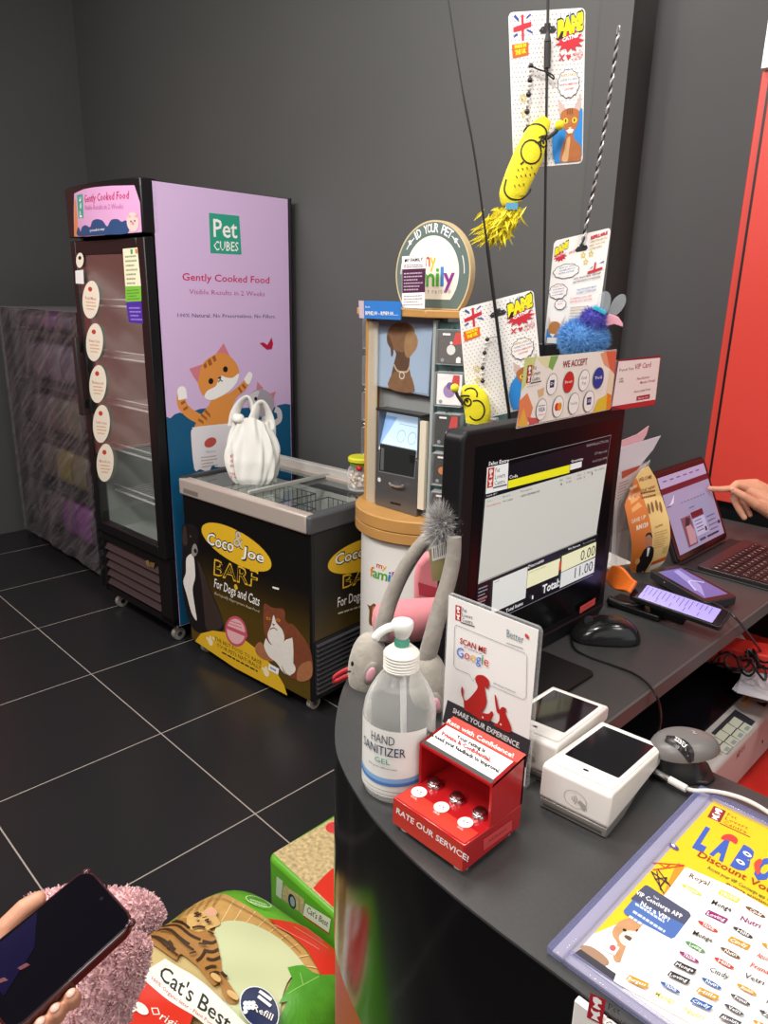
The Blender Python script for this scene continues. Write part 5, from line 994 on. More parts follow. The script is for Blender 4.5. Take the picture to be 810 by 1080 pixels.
# ---------------------------------------------------------------- purple phone on its dock, rugged phone
def slab(name, corners, th, bodym, scr, scrm, label, cat, corner=.006):
    """corners: back-left, back-right, front-right, front-left of the top face in world metres"""
    a, b, c_, d = [V(q) for q in corners]; O = (a+b+c_+d)/4; U = ((b-a)+(c_-d)).normalized(); Vv = ((a-d)+(b-c_)); Vv = (Vv-U*Vv.dot(U)).normalized(); N = U.cross(Vv)
    hw = ((b-a).length+(c_-d).length)/4; hh = ((a-d).length+(b-c_).length)/4
    t = thing(name, label, cat, O-N*th); T = basis(O, U, Vv, N); s = B(); s.prism(T, rrect(-hw, hw, -hh, hh, corner), -th, 0, bodym); bd = s.build('case', t, bevel=.0015)
    x0, x1, y0, y1 = scr; c = Print(O, U, Vv); c.poly(rrect(-hw+.002, hw-.002, -hh+.002, hh-.002, corner*.8), m('#241318', .1, spec=.6), uv=True); c.poly(rrect(-hw+2*hw*x0, -hw+2*hw*x1, -hh+2*hh*y0, -hh+2*hh*y1, .001), scrm, uv=True)  # maroon glass colour carries a red reflection
    return t, bd, c, hw, hh, T
t, bd, c, hw, hh, TP = slab('smartphone', [at_z(671, 613, 1.082), at_z(767, 643, 1.078), at_z(763.5, 664, 1.060), at_z(666.5, 628.5, 1.064)], .010, m('#1a181a', .35), (.1, .91, .1, .92), m('#8f80c8', .2, emit=.62), 'phone lying sideways on a dock with a lilac list on screen', 'phone')
r = random.Random(5); LK = m('#4a3f80', .4, emit=.2)
for i in range(15):
    u = -hw*.74+hw*1.5*i/15; l = hh*(.35+.7*r.random()); c.line([(u, hh*.7), (u, hh*.7-l)], .0011, LK, uv=True)
    if i % 3 == 0: c.line([(u+.002, hh*-.2), (u+.002, -hh*.65)], .001, LK, uv=True)
c.build('screen', bd)
s = B(); s.prism(TP, rrect(-hw*.55, hw*.2, -hh*.9, hh*.7, .004), -.032, -.0102, BLACK); s.build('dock_block', t, bevel=.002)
s = B(); s.box(I4, (-.60, -.50), (1.19, 1.24), (ZC+.001, ZC+.012), BLACK); s.tube(crom([V((-.60, 1.19, ZC+.014)), V((-.575, 1.2, ZC+.009)), V((-.55, 1.21, ZC+.012)), V((-.535, 1.215, ZC+.03))], 4, False), .008, BLACK, 8); s.build('dock_foot', t, bevel=.002)
t, bd, c, hw, hh, TP = slab('rugged_phone', [at_z(686, 600, 1.058), at_z(719, 596, 1.060), at_z(775, 629, 1.052), at_z(744, 637, 1.050)], .017, m('#26262a', .5), (.12, .88, .1, .9), m('#5f5a96', .2, emit=.32), 'thick rugged black phone lying behind the lilac phone, on charge', 'phone', .008)
c.poly([(-hw*.6, -hh*.75), (hw*.1, hh*.7), (hw*.5, hh*.75), (hw*.2, -hh*.2)], m('#8b86bb', .2, emit=.3), uv=True); c.line([(-hw*.5, -hh*.4), (0, hh*.1), (hw*.6, -hh*.1)], .004, m('#a8a6d0', .3, emit=.3), 4, uv=True); c.build('screen', bd)
s = B(); s.tube(crom([at_z(748, 634, 1.045), at_z(760, 640, 1.05), at_z(775, 651, 1.06), at_z(792, 672, 1.0), at_z(806, 692, .93), at_z(814, 704, .88)], 6, False), .0022, m('#2c2a2b', .4), 8); s.build('charge_cable', t)
s = B(); p = at_z(702, 614, 1.048); s.ball(p, (.004, .004, .003), m('#b98a5a', .4), 10); s.build('side_key', t)

# orange cloth clip
s = B(); OR = m('#e8701a', .6, bump=.3, nscale=60); P4 = [at_z(647, 597, 1.10), at_z(672, 610, 1.095), at_z(664, 629, 1.065), at_z(639, 611, 1.07)]
s.grid(lambda a, b: (P4[0]*(1-a)+P4[1]*a)*(1-b)+(P4[3]*(1-a)+P4[2]*a)*b+V((0, 0, .006*math.sin(a*5+b*3))), 14, 12, OR); oc = s.build('orange_tab', None, at=P4[3], solid=.006, smooth=80); tag(oc, 'bright orange fabric tab at the left end of the phone dock', 'tab')

# ---------------------------------------------------------------- tablet with keyboard case
tb = thing('tablet', 'tablet propped in a black case, web page on its screen, red reflections coloured into its edges', 'tablet', (-.62, 1.62, ZC))
BLp, TLp = V((-.600, 1.490, ZC+.012)), V((-.682, 1.490, ZC+.19)); U = V((0, 1, 0)); Vt = (TLp-BLp).normalized(); Nn = U.cross(Vt); WT, HT = .262, (TLp-BLp).length
TT = basis(BLp, U, Vt, Nn); s = B(); s.prism(TT, rrect(-.004, WT+.004, -.004, HT+.006, .012), -.012, -.001, m('#1c1a1b', .5)); tcase = s.build('folio_case', tb, bevel=.002)
s = B(); s.prism(TT, rrect(0, WT, 0, HT, .01), -.001, .002, m('#2a1316', .12, spec=.6)); tbd = s.build('tablet_body', tb, bevel=.001)  # maroon body colour stands in for red reflections in the glass
c = Print(BLp+Nn*.002, U, Vt); S = lambda x, y: V((.012+(WT-.024)*x, .012+(HT-.024)*y)); pol = lambda q, mt: c.poly([S(*p) for p in q], mt, uv=True); bx = lambda x0, x1, y0, y1, mt: pol(((x0, y0), (x1, y0), (x1, y1), (x0, y1)), mt)
bx(0, 1, 0, 1, m('#8c88a8', .2, emit=.42)); bx(0, 1, .86, 1, m('#9a92b4', .2, emit=.45)); bx(0, 1, .78, .855, m('#5a1c2a', .3, emit=.3)); LK2 = m('#5a557c', .4, emit=.2)
for i in range(6): bx(.08+.14*i, .16+.14*i, .93, .945, LK2)
pol(((.05, .62), (.12, .66), (.22, .74), (.16, .64)), m('#c9c6da', .3, emit=.4)); bx(.02, .1, .61, .625, LK2)
for i in range(8): bx(.3+.07*i, .335+.07*i, .6, .61, LK2)
bx(.42, .54, .5, .51, LK2); bx(.2, .4, .04, .42, m('#7a4a58', .3, emit=.25)); pol(((.24, .06), (.38, .06), (.4, .2), (.34, .34), (.26, .3)), m('#b08a94', .3, emit=.3)); pol(((.24, .3), (.3, .41), (.38, .38), (.34, .3)), m('#3a2a38', .3, emit=.1)); bx(.42, .68, .36, .44, m('#6a1c2a', .3, emit=.25)); bx(.42, .68, .12, .35, m('#a8a4c2', .3, emit=.42)); bx(.62, .66, .14, .2, m('#4a2a3a', .3, emit=.1))
for i in range(4): bx(.45, .6, .31-.045*i, .322-.045*i, LK2)
for i in range(4): bx(.72, .9, .3-.06*i, .312-.06*i, LK2)
bx(.45, .58, .05, .08, m('#4f4a68', .3)); bx(.62, .88, .05, .075, m('#3a3450', .3)); bx(.92, .97, .16, .2, m('#3a2a48', .3)); c.build('web_page', tbd)
kb = thing('keyboard', 'slim dark keyboard with pale key legends in front of the tablet', 'keyboard', (-.49, 1.63, ZC))
s = B(); s.prism(I4, rrect(-.566, -.408, 1.505, 1.765, .008), ZC+.0035, ZC+.011, m('#2e2224', .3)); s.prism(I4, rrect(-.60, -.406, 1.497, 1.775, .006), ZC, ZC+.0034, m('#1b1b1c', .5)); kbd = s.build('base', kb, bevel=.001)
s = B(); KM = m('#1f181a', .35)
for i in range(6):
    for k in range(13):
        x = -.53+i*.0195; y = 1.517+k*.0186; s.box(I4, (x-.0082, x+.0082), (y-.0078, y+.0078), (ZC+.011, ZC+.0128), KM)
s.build('keys', kb)
c = Print((0, 0, ZC+.0128), (0, 1, 0), (-1, 0, 0)); r = random.Random(2)
for i in range(6):
    for k in range(13):
        x = -.53+i*.0195; y = 1.517+k*.0186; c.text('1234567890-=+QWERTYUIOP[]-ASDFGHJKL;:<-ZXCVBNM,./?>!~FNCTRLALT1234ESCF1F2F3F4F5'[(i*13+k) % 78], (y-.0022, -x-.0026), (y+.0022, -x-.0026), (y-.0022, -x+.0032), m('#b8acac', .4), .02, 1, uv=True)
c.build('key_legends', kb)

# ---------------------------------------------------------------- leaflets beside the monitor
fh = thing('leaflet_holder', 'clear slanted leaflet holder at the right edge of the monitor', 'holder', (-.70, 1.40, ZC))
def vplane(x, y, z, ang):   # vertical plane through a counter point, facing angle ang
    O = at_z(x, y, z); N = V((math.cos(ang), math.sin(ang), 0)); return O, N
def sheet(name, px, O, N, th, mt, parent=None, **kw):
    pts = [hit(x, y, O, N) for x, y in px]; U = V((-N.y, N.x, 0)); T = basis(O, U, V((0, 0, 1)), N); s = B(); s.prism(T, [((p-O).dot(U), p.z-O.z) for p in pts], -th, 0, mt); return s.build(name, parent, **kw)
FA = -.35
O, N = vplane(662, 602, ZC+.002, FA); CLR = clear('#eef0f0', .14, .05)
sheet('front_sheet', [(640, 600), (646, 588), (650, 550), (657, 522), (686, 485), (676, 500), (668, 520), (655, 560), (650, 602)], O-N*.012, N, .002, CLR, fh); sheet('clear_pocket', [(644, 600), (652, 500), (686, 486), (664, 560), (660, 603)], O-N*.015, N, .002, CLR, fh)
s = B(); p = at_z(652, 600, ZC); s.box(MX.Translation(p-V((.02, -.01, 0))) @ MX.Rotation(FA, 4, 'Z'), (-.06, .015), (-.045, .045), (0, .004), m('#d8d4cc', .3)); s.build('pale_base', fh)
f1 = sheet('leaflet', [(652, 473), (697, 459.5), (689, 474), (672, 495), (655, 520), (648, 560), (645, 590)], O-N*.020, N, .0008, m('#cfc8ce', .4), None, at=O-N*.02); tag(f1, 'pale grey leaflet fanned out of the clear holder', 'leaflet', 'leaflets in the clear holder')
f2 = sheet('leaflet', [(652, 466), (672, 458), (684.5, 449), (682, 458), (676, 468), (655, 480)], O-N*.026, N, .0008, m('#dda8ae', .4), None, at=O-N*.026); tag(f2, 'pink leaflet poking up behind the pale grey leaflet', 'leaflet', 'leaflets in the clear holder')
f3 = sheet('leaflet', [(650, 502), (682, 489), (676, 498), (668, 510), (652, 530), (648, 590)], O-N*.0145, N, .0006, m('#c8b8b4', .4), None, at=O-N*.014); tag(f3, 'cream and red leaflet lowest in the clear holder pocket', 'leaflet', 'leaflets in the clear holder')
c = Print(O-N*.0144, V((-N.y, N.x, 0)), view=(640, 450, 6.35)); c.poly([(100, 300), (230, 255), (200, 290), (100, 350)], m('#b04a3a', .4)); c.bars((80, 380), (150, 350), (70, 480), 6, m('#9a8a86'), .4); c.build('leaflet_print', f3)
# folded orange leaflet, two bowed panels
ol = thing('folded_leaflet', 'bowed orange and cream folded leaflet with a suited man, standing by the tablet', 'leaflet', at_z(675, 602, ZC))
OL, NL = vplane(676, 603, ZC+.001, -.62); UL = V((-NL.y, NL.x, 0)); TL_ = basis(OL, UL, V((0, 0, 1)), NL)
def olp(x, y): p = hit(x, y, OL, NL)-OL; return V((p.dot(UL), p.z))
def bow(v): return .022*math.sin(PI*max(0, min(1, v/.165)))
def osurf(u, v, off): return TL_ @ V((u, v, bow(v)+off))
def panel(name, px, mt):
    c = Print(OL, UL, surf=osurf, lift=0); c.poly([olp(*q) for q in px], mt, uv=True); return c.build(name, ol, seg=.008, solid=.0008)
pa = panel('orange_panel', [(671, 504), (664, 520), (657, 532), (658, 548), (661, 570), (663, 598), (668, 606), (680, 612), (681, 600), (682, 570), (681, 545), (678, 524), (673, 508)], m('#d9772c', .4))
pb = panel('cream_panel', [(671, 504), (676, 496), (684, 491.5), (692, 505), (698, 525), (701, 545), (701, 565), (698, 590), (693, 600), (680, 605), (683, 585), (682, 560), (680, 535), (676, 516)], m('#e8c47e', .4))
c = Print(OL, UL, surf=osurf, inv=lambda x, y: olp(x, y), view=(640, 450, 6.35)); OW = m('#f0dcc0', .4); OD = m('#8a4a1e', .4)
for y, w in ((440, 1), (490, 1), (540, 1)): c.poly([(150, y), (205, y-40), (225, y-15), (150, y+25)], m('#e9a766', .4))
c.text('THE BIG', (150, 430), (200, 405), (150, 410), OW, .03); c.text('ADOPTION', (140, 490), (222, 460), (142, 465), OW, .03); c.text('SAVE UP', (138, 630), (235, 600), (140, 605), OW, .03); c.text('RM120', (165, 672), (245, 645), (167, 645), OW, .05)
c.poly([(190, 900), (205, 840), (220, 800), (250, 780), (280, 790), (285, 860), (270, 920), (245, 985), (200, 1000)], m('#191414', .45), 3); c.ell((243, 740), (22, -4), (0, -44), m('#b8795a', .5), 18); c.poly([(222, 715), (235, 690), (262, 690), (268, 725), (250, 700)], INK, 3); c.poly([(238, 790), (256, 788), (250, 850), (242, 850)], WHITE); c.ell((186, 890), (16, -2), (0, -24), m('#e9a766', .4), 14)
c.text('WELCOME', (212, 370), (300, 345), (213, 345), OD, .03); c.text('THE NEW', (228, 440), (320, 410), (230, 420), OD, .01); c.bars((225, 440), (325, 420), (228, 470), 2, OD, .4)
for x, y in ((265, 540), (290, 530), (320, 520), (345, 530)): c.ell((x, y), (9, -2), (0, -34), m('#8a5a2a', .45), 10)
c.text('Our Story', (290, 660), (340, 640), (291, 646), OD, .03); c.bars((280, 690), (370, 665), (278, 790), 7, m('#b08a4a'), .25); c.poly([(285, 895), (375, 850), (370, 880), (280, 920)], m('#c8582a', .4)); c.poly([(280, 922), (370, 882), (345, 920), (270, 970)], m('#efe6d8', .4)); c.poly([(345, 785), (375, 772), (370, 820), (342, 832)], m('#c8a86a', .4)); c.build('leaflet_print', ol, seg=.008)

# ---------------------------------------------------------------- printer, barcode scanner, papers, cables on the red desk
pr = thing('document_printer', 'light grey desktop printer with a dark glossy lid under the counter edge', 'printer', (-.46, 1.26, .75))
PG = m('#b4aea9', .45); PXa, PXb, PYa, PYb, PZ = -.60, -.336, 1.03, 1.47, .86
s = B(); TXZ = MX(((1, 0, 0, 0), (0, 0, 1, 0), (0, 1, 0, 0), (0, 0, 0, 1)))
s.prism(TXZ, [(PXa, .752), (PXb-.006, .752), (PXb, .80), (PXb, PZ-.006), (PXb-.006, PZ), (PXa, PZ)], PYa, PYb, PG); pbd = s.build('body', pr, bevel=.004, seg=3)
s = B(); s.prism(I4, rrect(-.565, -.392, 1.08, 1.445, .008), PZ-.004, PZ+.0035, m('#131216', .08, spec=.6)); s.build('dark_lid', pr, bevel=.002)
c = Print((0, 0, PZ), (0, 1, 0), (-1, 0, 0), view=(690, 620, 4.5))
c.poly([(385, 578), (480, 635), (345, 790), (268, 742), (290, 700), (270, 690)], m('#33333a', .4))
for i in range(4):
    for k in range(2):
        x, y = 380-33*i+48*k, 612+33*i*.95+27*k; c.poly([(x, y), (x+42, y+24), (x+14, y+56), (x-28, y+30)], m('#c6c8b4', .45))
for i in range(4): c.poly([(440-32*i, 655+33*i), (458-32*i, 665+33*i), (442-32*i, 682+33*i), (424-32*i, 672+33*i)], m('#8e9a9c', .4))
c.poly([(440, 500), (482, 516), (445, 572), (402, 550)], m('#d9a878', .45)); c.text('ALERT', (418, 548), (455, 520), (410, 538), m('#7a3a1a'), .02); c.poly([(497, 528), (538, 548), (525, 568), (488, 550)], m('#26262a', .3)); c.bars((275, 750), (330, 785), (262, 770), 3, m('#9a9c9e'), .3); c.build('control_panel', pbd)
c = Print((PXb, 0, 0), (0, 1, 0), view=(690, 620, 4.5)); c.text('APOS', (390, 815), (432, 762), (388, 790), m('#8a3a3a', .4), .0); c.poly([(510, 725), (516, 718), (516, 734), (510, 740)], INK); c.build('front_mark', pbd)
SCx = V((-.2865, .796, ZC)); sc0 = thing('barcode_scanner', 'grey dome-headed barcode scanner on the ledge corner by the printer', 'barcode scanner', SCx); sa = math.radians(38)
TSc = MX.Translation(SCx) @ MX.Rotation(sa, 4, 'Z')
def dome(a, b):
    t = 2*PI*a; ph = b*PI/2; r = math.cos(ph)**.7 if b < 1 else 0; return TSc @ V((.040*math.cos(t)*r*(1+.12*math.cos(t)), .030*math.sin(t)*r, .034+.021*math.sin(ph)+.10*.05*math.cos(t)*r))
SG = m('#6a6664', .35)
s = B(); s.grid(dome, 40, 10, SG, cu=True); s.grid(lambda a, b: TSc @ V((.040*math.cos(2*PI*a)*(1+.12*math.cos(2*PI*a))*(1-b), .030*math.sin(2*PI*a)*(1-b), .034-.008*b+.005*math.cos(2*PI*a))), 40, 3, m('#1c1b1c', .4), cu=True); bmesh.ops.remove_doubles(s.bm, verts=s.bm.verts, dist=.0003); hd2 = s.build('dome_head', sc0, smooth=60)
s = B(); s.lathe(TSc, [(.034, 0), (.036, .004), (.03, .012), (.026, .03)], m('#262425', .35), 32, sq=.72); s.build('base', sc0, smooth=50); s = B(); s.prism(TSc, [(-.025, -.022), (.03, -.022), (.042, -.01), (.042, .02), (.03, .03), (-.025, .03)], .0, .006, m('#222021', .4)); s.build('foot_plate', sc0, bevel=.002)
def dinv(x, y):
    p = hit(x, y, TSc @ V((0, 0, .054)), V((0, 0, 1))); q = TSc.inverted() @ p; return (q.x, q.y)
def dsurf(u, v, off):
    t = math.atan2(v/.030, u/.040); rr_ = min(.999, math.hypot(u/(.040*(1+.12*math.cos(t))), v/.030)); ph = math.acos(rr_**(1/.7)); return TSc @ V((u, v, .034+.021*math.sin(ph)+.005*math.cos(t)*rr_+off+.0006))
c = Print((0, 0, 0), (1, 0, 0), surf=dsurf, inv=dinv, view=(670, 740, 5.786)); c.poly([(190, 205), (200, 197), (300, 235), (366, 280), (355, 295), (280, 270), (185, 220)], m('#1b1315', .3), 3); c.text('ZEBEX', (238, 226), (315, 272), (244, 212), WHITE, .02); c.line([(345, 190), (360, 198), (352, 205), (372, 210)], .001, m('#b8b4b0'), 3); c.build('badge', hd2, seg=.006)
s = B(); pts = crom([at_z(688, 812, ZC+.012), at_z(706, 822, ZC+.012), at_z(728, 833, ZC+.010), at_z(748, 834, ZC+.012), at_z(770, 838, ZC+.016), at_z(792, 846, ZC+.018), at_z(815, 860, ZC+.016), at_z(840, 880, ZC+.014)], 5, False); s.tube(pts, .0024, m('#d6d0ca', .4), 8)
s.tube([at_z(690, 813, ZC+.0115), at_z(706, 822, ZC+.0115)], .0036, m('#8a8886', .3, .5), 10); s.tube([at_z(706, 822, ZC+.0115), at_z(724, 832, ZC+.0105)], .0045, m('#d9d4cd', .4), 10); o = s.build('charging_cable', None, at=pts[0]); tag(o, 'white charging cable running from the nearer terminal across the ledge', 'cable')
s = B(); P4 = [at_z(768, 668, .93), at_z(830, 690, .90), at_z(860, 780, .90), at_z(796, 727, .90)]; r = random.Random(4)
def plast(a, b):
    p = (P4[0]*(1-a)+P4[1]*a)*(1-b)+(P4[3]*(1-a)+P4[2]*a)*b; return p+V((0, 0, .012*math.sin(a*9+b*4)+.007*math.sin(b*17-a*5)))
s.grid(plast, 30, 26, m('#8d8985', .3, bump=.4, nscale=30)); o = s.build('plastic_wrapper', None, at=(P4[0].x, P4[0].y, .9), smooth=70, solid=.001); tag(o, 'crumpled grey-white plastic wrapper heaped behind the printer', 'wrapper')
s = B(); s.box(I4, (-.40, -.10), (1.485, 1.80), (.752, .895), m('#85817e', .5)); o = s.build('storage_box', None, at=(-.25, 1.6, .752), bevel=.004); tag(o, 'grey box on the red desk behind the printer, under the wrapper', 'box')
s = B(); r = random.Random(9); ctr = at_z(788, 704, .935)
for k in range(5):
    pts = [ctr+V((.026*math.cos(a+k)*(1+.3*math.sin(2*a+k))+.014*(k-2), .034*math.sin(a+k*.7), .008*math.sin(3*a+k)+.004*k)) for a in (2*PI*i/14 for i in range(14))]; s.tube(crom(pts, 3), .0022, m('#151315', .35), 6, closed=True)
o = s.build('cable_bundle', None, at=ctr); tag(o, 'black looped cable tangle resting on the plastic wrapper', 'cable')
s = B(); p = at_z(790, 681, .95); s.box(MX.Translation(p) @ MX.Rotation(.35, 4, 'Z'), (-.05, .09), (-.03, .03), (-.04, 0), m('#c42c24', .45)); o = s.build('red_box', None, at=p, bevel=.004); tag(o, 'small red box behind the black cable tangle at the right edge', 'box')
s = B()
for k in range(3): s.box(MX.Translation(at_z(806, 722, .905+.003*k)) @ MX.Rotation(.1+k*.08, 4, 'Z'), (-.04, .12), (-.06, .06), (0, .0012), m('#b4b2b8', .45))
o = s.build('paper_sheaf', None, at=at_z(806, 722, .905)); tag(o, 'few loose grey-white papers beside the printer at the right edge', 'papers')

# ---------------------------------------------------------------- flyer in a clear frame, brochure box on the counter front
ff = thing('flyer_frame', 'clear framed yellow LABOUR discount voucher flyer overhanging the counter front', 'flyer', (-.12, .62, ZC))
fx0, fx1, fy0, fy1 = -.252, -.02, .462, .782; FC = clear('#8f92c4', .24, .08, bump=.15, nscale=20)
for x, y in (((fx0, fx0+.016), (fy0, fy1)), ((fx1-.016, fx1), (fy0, fy1)), ((fx0+.016, fx1-.016), (fy0, fy0+.012)), ((fx0+.016, fx1-.016), (fy1-.014, fy1))):
    s = B(); s.box(I4, x, y, (ZC+.001, ZC+.010), FC); s.build('clear_edge', ff, bevel=.002)
s = B(); s.box(I4, (fx0+.004, fx1-.004), (fy0+.004, fy1-.004), (ZC+.0012, ZC+.0035), m('#a8a3b0', .4)); s.build('backing', ff)
c = Print((0, 0, ZC+.0036), (1, 0, 0), (0, 1, 0), view=(680, 820, 6), eps=.00003); YL = m('#e9bc26', .4); OG = m('#d98a2a', .4); LBL = m('#3b5cb0', .4); MRN = m('#8a2c2a', .4)
lx, ty, by = c.p(435, 150).x, c.p(435, 150).y, fy0+.012
c.poly([(lx, by), (fx1-.016, by), (fx1-.016, ty), (lx, ty)], m('#efebe6', .38), uv=True); c.poly([(lx, ty), (fx1-.016, ty), (fx1-.016, c.p(780, 845).y), c.p(500, 690), c.p(250, 580), c.p(120, 760), c.p(-60, 880), (lx, c.p(-300, 1010).y)], YL, uv=True)
plc(c, (392, 258), (665, 383), (437, 180), m('#8c2a30', .4), MRN)
c.poly([c.p(195, 560), c.p(215, 540), c.p(250, 580), c.p(130, 750), c.p(115, 745)], OG, uv=True)
for i, (ch, a, b) in enumerate((('L', (305, 435), (375, 470)), ('A', (415, 478), (500, 530)), ('B', (545, 550), (640, 600)), ('O', (672, 615), (775, 665)), ('U', (790, 680), (880, 730)), ('R', (905, 740), (1000, 790)))): c.text(ch, a, b, (a[0]+75, a[1]-115), LBL, .07, 2)
c.poly([(482, 392), (500, 368), (540, 362), (575, 380), (588, 402), (575, 425), (540, 405)], m('#cf3f3a', .4), 3)
for x, y in ((648, 490), (605, 540)): c.ell((x, y), (26, 8), (-10, -18), WHITE, 16); c.ell((x, y), (11, 3), (-4, -7), INK, 12)
c.poly([(690, 560), (705, 530), (735, 520), (742, 545), (725, 570), (730, 600), (710, 620)], m('#cf4a3a', .4), 3)
c.text('Discount Vouchers', (330, 500), (1010, 850), (352, 470), m('#9a3a1e', .4), .03, 2); c.text('Access your VIP Concierge app or enquire', (392, 580), (900, 850), (404, 563), m('#3a5a3a', .4), .02); c.text('in-store assistance', (512, 680), (800, 830), (522, 663), m('#7a4a1e', .4), .02)
LN = m('#c8402a', .4); LN2 = m('#2e2a3a', .4)
for q in ([(50, 545), (250, 560)], [(50, 590), (250, 562)], [(90, 545), (130, 580)], [(160, 552), (130, 580)], [(40, 600), (120, 740)], [(80, 585), (165, 700)], [(40, 600), (160, 690)], [(75, 600), (100, 720)], [(60, 650), (140, 640)], [(95, 700), (140, 640)]): c.line(q, .0012, LN if q[0][1] < 592 and q[1][1] < 592 else LN2)
c.ell((185, 445), (28, 9), (-10, -22), m('#5a4f8a', .4), 12); c.ell((180, 437), (12, 4), (-4, -10), WHITE, 10)
c.poly([c.p(250, 582), c.p(268, 578), c.p(560, 705), V((fx1-.018, c.p(780, 855).y)), V((fx1-.018, by+.03)), c.p(-200, 1300), c.p(-120, 1080)], m('#f1eeea', .38), uv=True)
c.poly([(0, 690), (15, 690), (280, 860), (292, 885), (190, 1020), (165, 1030), (-130, 870), (-135, 850)], m('#4a6aa8', .4)); c.poly([(0, 690), (15, 690), (280, 860), (292, 885), (250, 940), (-90, 775)], m('#4a4f66', .4))
c.text('Open', (50, 765), (85, 785), (56, 752), WHITE, .01); c.text('VIP Concierge APP', (-60, 745), (232, 905), (-50, 720), WHITE, .03); c.text('Not a VIP?', (-30, 815), (150, 925), (-18, 790), WHITE, .04); c.bars((-60, 800), (130, 920), (-62, 815), 1, m('#c6d2ea')); c.bars((-70, 850), (140, 985), (-95, 880), 2, m('#c6d2ea'), .4)
r = random.Random(8); cols = ['#3a3a3a', '#b8402e', '#4f8a52', '#6a4a2a', '#cf8a1e', '#4a4a50', '#c8c04a', '#8a2a6a', '#2a5a9a', '#2f2f35', '#9a7a4a', '#5a9a6a']
names = ['Royal', 'TRIXIE', 'Cindy', 'Absolute', 'Fussie', 'Aristo', 'Burgess', 'Monge', 'Nutri', 'Primal', 'Zeal', 'Taste', 'Canin', 'Loving', 'Hills', 'Vetri', 'Bento', 'Daily']
for i in range(13):
    for k in range(-1, 6):
        x, y = 275+k*182-i*40, 632+k*103+i*66; p = c.p(x+60, y+30)
        if not (lx+.012 < p.x < fx1-.035 and by+.012 < p.y < ty): continue
        if (x < 215 and 690 < y < 1040) or (x < 290 and 800 < y < 980) or (x < 60 and y < 1240) or y-.55*x < 480: continue
        col = m(cols[r.randrange(12)], .42); w = 125
        kind = r.randrange(3)
        if kind == 0: c.poly([(x, y+10), (x+25, y-18), (x+25+w, y+40), (x+w, y+70)], col); c.text(names[(i*6+k) % 18], (x+12, y+12), (x+w-2, y+56), (x+25, y-6), WHITE, .02)
        elif kind == 1: c.text(names[(i*6+k) % 18], (x, y+8), (x+w, y+62), (x+16, y-18), col, .03)
        else: c.ell((x+60, y+24), (62, 30), (-12, -22), col, 18); c.text(names[(i*6+k) % 18], (x+20, y+16), (x+96, y+52), (x+30, y-2), WHITE, .02)
c.build('flyer_print', ff)
c2 = Print((0, 0, ZC+.0036), (1, 0, 0), (0, 1, 0), view=(580, 980, 6.75), lift=.0012, eps=.00003); FR1 = m('#b98a62', .5, noise=.25, nscale=90); FR2 = m('#e6d6c2', .5)
c2.poly([(215, 130), (290, 130), (380, 190), (420, 240), (395, 265), (330, 250), (260, 215)], m('#9a7a62', .5), 3); c2.poly([(440, 30), (500, -50), (600, -70), (690, -20), (720, 60), (690, 120), (640, 150), (560, 210), (470, 240), (450, 190), (480, 110)], FR1, 3); c2.poly([(490, 60), (540, 20), (620, 30), (650, 80), (600, 130), (520, 120)], FR2, 3); c2.ell((560, 72), (32, 10), (-8, -20), m('#5a4a44', .4), 14); c2.circ((530, 15), .0018, INK, 8); c2.circ((625, 20), .0018, INK, 8)
c2.poly([(400, 80), (495, 140), (460, 195), (362, 145)], m('#efe4e0', .4)); c2.poly([(425, 130), (450, 120), (470, 140), (455, 165), (428, 155)], m('#b85a5a', .4), 3); c2.poly([(160, 190), (215, 150), (560, 390), (520, 430)], m('#3a3840', .4)); c2.build('puppy_picture', ff)
FRY = .4435
s = B(); q0, q1 = at_y(606, 1045, FRY), at_y(700, 1080, FRY); bx0 = at_y(605, 1060, FRY).x
s.box(I4, (bx0, bx0+.22), (FRY, .4505), (.70, 1.028), m('#e8e3df', .4)); bxo = s.build('front_sign', None, at=(bx0, FRY, .70), bevel=.001); tag(bxo, 'white sign panel with the pet shop mark, fixed to the counter front', 'sign')
c = Print((0, FRY, 0), (1, 0, 0), view=(580, 980, 6.75)); plc(c, (262, 640), (640, 830), (290, 450), m('#a82230', .4), m('#4a3a3a')); c.line([(300, 700), (560, 830)], .002, m('#b8404a')); c.build('box_print', bxo)

# ================================================================ cat toys behind the monitor
from mathutils.bvhtree import BVHTree
RH = V((_cy, _sy, 0)); FH = V((-_sy, _cy, 0))      # across the view, away from the viewer (level)
def drape(o, O, U, Vv, N, M):
    dg = bpy.context.evaluated_depsgraph_get(); me = o.data; bv = BVHTree.FromPolygons([M @ v.co for v in me.vertices], [tuple(p.vertices) for p in me.polygons])
    def f(u, v, off):
        p = O+U*u+Vv*v; h = bv.ray_cast(p+N*.3, -N)[0]
        return (h if h is not None else p)+N*off
    return f
TC = V((-.735, 1.06, 0)); NC = V((.57, -.82, 0)).normalized()
pot = thing('toy_holder', 'black tub behind the monitor holding the cat toy wands', 'tub', (TC.x, TC.y, ZC))
s = B(); s.lathe(MX.Translation((TC.x, TC.y, ZC)), [(.0005, .0), (.045, 0), (.05, .02), (.055, .30), (.051, .30), (.046, .02), (.0005, .012)], BLACK, 32, close=False); s.build('tub', pot)
CWH = m('#efebe6', .35); CY = m('#efe11c', .4); CRD = m('#c92c3a', .4); CBL = m('#2f86d0', .4); CDK = m('#1f1c1e', .45); COR = m('#e2641e', .4); DOT = m('#8f7f86', .45)
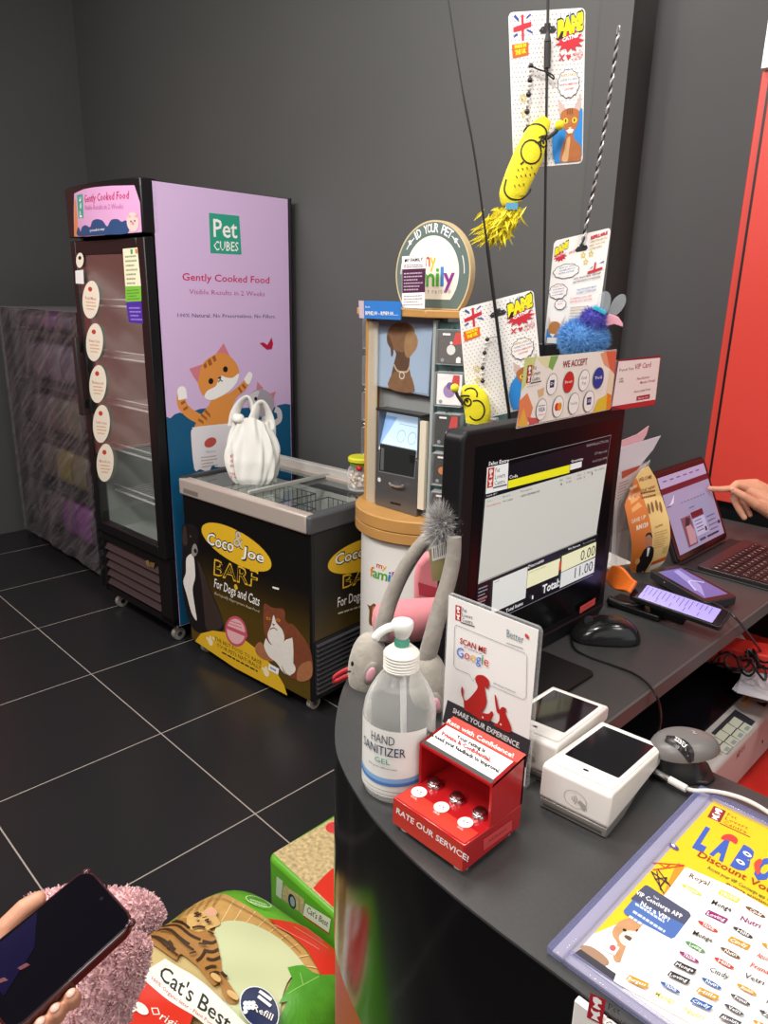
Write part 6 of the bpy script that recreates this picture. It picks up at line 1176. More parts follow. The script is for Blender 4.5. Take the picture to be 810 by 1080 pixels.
def toycard(o, px, off, back=False):
    """header card: four photo corners (TL, TR, BR, BL) on a level-standing plane by the tub; prints in unit coordinates"""
    O = V((TC.x, TC.y, 1.5))+NC*off; U = V((-NC.y, NC.x, 0)); s = B(); P = [hit(x, y, O, NC) for x, y in px]; q = [V(((p-O).dot(U), p.z-O.z)) for p in P]
    T = basis(O, U, V((0, 0, 1)), NC); B2 = lambda x, y: (q[3]*(1-x)+q[2]*x)*(1-y)+(q[0]*(1-x)+q[1]*x)*y
    out = []
    for (cx, cy, a) in ((.94, .965, 0), (.06, .965, 90), (.06, .035, 180), (.94, .035, 270)): out += [B2(cx+.06*math.cos(math.radians(a+i*22.5)), cy+.035*math.sin(math.radians(a+i*22.5))) for i in range(5)]
    s.prism(T, [tuple(p) for p in out], -.0012, 0, CWH); bd = s.build('card', o, smooth=0)
    c = Print(O, U); pol = lambda pts, mt, sm=0: c.poly([B2(*p) for p in pts], mt, sm, uv=True); lin_ = lambda pts, w, mt, **k: c.line([B2(*p) for p in pts], w, mt, uv=True, **k); tx = lambda t, a, b, h, mt, off=0, rs=1: c.text(t, B2(*a), B2(*b), B2(*h), mt, off, rs, uv=True)
    pol(((.40, .875), (.44, .90), (.47, .9), (.475, .92), (.55, .92), (.555, .9), (.60, .9), (.63, .875), (.6, .855), (.43, .855)), m('#2b2a2d', .6))
    def star(x, y, r): lin_([(x+r*(1 if i % 2 == 0 else .45)*math.sin(i*PI/5), y+.62*r*(1 if i % 2 == 0 else .45)*math.cos(i*PI/5)) for i in range(10)], .0014, m('#d8c020', .4), closed=True)
    def cloud(x, y, rx, ry, n=12):
        pts = []
        for i in range(n*4): a = 2*PI*i/(n*4); k = 1+.10*abs(math.sin(a*n/2)); pts.append((x+rx*k*math.cos(a), y+ry*k*math.sin(a)))
        pol(pts, CWH); lin_(pts, .0009, CDK, closed=True)
    def splash(x, y, sx, sy):
        pts = [(x+sx*(1 if i % 2 == 0 else .62)*math.cos(i*PI/11), y+sy*(1 if i % 2 == 0 else .62)*math.sin(i*PI/11)) for i in range(22)]; return pts
    if not back:
        c.L += 1; L0 = c.L; vs = []; fs = []
        for i in range(19):
            for k in range(34):
                x = .03+i*.052+(k % 2)*.026; y = .02+k*.0288
                if x > .98: continue
                p = B2(x, y); n0 = len(vs); vs += [p+V((.001, 0)), p+V((0, .001)), p-V((.001, 0)), p-V((0, .001))]; fs.append((n0, n0+1, n0+2, n0+3))
        c._add(vs, fs, DOT, L0)
        pol(((.17, .82), (.20, .82), (.20, .89), (.30, .905), (.30, .935), (.20, .925), (.20, .98), (.17, .98), (.17, .92), (.06, .905), (.06, .875), (.17, .885)), CRD)
        for qd in (((.07, .97), (.13, .94), (.14, .955), (.09, .985)), ((.23, .95), (.30, .975), (.29, .985), (.24, .965)), ((.06, .84), (.12, .86), (.11, .87), (.07, .86)), ((.24, .88), (.31, .86), (.32, .87), (.25, .89))): pol(qd, m('#3a4f9a', .4))
        pol(((.04, .715), (.255, .73), (.255, .81), (.035, .80)), COR); tx('MADE IN', (.07, .775), (.225, .782), (.07, .797), CY, .06); tx('THE UK', (.075, .735), (.225, .745), (.075, .762), CY, .06)
        for b in ((.68, .97, .1), (.80, .99, .07), (.93, .965, .08)): pol([(b[0]-.02, .9), (b[0]+.02, .9), (b[0]+.01, b[1])], m('#3a6fc0', .4))
        pol(splash(.80, .80, .2, .075), CRD); tx('BAM!', (.635, .825), (.985, .875), (.635, .925), INK, .12, 2); tx('BAM!', (.645, .828), (.975, .876), (.645, .92), CY, .09, 2); tx('CATNIP', (.70, .795), (.93, .825), (.70, .82), WHITE, .05)
        lin_([(.66, .68), (.74, .72)], .0018, CRD); lin_([(.67, .725), (.72, .675)], .0018, CRD); pol(((.78, .68), (.82, .70), (.81, .72), (.79, .71), (.77, .72), (.76, .70)), CRD); tx('MAGIC', (.84, .695), (.98, .72), (.84, .722), CRD, .0); tx('CATNIP', (.84, .665), (.98, .69), (.84, .69), CRD, .0)
        cloud(.79, .53, .135, .085); tx('REFILLABLE', (.69, .575), (.89, .58), (.69, .592), m('#b8901c', .4), .03); tx('CATNIP TOY WITH', (.68, .545), (.91, .55), (.68, .56), m('#3a5a9a', .4), .02); tx('NORTH AMERICAN', (.675, .515), (.91, .522), (.675, .53), CRD, .02); tx('CATNIP', (.73, .485), (.86, .49), (.73, .5), CRD, .02)
        star(.17, .46, .05); star(.18, .36, .05)
        pol([(.80+.24*math.cos(t*.2), .19+.21*math.sin(t*.2)) for t in range(-12, 13) if .80+.24*math.cos(t*.2) < .985]+[(.975, .03), (.6, .01)], CBL) if False else pol([(.60, .015), (.57, .08), (.56, .16), (.60, .25), (.68, .31), (.80, .35), (.985, .36), (.985, .05), (.96, .02)], CBL, 0)
        CATO = m('#b06a38', .5, noise=.2, nscale=80); CATL = m('#d8a878', .5)
        pol(((.70, .02), (.68, .07), (.72, .14), (.76, .19), (.77, .24), (.86, .24), (.87, .17), (.93, .14), (.975, .10), (.975, .03), (.95, .018)), CATO, 3); pol(((.70, .03), (.74, .1), (.77, .17), (.82, .18), (.80, .08), (.78, .02)), CATL, 3)
        pol(((.65, .44), (.67, .33), (.78, .33), (.74, .38)), m('#c9b0a8', .5)); pol(((.965, .47), (.95, .35), (.86, .33), (.88, .38)), m('#c9b0a8', .5))
        pol(((.68, .31), (.70, .35), (.78, .37), (.86, .37), (.93, .35), (.94, .30), (.90, .24), (.84, .205), (.78, .21), (.72, .25)), CATO, 3)
        for x in (.755, .875): pol([(x+.035*math.cos(t), .29+.02*math.sin(t)) for t in (i*.6 for i in range(11))], m('#e8c83a', .4)); pol([(x+.01*math.cos(t), .29+.013*math.sin(t)) for t in (i*.7 for i in range(9))], INK)
        pol(((.79, .245), (.84, .247), (.815, .23)), m('#e8b8b0', .5)); pol(((.76, .225), (.815, .238), (.87, .228), (.84, .205), (.79, .205)), m('#efe2d4', .5))
        for x in (.78, .81, .84): lin_([(x, .33), (x+.003, .365)], .0012, m('#6a3a1c'))
    else:
        pol(splash(.14, .84, .13, .05), CRD); tx('BAM!', (.03, .86), (.27, .915), (.03, .925), INK, .1, 2); tx('BAM!', (.035, .863), (.265, .915), (.035, .92), CY, .08, 2); tx('CATNIP', (.06, .835), (.26, .86), (.06, .855), WHITE, .03); tx('MAGIC', (.30, .845), (.42, .865), (.30, .87), CRD)
        tx('REFILLABLE', (.66, .94), (.95, .955), (.66, .965), CRD, .06)
        for k, t in enumerate(('OPEN THE VELCRO', 'INSERT YOUR OWN', 'CATNIP INSIDE')): tx(t, (.66, .91-.03*k), (.96-.04*k, .922-.03*k), (.66, .926-.03*k), m('#b8a02a', .4), .02)
        for q_ in ((.56, .82), (.70, .82), (.62, .76)): star(q_[0], q_[1], .045)
        cloud(.28, .70, .22, .06, 9)
        for k, t in enumerate(('CATS GO CRAZY', 'FOR REFILLABLE TOYS', 'WITH CATNIP!')): tx(t, (.14+.02*(k % 2), .725-.025*k), (.44, .74-.025*k), (.14+.02*(k % 2), .738-.025*k), m('#3a6fb0', .4), .02)
        pol(((.78, .66), (.81, .66), (.82, .74), (.79, .75)), CRD); pol(((.68, .65), (.95, .68), (.94, .70), (.68, .675)), CRD); pol(((.70, .69), (.77, .72), (.75, .70)), m('#3a4f9a')); pol(((.86, .73), (.96, .75), (.95, .735)), m('#3a4f9a'))
        cloud(.17, .52, .16, .065, 9)
        for k, t in enumerate(('FILLED WITH', 'NORTH AMERICAN', 'CATNIP THAT IS', 'LOVED')): tx(t, (.07, .555-.025*k), (.28, .568-.025*k), (.07, .566-.025*k), (CRD, m('#3a6fb0', .4))[k % 2], .02)
        cloud(.24, .40, .10, .045, 8); tx('I LIKE', (.18, .42), (.29, .425), (.18, .43), CRD); tx('MEOW', (.19, .395), (.28, .40), (.19, .407), CRD)
        for k, t in enumerate(('100% NATURAL CATNIP', 'GROWN WITHOUT PESTICIDE')): tx(t, (.43, .615-.03*k), (.93, .645-.03*k), (.43, .63-.03*k), INK, .03)
        for k, t in enumerate(('THE STRONGEST MOST', 'POTENT CATNIP LEAF')): tx(t, (.52, .515-.028*k), (.88, .54-.028*k), (.52, .53-.028*k), m('#3a6fb0', .4), .02)
        for k, t in enumerate(('STORE IN A COOL DRY', 'PLACE OUT OF SUN')): tx(t, (.42, .44-.028*k), (.82, .465-.028*k), (.42, .455-.028*k), CRD, .02)
        r = random.Random(3); DIM = m('#b9a88a', .45)
        for k in range(9): lin_([(.44, .37-.026*k), (.76+.1*r.random(), .385-.026*k)], .0013, DIM)
        pol(((.03, .02), (.03, .16), (.28, .22), (.36, .16), (.37, .08), (.32, .02)), CBL, 0); pol(((.06, .14), (.08, .22), (.18, .24), (.27, .22), (.28, .14), (.18, .10)), m('#b0743c', .5), 3); pol(((.27, .2), (.37, .31), (.31, .17)), m('#c9b8ac', .5)); pol(((.05, .2), (.04, .29), (.10, .22)), m('#c9b8ac', .5)); pol(((.05, .08), (.26, .09), (.25, .03), (.05, .02)), CWH); pol(((.09, .12), (.20, .12), (.16, .085)), m('#efe2d4', .5))
    c.build('card_print', bd); return bd, O, U, B2
def plushie(o, ctr, rad, off, arm, face):
    """yellow stuffed toy along a photo-traced centre line in the card's plane, with its black line face"""
    O = V((TC.x, TC.y, 1.5))+NC*off; U = V((-NC.y, NC.x, 0)); pts = [hit(x, y, O, NC) for x, y in ctr]; d = (pts[0]-CAM).dot(FW)
    q = crom(pts, 6, False); n = len(q); rs = []
    for i in range(n):
        f = i/(n-1)*(len(rad)-1); k = min(int(f), len(rad)-2); rs.append((rad[k]+(rad[k+1]-rad[k])*(f-k))*d/FPX)
    YP = m('#e8d91c', .7, bump=.25, nscale=120, sheen=.2); s = B(); k = s.mi(YP); rings = []; NR = 20
    for i, p in enumerate(q):
        t = (q[min(i+1, n-1)]-q[max(i-1, 0)]).normalized(); u = t.cross(NC).normalized(); rings.append([s.bm.verts.new(p+(u*math.cos(2*PI*j/NR)+NC*.5*math.sin(2*PI*j/NR))*rs[i]) for j in range(NR)])
    for a, b in zip(rings, rings[1:]):
        for j in range(NR): s.bm.faces.new((a[j], a[(j+1) % NR], b[(j+1) % NR], b[j])).material_index = k
    s.bm.faces.new(rings[0]); s.bm.faces.new(rings[-1][::-1])
    bd = s.build('plush_toy', o, smooth=70)
    s = B(); A = [hit(x, y, O, NC)+NC*.006 for x, y in arm]; s.tube(A, [.0028, .0028, .0028][:len(A)], m('#2a2622', .6), 8); s.build('arm', bd); s = B(); s.ball(A[-1], .0075, YP, 12); s.build('paw', bd)
    M = FRAME[bd.name]; c = Print(O, U, surf=drape(bd, O, U, V((0, 0, 1)), NC, M), lift=.0006); face(c); c.build('face_lines', bd, seg=.004)
    return O
# toy 1: the one held highest
t1 = thing('cat_teaser', 'yellow cat teaser toy on the highest BAM card, with a feather tail', 'cat toy', (TC.x-.01, TC.y, ZC+.02), 0, 'carded cat teasers')
toycard(t1, ((536, 13), (617.5, 8), (614.5, 172), (541.5, 178.5)), 0)
def face1(c):
    c.view(460, 0, 3.375); k = m('#1c1a12', .6); lw = .0024
    c.line([(352+42*math.cos(a), 478+34*math.sin(a)) for a in [.3+i*.25 for i in range(-13, 6)]], lw, k); c.line([(338+36*math.cos(a), 545+42*math.sin(a)) for a in [i*.25 for i in range(26)]], lw, k); c.line([(382+11*math.cos(a), 510+16*math.sin(a)) for a in [i*.35 for i in range(19)]], lw, k); c.ell((382, 510), (4, 0), (0, 7), k, 10); c.line([(365, 495), (380, 488), (402, 485)], lw, k, 3)
    c.line([(250, 640), (243, 680), (262, 708), (298, 712), (328, 690), (338, 672)], lw, k, 4); c.line([(300, 590), (312, 580)], lw, k)
    for y, n in ((605, 4), (630, 5), (662, 3)):
        for i in range(n): c.line([(290+i*16-(y-605)*.2, y-i*3), (294+i*16-(y-605)*.2, y+8-i*3)], .0012, k)
plushie(t1, [(577, 125), (567, 140), (557, 165), (548, 185), (540, 205), (541, 215)], [5, 12, 16, 15.5, 14, 10], .016, [(577, 147), (586, 140), (590, 133)], face1)
s = B(); r = random.Random(12); YF_ = [m(h, .7) for h in ('#ecdd2a', '#e0cf20', '#f2e64a', '#d8c41e')]; O = V((TC.x, TC.y, 1.5))+NC*.016; f0 = hit(540, 217, O, NC); f1 = hit(513, 262, O, NC); ax = f1-f0
for i in range(420):
    a = r.random(); b = f0+ax*a*.62+RH*r.gauss(0, .009)*(1.2-a*.3)+NC*r.gauss(0, .004); dr_ = ax.normalized()*(.014+.014*r.random())+RH*r.gauss(0, .011)+NC*r.gauss(0, .008)+V((0, 0, r.gauss(0, .005)))
    w = dr_.cross(NC).normalized()*(.0013+.0016*r.random()); p1 = b+dr_*.5+NC*.002; s.face([b, p1-w, b+dr_, p1+w], YF_[r.randrange(4)])
s.build('feather_tail', t1, recalc=False, smooth=0)
s = B(); p = hit(541, 217.5, O, NC)+NC*.009; s.box(basis(p, RH, V((0, 0, 1)), NC), (-.011, .008), (-.006, .004), (0, .0015), m('#5aa0c0', .5)); s.build('blue_label', t1)
s = B(); BLKR = m('#161516', .4); O = V((TC.x, TC.y, 1.5))+NC*.006
wp = [hit(x, y, O, NC) for x, y in ((579, -60), (577, 60), (575.5, 180), (574, 300), (573, 372))]; s.tube(wp+[V((TC.x+.0, TC.y, ZC+.02))], .0021, BLKR, 8); s.tube([hit(577.5, 45, O, NC), hit(577, 72, O, NC)], .0052, BLKR, 10); s.tube([hit(578, 32, O, NC), hit(577.5, 44, O, NC)], [.002, .0055], BLKR, 10); s.build('wand', t1)
s = B(); p = hit(578, 371, V((TC.x, TC.y, 1.5)), NC); s.box(basis(p, V((-NC.y, NC.x, 0)), V((0, 0, 1)), NC), (-.02, .02), (-.05, .014), (-.006, .006), BLACK); s.build('wand_grip', t1, bevel=.003)
s = B(); q = [hit(x, y, O, NC)+NC*.002 for x, y in ((560, 70), (559, 85), (557.5, 100), (556, 118), (556.5, 136))]; s.tube(crom(q, 4, False), .001, m('#8a8480', .5), 6)
for i, p in enumerate(crom(q, 3, False)): s.ball(p, .0032 if i % 3 else .0042, m(('#2a2626', '#d8d4d0', '#b9b2aa')[i % 3], .35), 8)
s.tube(crom([hit(x, y, O, NC)+NC*.003 for x, y in ((560, 70), (568, 74), (575, 76), (583, 80), (584, 84), (577, 78), (574, 72))], 4, False), .0012, BLKR, 6); s.build('bead_string', t1)
# toy 2: lower left card
t2 = thing('cat_teaser', 'cat teaser on the lower left BAM card beside the payment sign', 'cat toy', (TC.x+.02, TC.y-.02, ZC+.02), 0, 'carded cat teasers')
toycard(t2, ((484, 326), (562.5, 305.5), (574, 426), (494, 446)), .03)
def face2(c):
    c.view(475, 300, 7.2); k = m('#1c1a12', .6); lw = .0024
    c.line([(155+52*math.cos(a), 830+48*math.sin(a)) for a in [-2.6+i*.25 for i in range(13)]], lw, k); c.line([(135+26*math.cos(a), 888+28*math.sin(a)) for a in [i*.3 for i in range(22)]], lw, k); c.ell((130, 880), (9, 0), (0, 12), k, 12); c.line([(200+62*math.cos(a), 948+75*math.sin(a)) for a in [-2.0+i*.25 for i in range(19)]], lw, k); c.line([(75, 850), (108, 840), (150, 842)], lw, k, 3)
plushie(t2, [(496, 406), (497, 414), (502, 424), (504, 436), (503, 447)], [7, 12, 14, 14, 12], .046, [(489, 426), (483, 417), (480, 409)], face2)
s = B(); O = V((TC.x, TC.y, 1.5))+NC*.036; wp = [hit(x, y, O, NC) for x, y in ((465, -50), (473, 0), (487, 90), (500, 160), (510, 230), (519, 300), (528, 370), (537, 436))]; s.tube(crom(wp, 4, False)+[V((TC.x+.02, TC.y-.02, ZC+.02))], [.0012]*9+[.0016]*9+[.0028]*11+[.003], BLKR, 8); s.build('wand', t2)
s = B(); q = [hit(x, y, O, NC) for x, y in ((525, 355), (514, 358), (511, 372), (509, 388), (509, 402))]; s.tube(crom(q, 4, False), .0009, m('#8a8480', .5), 6)
for i, p in enumerate(crom(q[1:], 3, False)): s.ball(p, .0028 if i % 3 else .0036, m(('#2a2626', '#d8d4d0', '#b9b2aa')[i % 3], .35), 8)
s.build('bead_string', t2)
# toy 3: right card, seen from the back
t3 = thing('cat_teaser', 'cat teaser card turned to its printed back, with a twisted silver and black cord', 'cat toy', (TC.x+.01, TC.y+.02, ZC+.02), 0, 'carded cat teasers')
toycard(t3, ((584.5, 254), (644.5, 240), (626, 372), (573.5, 364)), -.012, True)
s = B(); O = V((TC.x, TC.y, 1.5))+NC*-.006; a, b = hit(652, 36, O, NC), hit(614, 258, O, NC); N_ = 90; ta = []; tb_ = []
for i in range(N_+1):
    f = i/N_; p = a*(1-f)+b*f+RH*.004*math.sin(f*PI); w = 2*PI*f*16; e = V((RH*math.cos(w)+NC*math.sin(w)))*.0016; ta.append(p+e); tb_.append(p-e)
s.tube(ta, .0016, m('#b9b6b4', .3, .4), 6); s.tube(tb_, .0016, m('#1c1b1c', .4), 6); s.tube([a+V((.002*math.cos(k), 0, .004+.007*math.sin(k))) for k in (i*.5 for i in range(13))], .0012, m('#a9a6a4', .3, .5), 6); s.build('twisted_cord', t3)
s = B(); wb = hit(600, 372, O, NC); s.tube([wb, V((TC.x+.01, TC.y+.02, ZC+.02))], .003, BLKR, 8); s.build('wand', t3)
# blue bird toy
NBd = V((-.655, 1.06, 1.47)); PB = hit(615, 357, V((-.655, 1.06, 1.5)), NC); bd_ = thing('bird_toy', 'fluffy blue bird toy with clear wings above the payment sign', 'cat toy', (-.66, 1.05, ZC))
def fuzz(s, c, r, n, ln, mats, seed, sq=V((1, 1, 1)), wd=.05):
    rn = random.Random(seed)
    for i in range(n):
        d = V((rn.gauss(0, 1), rn.gauss(0, 1), rn.gauss(0, 1))).normalized(); p = c+V((d.x*r*sq.x, d.y*r*sq.y, d.z*r*sq.z)); e = (d+V((rn.gauss(0, .35), rn.gauss(0, .35), rn.gauss(0, .35)))).normalized()*ln*(.6+.8*rn.random()); w = e.cross(V((rn.random()-.5, rn.random()-.5, rn.random()-.5))).normalized()*ln*wd
        s.face([p-w, p+w, p+e], mats[rn.randrange(len(mats))])
BM = [m(h, .8) for h in ('#6fa8dc', '#5a94d0', '#86b8e4', '#4f86c4')]; VM = [m(h, .8) for h in ('#5a54b8', '#6a62c8', '#4a4aa0', '#7a78d0')]
s = B(); s.ball(PB, (.035, .035, .028), BM[0], 20); fuzz(s, PB, .035, 7000, .009, BM, 1, V((1, 1, .8)), .045); s.build('fluffy_body', bd_, recalc=False, smooth=0)
HB = hit(625, 338, V((-.655, 1.06, 1.5)), NC)+NC*.012; s = B(); s.ball(HB, .0175, VM[0], 16); fuzz(s, HB, .017, 2800, .008, VM, 2, wd=.045); s.build('violet_head', bd_, recalc=False, smooth=0)
s = B(); O = HB+NC*.004; T = basis(O, V((-NC.y, NC.x, 0)), V((0, 0, 1)), NC); bk = [hit(x, y, O, NC) for x, y in ((636, 337), (643, 331), (652, 334), (657, 341), (657, 345), (648, 342), (639, 344))]; s.prism(T, [((p-O).dot(V((-NC.y, NC.x, 0))), p.z-O.z) for p in bk], -.004, .001, m('#d89aa8', .3)); s.build('pink_beak', bd_, bevel=.001)
WG = clear('#cfd8dc', .22, .08)
for pts, o_ in ((((632, 331), (629, 322), (632, 311), (639, 307), (644, 312), (643, 324), (638, 332)), -.002), (((641, 332), (646, 318), (653, 311), (659, 311), (660, 319), (654, 329), (646, 334)), -.008)):
    O = HB+NC*o_; s = B(); T = basis(O, V((-NC.y, NC.x, 0)), V((0, 0, 1)), NC); q = crom([V(((hit(x, y, O, NC)-O).dot(V((-NC.y, NC.x, 0))), hit(x, y, O, NC).z-O.z)) for x, y in pts], 4); s.prism(T, [tuple(p) for p in q], -.0006, 0, WG); s.build('clear_wing', bd_, smooth=0)
O = HB+NC*.013; s = B(); q = [hit(x, y, O, NC) for x, y in ((627, 322), (640, 328), (638, 332.5), (624.5, 326))]; s.prism(basis(O, V((-NC.y, NC.x, 0)), V((0, 0, 1)), NC), [((p-O).dot(V((-NC.y, NC.x, 0))), p.z-O.z) for p in q], -.006, 0, m('#3ab8cc', .25, .3)); s.build('shiny_band', bd_, bevel=.001)
s = B(); s.tube([PB-V((0, 0, .02)), V((-.69, 1.06, ZC+.02))], .0025, BLKR, 8); s.build('wand', bd_)

# ================================================================ soft toys on the counter end
GRY = m('#a59e93', .9, noise=.18, nscale=70, bump=.5, sheen=.3); GRD = m('#8f887f', .9, noise=.2, nscale=90, bump=.4, sheen=.3)
def vpl(P): return V((P[0], P[1], ZC)), -FH
def mouse(P, px, size, tail, label, ear, face):
    O, N = vpl(P); t = thing('plush_mouse', label, 'soft toy', (P[0], P[1], ZC), 0, 'plush mice with rope tails'); c0 = hit(px[0], px[1], O, N); U = RH
    T = basis(c0, RH, V((0, 0, 1)), N); s = B(); k = s.mi(GRY)
    def egg(a, b):
        th = PI*b; ph = 2*PI*a; z = -math.cos(th); r = math.sin(th)**.85*(1-.16*z); lean = .10*z*z
        return T @ V((size[0]*r*math.cos(ph)-size[0]*lean*.4, size[1]*z, size[0]*.95*r*math.sin(ph)))
    s.grid(egg, 36, 20, GRY, cu=True); bmesh.ops.remove_doubles(s.bm, verts=s.bm.verts, dist=.0004); zlo = min(v.co.z for v in s.bm.verts); d = ZC+.001-zlo
    bd = s.build('body', t, smooth=80)
    q = crom([hit(x, y, O+FH*dd, N) for x, y, dd in tail], 6, False); s = B(); n = len(q); s.tube(q, [.0125-.003*i/(n-1) for i in range(n)], GRD, 12); s.build('rope_tail', t, smooth=80)
    for (x, y), rx, ry, an, lift in ear:
        e = hit(x, y, O, N)+N*lift; Te = basis(e, (RH*math.cos(an)+V((0, 0, 1))*math.sin(an)), (V((0, 0, 1))*math.cos(an)-RH*math.sin(an)), N); s = B(); s.ball(e, (rx, ry, .005), GRD, 18, Te); ea = s.build('ear', t, smooth=80); s = B(); s.ball(e+N*.004-V((0, 0, .0)), (rx*.6, ry*.66, .003), m('#d99aa6', .8, sheen=.3), 14, Te); s.build('pink_lining', ea, smooth=80)
    if face: face(t, O, N)
    return t
def mface(t, O, N):
    for x, y, rx, ry in ((372.5, 691, .0022, .0042), (369, 699, .0035, .0016)):
        p = hit(x, y, O, N)+N*.026; s = B(); s.ball(p, (rx, ry, .0015), INK, 10, basis(p, RH, V((0, 0, 1)), N)); s.build('eye' if ry > rx else 'mouth', t)
    s = B(); q = [hit(x, y, O, N) for x, y in ((369, 706), (359, 710), (351, 716), (353, 719), (362, 715), (370, 711))]; q = crom(q, 4); k = s.mi(m('#c4343a', .5)); vv = [(s.bm.verts.new(p_-V((0, 0, .0045))), s.bm.verts.new(p_+V((0, 0, .0045)))) for p_ in q]
    for i in range(len(vv)): a_, b_ = vv[i], vv[(i+1) % len(vv)]; s.bm.faces.new((a_[0], b_[0], b_[1], a_[1])).material_index = k
    s.build('red_loop', t, solid=.0014, smooth=80)
mouse((-.688, .675), (389.5, 702), (.031, .052), ((402, 672, 0), (405, 655, 0), (412, 632, .01), (424, 605, .015), (440, 580, .02), (457, 562, .03), (472, 550, .04)), 'grey plush mouse nearest the counter end, with a pink ear and rope tail', (((391.5, 699), .0105, .019, -.3, .031),), mface)
mouse((-.606, .655), (452, 717), (.026, .042), ((450, 695, 0), (456, 672, 0), (464, 642, .01), (473, 612, .02), (478, 588, .025), (479, 566, .028)), 'grey plush mouse mostly behind the sanitizer bottle', (((459, 730), .009, .016, .25, .027),), None)
O, N = vpl((-.65, .682)); s = B(); FG = [m(h, .85) for h in ('#a9a6a4', '#bdbab8', '#8b8886', '#d6d3d0')]; fc = hit(466, 556, O, N); s.ball(fc, (.011, .011, .024), FG[0], 12); fuzz(s, fc, .012, 3800, .016, FG, 6, V((1, 1, 2.0)), .03); fl_ = s.build('feather_tuft', None, at=(O.x, O.y, ZC), recalc=False, smooth=0); tag(fl_, 'grey fluffy feather tuft at the monitor edge above the rope tails', 'cat toy')
s = B(); O2 = O+N*.016; P4 = [hit(x, y, O2, N) for x, y in ((452, 580), (470, 573), (470, 612), (456, 613))]; Tt = basis(P4[3], RH, V((0, 0, 1)), N); s.prism(Tt, [((p-P4[3]).dot(RH), p.z-P4[3].z) for p in P4], -.001, 0, m('#8f8458', .5)); tg = s.build('price_tag', fl_)
c = Print(O2+N*.0002, RH); c.poly([(455, 577), (470, 571), (470, 588), (456, 592)], m('#c9c6c0', .4)); c.L += 1; L0 = c.L
for i in range(6): c.line([(457.5+i*2.1, 578-i*.8), (458+i*2.1, 589-i*.8)], .0007 if i % 2 else .0012, INK, layer=L0)
c.build('barcode_lines', tg)
PKF = m('#cf7f86', .8, noise=.12, nscale=50, bump=.3, sheen=.3); PKD = m('#a83a48', .7)
O, N = vpl((-.745, .80)); a, b = hit(392, 690, O, N), hit(482, 684, O, N); dz = V((0, 0, ZC+.0358-min(a.z, b.z))) if min(a.z, b.z) < ZC+.0358 else V((0, 0, 0)); a += dz; b += dz; s = B(); ax = (b-a); tt = [a+ax*f for f in (0, .02, .06, .15, .4, .6, .85, .94, .98, 1)]; s.tube(tt, [.006, .02, .029, .034, .035, .035, .034, .029, .02, .006], PKF, 22)
p0 = s.build('pink_bolster', None, at=(-.73, .80, ZC), smooth=80); tag(p0, 'pink padded roll lying behind the grey plush mice', 'cushion')
s = B(); 
for f in (.12, .88): s.tube([a+ax*f+(V((0, 0, 1))*math.cos(k)+N*math.sin(k))*.0352 for k in (i*.35 for i in range(18))], .0012, m('#b9636c', .7), 6, closed=True)
s.build('piping', p0)
O, N = vpl((-.755, .86)); s = B(); P4 = [V(((p-O).dot(RH), p.z-O.z)) for p in [hit(x, y, O, N) for x, y in ((440, 596), (478, 590), (482, 665), (443, 665))]]; Tt = basis(O, RH, V((0, 0, 1)), N); s.prism(Tt, [tuple(p) for p in crom(P4, 4)], -.03, .0, PKF); pu = s.build('pink_pouch', None, at=(O.x, O.y, ZC), bevel=.008, seg=4); tag(pu, 'upright pink pouch with a dark red band at the monitor edge', 'pouch')
c = Print(O+N*.0005, RH); c.poly([(441, 614), (465, 621), (478, 614), (478, 624), (464, 633), (442, 627)], PKD); c.line([(442, 632), (462, 638), (478, 634)], .0012, PKD, 3); c.poly([(461, 598), (478, 600), (478, 608), (462, 606)], m('#e0a0a4', .6)); c.build('red_band', pu)

# ================================================================ people: hands, the held phone, a fleece sleeve
SKIN = bpy.data.materials.new('skin'); SKIN.use_nodes = True; _n = SKIN.node_tree; _p = _n.nodes['Principled BSDF'].inputs
_p['Base Color'].default_value = lin('#c98f72'); _p['Roughness'].default_value = .5; _p['Subsurface Weight'].default_value = .12; _p['Subsurface Radius'].default_value = (.6, .25, .15); _p['Subsurface Scale'].default_value = .01
_tc = _n.nodes.new('ShaderNodeTexCoord'); _nz = _n.nodes.new('ShaderNodeTexNoise'); _nz.inputs['Scale'].default_value = 160; _bp = _n.nodes.new('ShaderNodeBump'); _bp.inputs['Strength'].default_value = .15; _bp.inputs['Distance'].default_value = .002
_n.links.new(_tc.outputs['Object'], _nz.inputs['Vector']); _n.links.new(_nz.outputs['Fac'], _bp.inputs['Height']); _n.links.new(_bp.outputs['Normal'], _p['Normal'])
def flesh(name, chains, mt, parent=None, voxel=.0014, smooth=6, **kw):
    """tapered limbs grown together into one skin: chains of (point, radius)"""
    s = B(); 
    for ch in chains:
        for (p, r) in ch: s.ball(p, r, mt, 16)
        for (p, r), (q, t) in zip(ch, ch[1:]):
            s.tube([p+(q-p)*f for f in (0, .34, .67, 1)], [r, r+(t-r)*.34, r+(t-r)*.67, t], mt, 14)
    me = bpy.data.meshes.new(name); s.bm.to_mesh(me); s.bm.free(); me.materials.append(mt); o = finish(me, name, parent, smooth=0, **kw)
    for p in me.polygons: p.use_smooth = True
    md = o.modifiers.new('skin', 'REMESH'); md.mode = 'VOXEL'; md.voxel_size = voxel; md.use_smooth_shade = True
    md = o.modifiers.new('soft', 'SMOOTH'); md.factor = .5; md.iterations = smooth
    return o
NAIL = m('#d8a898', .3)
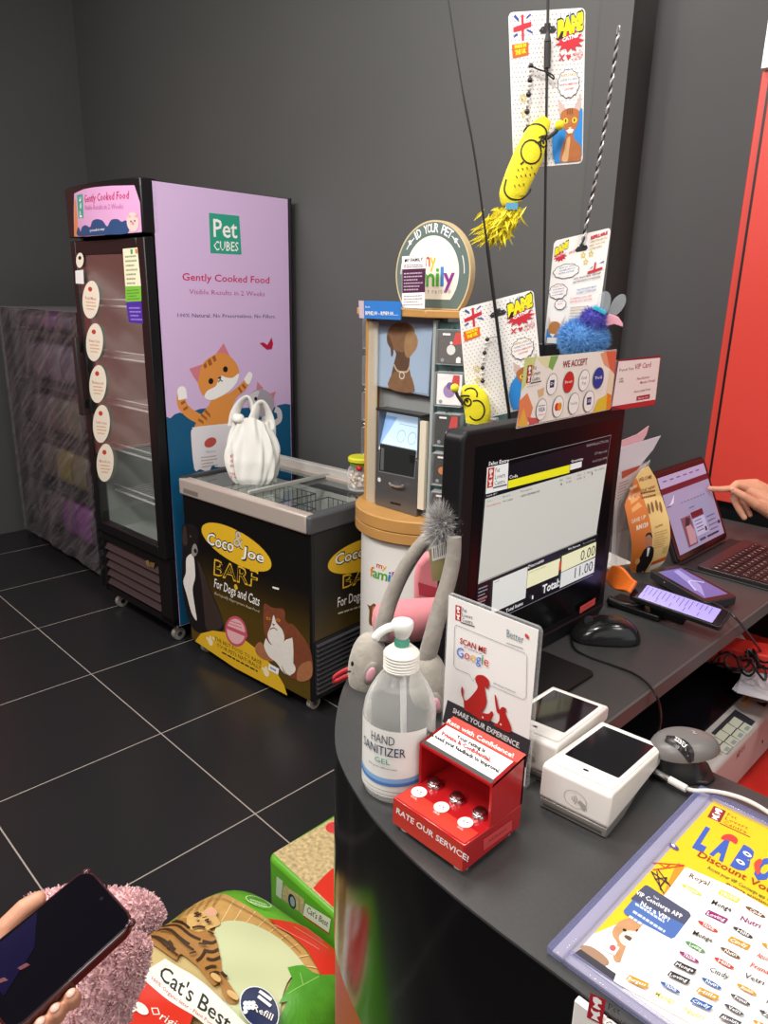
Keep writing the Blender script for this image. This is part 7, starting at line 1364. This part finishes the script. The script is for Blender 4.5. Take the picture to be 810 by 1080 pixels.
# pointing hand at the tablet
tip = TT @ V((WT+.0, HT*.66, .012)); d0 = (at_x(749, 515.5, -.64)-CAM).dot(FW)
H_ = lambda x, y, dd=0: at_d(x, y, d0+dd)
hp = thing('person', "shop worker's hand reaching in from the right, forefinger pointing at the tablet", 'person', H_(840, 552))
ch = [[(H_(749, 515.5), .0062), (H_(760, 516), .0072), (H_(771, 515.5, -.002), .0082), (H_(777.5, 511, .004), .0105), (H_(800, 517, .01), .0165), (H_(822, 534, .01), .022), (H_(850, 550, .01), .026), (H_(900, 572, .01), .033)],
      [(H_(780, 510.5, .012), .0105), (H_(796, 511.5, .016), .015), (H_(816, 524, .016), .02)],
      [(H_(778, 511, .018), .010), (H_(774, 526, .012), .0088), (H_(780, 538, .008), .0078), (H_(785, 546, .006), .0066)],
      [(H_(783, 512, .030), .010), (H_(782, 528, .028), .0084), (H_(788, 538, .022), .0074), (H_(791, 543, .02), .0062)],
      [(H_(792, 514, .040), .0095), (H_(794, 528, .040), .0075), (H_(797, 536, .034), .006)],
      [(H_(812, 540, -.004), .0155), (H_(797, 531.5, -.016), .0125), (H_(784, 523, -.020), .0095), (H_(774.5, 517.5, -.017), .0078)],
      [(H_(808, 528, .002), .0185), (H_(790, 517, .006), .0135)]]
hb = flesh('hand', ch, SKIN, hp)
for x, y, dd, r in ((749.5, 514, -.0035, .0042), (773, 515.5, -.0225, .0046)):
    s = B(); p = H_(x, y, dd); s.ball(p, (r, r*.7, .0015), NAIL, 10, basis(p, RT, UP, -FW)); s.build('fingernail', hb, smooth=80)
# held phone at lower left
DP = .66
ph = thing('smartphone', 'dark phone in a glossy case held over the litter bag at lower left', 'phone', at_d(60, 1010, DP))
A, Bq, Cq, Dq = at_d(92, 906, DP+.065), at_d(134, 968, DP+.03), at_d(22, 1098, DP-.06), at_d(-40, 1030, DP-.02)
O = (A+Bq+Cq+Dq)/4; U = ((Bq-A)+(Cq-Dq)).normalized(); Vv = (A+Bq)-(Cq+Dq); Vv = (Vv-U*Vv.dot(U)).normalized(); N = U.cross(Vv); hw = ((Bq-A).length+(Cq-Dq).length)/4; hh = ((A-Dq).length+(Bq-Cq).length)/4
TPh = basis(O, U, Vv, N); s = B(); s.prism(TPh, rrect(-hw, hw, -hh, hh, .014), -.015, 0, m('#40141a', .15, coat=.6)); cs = s.build('case', ph, bevel=.003, seg=3)
s = B(); s.prism(TPh, rrect(-hw+.0022, hw-.0022, -hh+.0022, hh-.0022, .012), -.001, .0009, m('#0c0a10', .05, spec=.8)); gl = s.build('glass_front', ph, bevel=.0006)
c = Print(O+N*.0009, U, Vv); c.poly([(-.0015+.0018*math.cos(i*.5), hh-.010+.0018*math.sin(i*.5)) for i in range(13)], m('#1c1a22', .1), uv=True)
c.poly([(-hw+.005, -hh+.012), (hw*.2, -hh+.012), (-hw*.2, -hh*.2), (-hw+.005, hh*.1)], m('#0f0b24', .08, emit=.5), uv=True)  # glowing violet patch stands in for reflections on the switched-off screen
for q, h in ((((-.1, -.5), (.0, -.48), (.05, -.36), (-.05, -.38)), '#4a0f18'), (((-.2, -.78), (-.1, -.76), (-.02, -.66), (-.14, -.68)), '#4a0f18'),): c.poly([(hw*x, hh*y) for x, y in q], m(h, .2, emit=.5), uv=True)  # small red glows, also painted reflections
c.build('camera_and_reflections', gl)
for x, y in ((-hw*.9, hh*.93), (hw*.9, hh*.93)):
    s = B(); s.ball(O+U*x+Vv*y-N*.003, .0042, m('#4a2026', .1, coat=.8), 10); s.build('case_corner', ph, smooth=80)
pe = thing('person', 'customer at lower left in a pink fleece, only fingers holding the phone showing', 'person', at_d(-60, 1120, DP+.1))
Q = lambda u, v, n: O+U*(hw*u)+Vv*(hh*v)+N*n
SK2 = [[(Q(-.8, -4.4, -.14), .043), (Q(-.5, -2.8, -.09), .038), (Q(-.2, -1.5, -.05), .03), (Q(-.1, -.95, -.045), .027), (Q(-.1, -.5, -.036), .02)], [(Q(-.1, -.9, -.045), .022), (Q(-.95, -.55, -.035), .015), (Q(-1.32, -.28, -.016), .0105), (Q(-1.3, .02, -.008), .0092), (Q(-1.2, .22, -.004), .0075)]]
for k, (v0, v1) in enumerate(((-.36, -.22), (-.55, -.46), (-.74, -.68), (-.92, -.88))):
    SK2.append([(Q(-.1, v0, -.034), .0145), (Q(.72, v1, -.026), .0095), (Q(1.16, v1+.02, -.015), .0082), (Q(1.2, v1+.03, -.006), .0066)])
hb2 = flesh('hand', SK2, SKIN, pe)
for k, v1 in enumerate((-.22, -.46, -.68, -.88)):
    p = Q(1.2, v1+.03, .0005); s = B(); s.ball(p, (.0035, .0045, .0015), NAIL, 10, TPh); s.build('fingernail', hb2, smooth=80)
FLC = m('#dcb0b2', .95, noise=.3, nscale=60, bump=.9, sheen=.5)
def lumpy(name, pts, rs, parent, seed):
    rn = random.Random(seed); q = crom(pts, 8, False); n = len(q); s = B(); k = s.mi(FLC); rings = []; NR = 28
    for i, p in enumerate(q):
        f = i/(n-1)*(len(rs)-1); j = min(int(f), len(rs)-2); r = rs[j]+(rs[j+1]-rs[j])*(f-j); t = (q[min(i+1, n-1)]-q[max(i-1, 0)]).normalized(); u = t.cross(N).normalized(); w = t.cross(u)
        rings.append([s.bm.verts.new(p+(u*math.cos(2*PI*a/NR)+w*math.sin(2*PI*a/NR)*.6)*r*(1+.10*math.sin(a*1.9+i*.8)+.09*rn.random()+.07*math.sin(i*1.7))) for a in range(NR)])
    for a, b in zip(rings, rings[1:]):
        for j in range(NR): s.bm.faces.new((a[j], a[(j+1) % NR], b[(j+1) % NR], b[j])).material_index = k
    s.bm.faces.new(rings[0]); s.bm.faces.new(rings[-1][::-1])
    rr_ = random.Random(seed+5); FM = [FLC, m('#e6c0c0', .95, sheen=.5), m('#cf9ea2', .95, sheen=.5)]
    fs = list(s.bm.faces); 
    for i in range(5200):
        f = fs[rr_.randrange(len(fs))]; c_ = f.calc_center_median(); vs = [v.co for v in f.verts]; p = c_+(vs[rr_.randrange(len(vs))]-c_)*rr_.random(); f.normal_update(); nn = (f.normal+V((rr_.gauss(0, .5), rr_.gauss(0, .5), rr_.gauss(0, .5)))).normalized(); e = nn*(.0035+.003*rr_.random()); w = e.cross(V((rr_.random()-.5, rr_.random()-.5, rr_.random()-.5))).normalized()*.0011; s.face([p-w, p+w, p+e+w*.6, p+e-w*.6], FM[rr_.randrange(3)])
    return s.build(name, parent, smooth=80, recalc=False)
lumpy('fleece_sleeve', [at_d(28, 958, DP+.16), at_d(70, 952, DP+.16), at_d(112, 956, DP+.15), at_d(142, 960, DP+.14), at_d(160, 966, DP+.14), at_d(168, 971, DP+.14)], [.010, .015, .017, .018, .012, .004], pe, 1)
lumpy('fleece_cuff', [at_d(152, 994, DP+.10), at_d(142, 1006, DP+.10), at_d(122, 1036, DP+.10), at_d(100, 1075, DP+.10), at_d(70, 1130, DP+.10)], [.006, .017, .026, .032, .036], pe, 2)
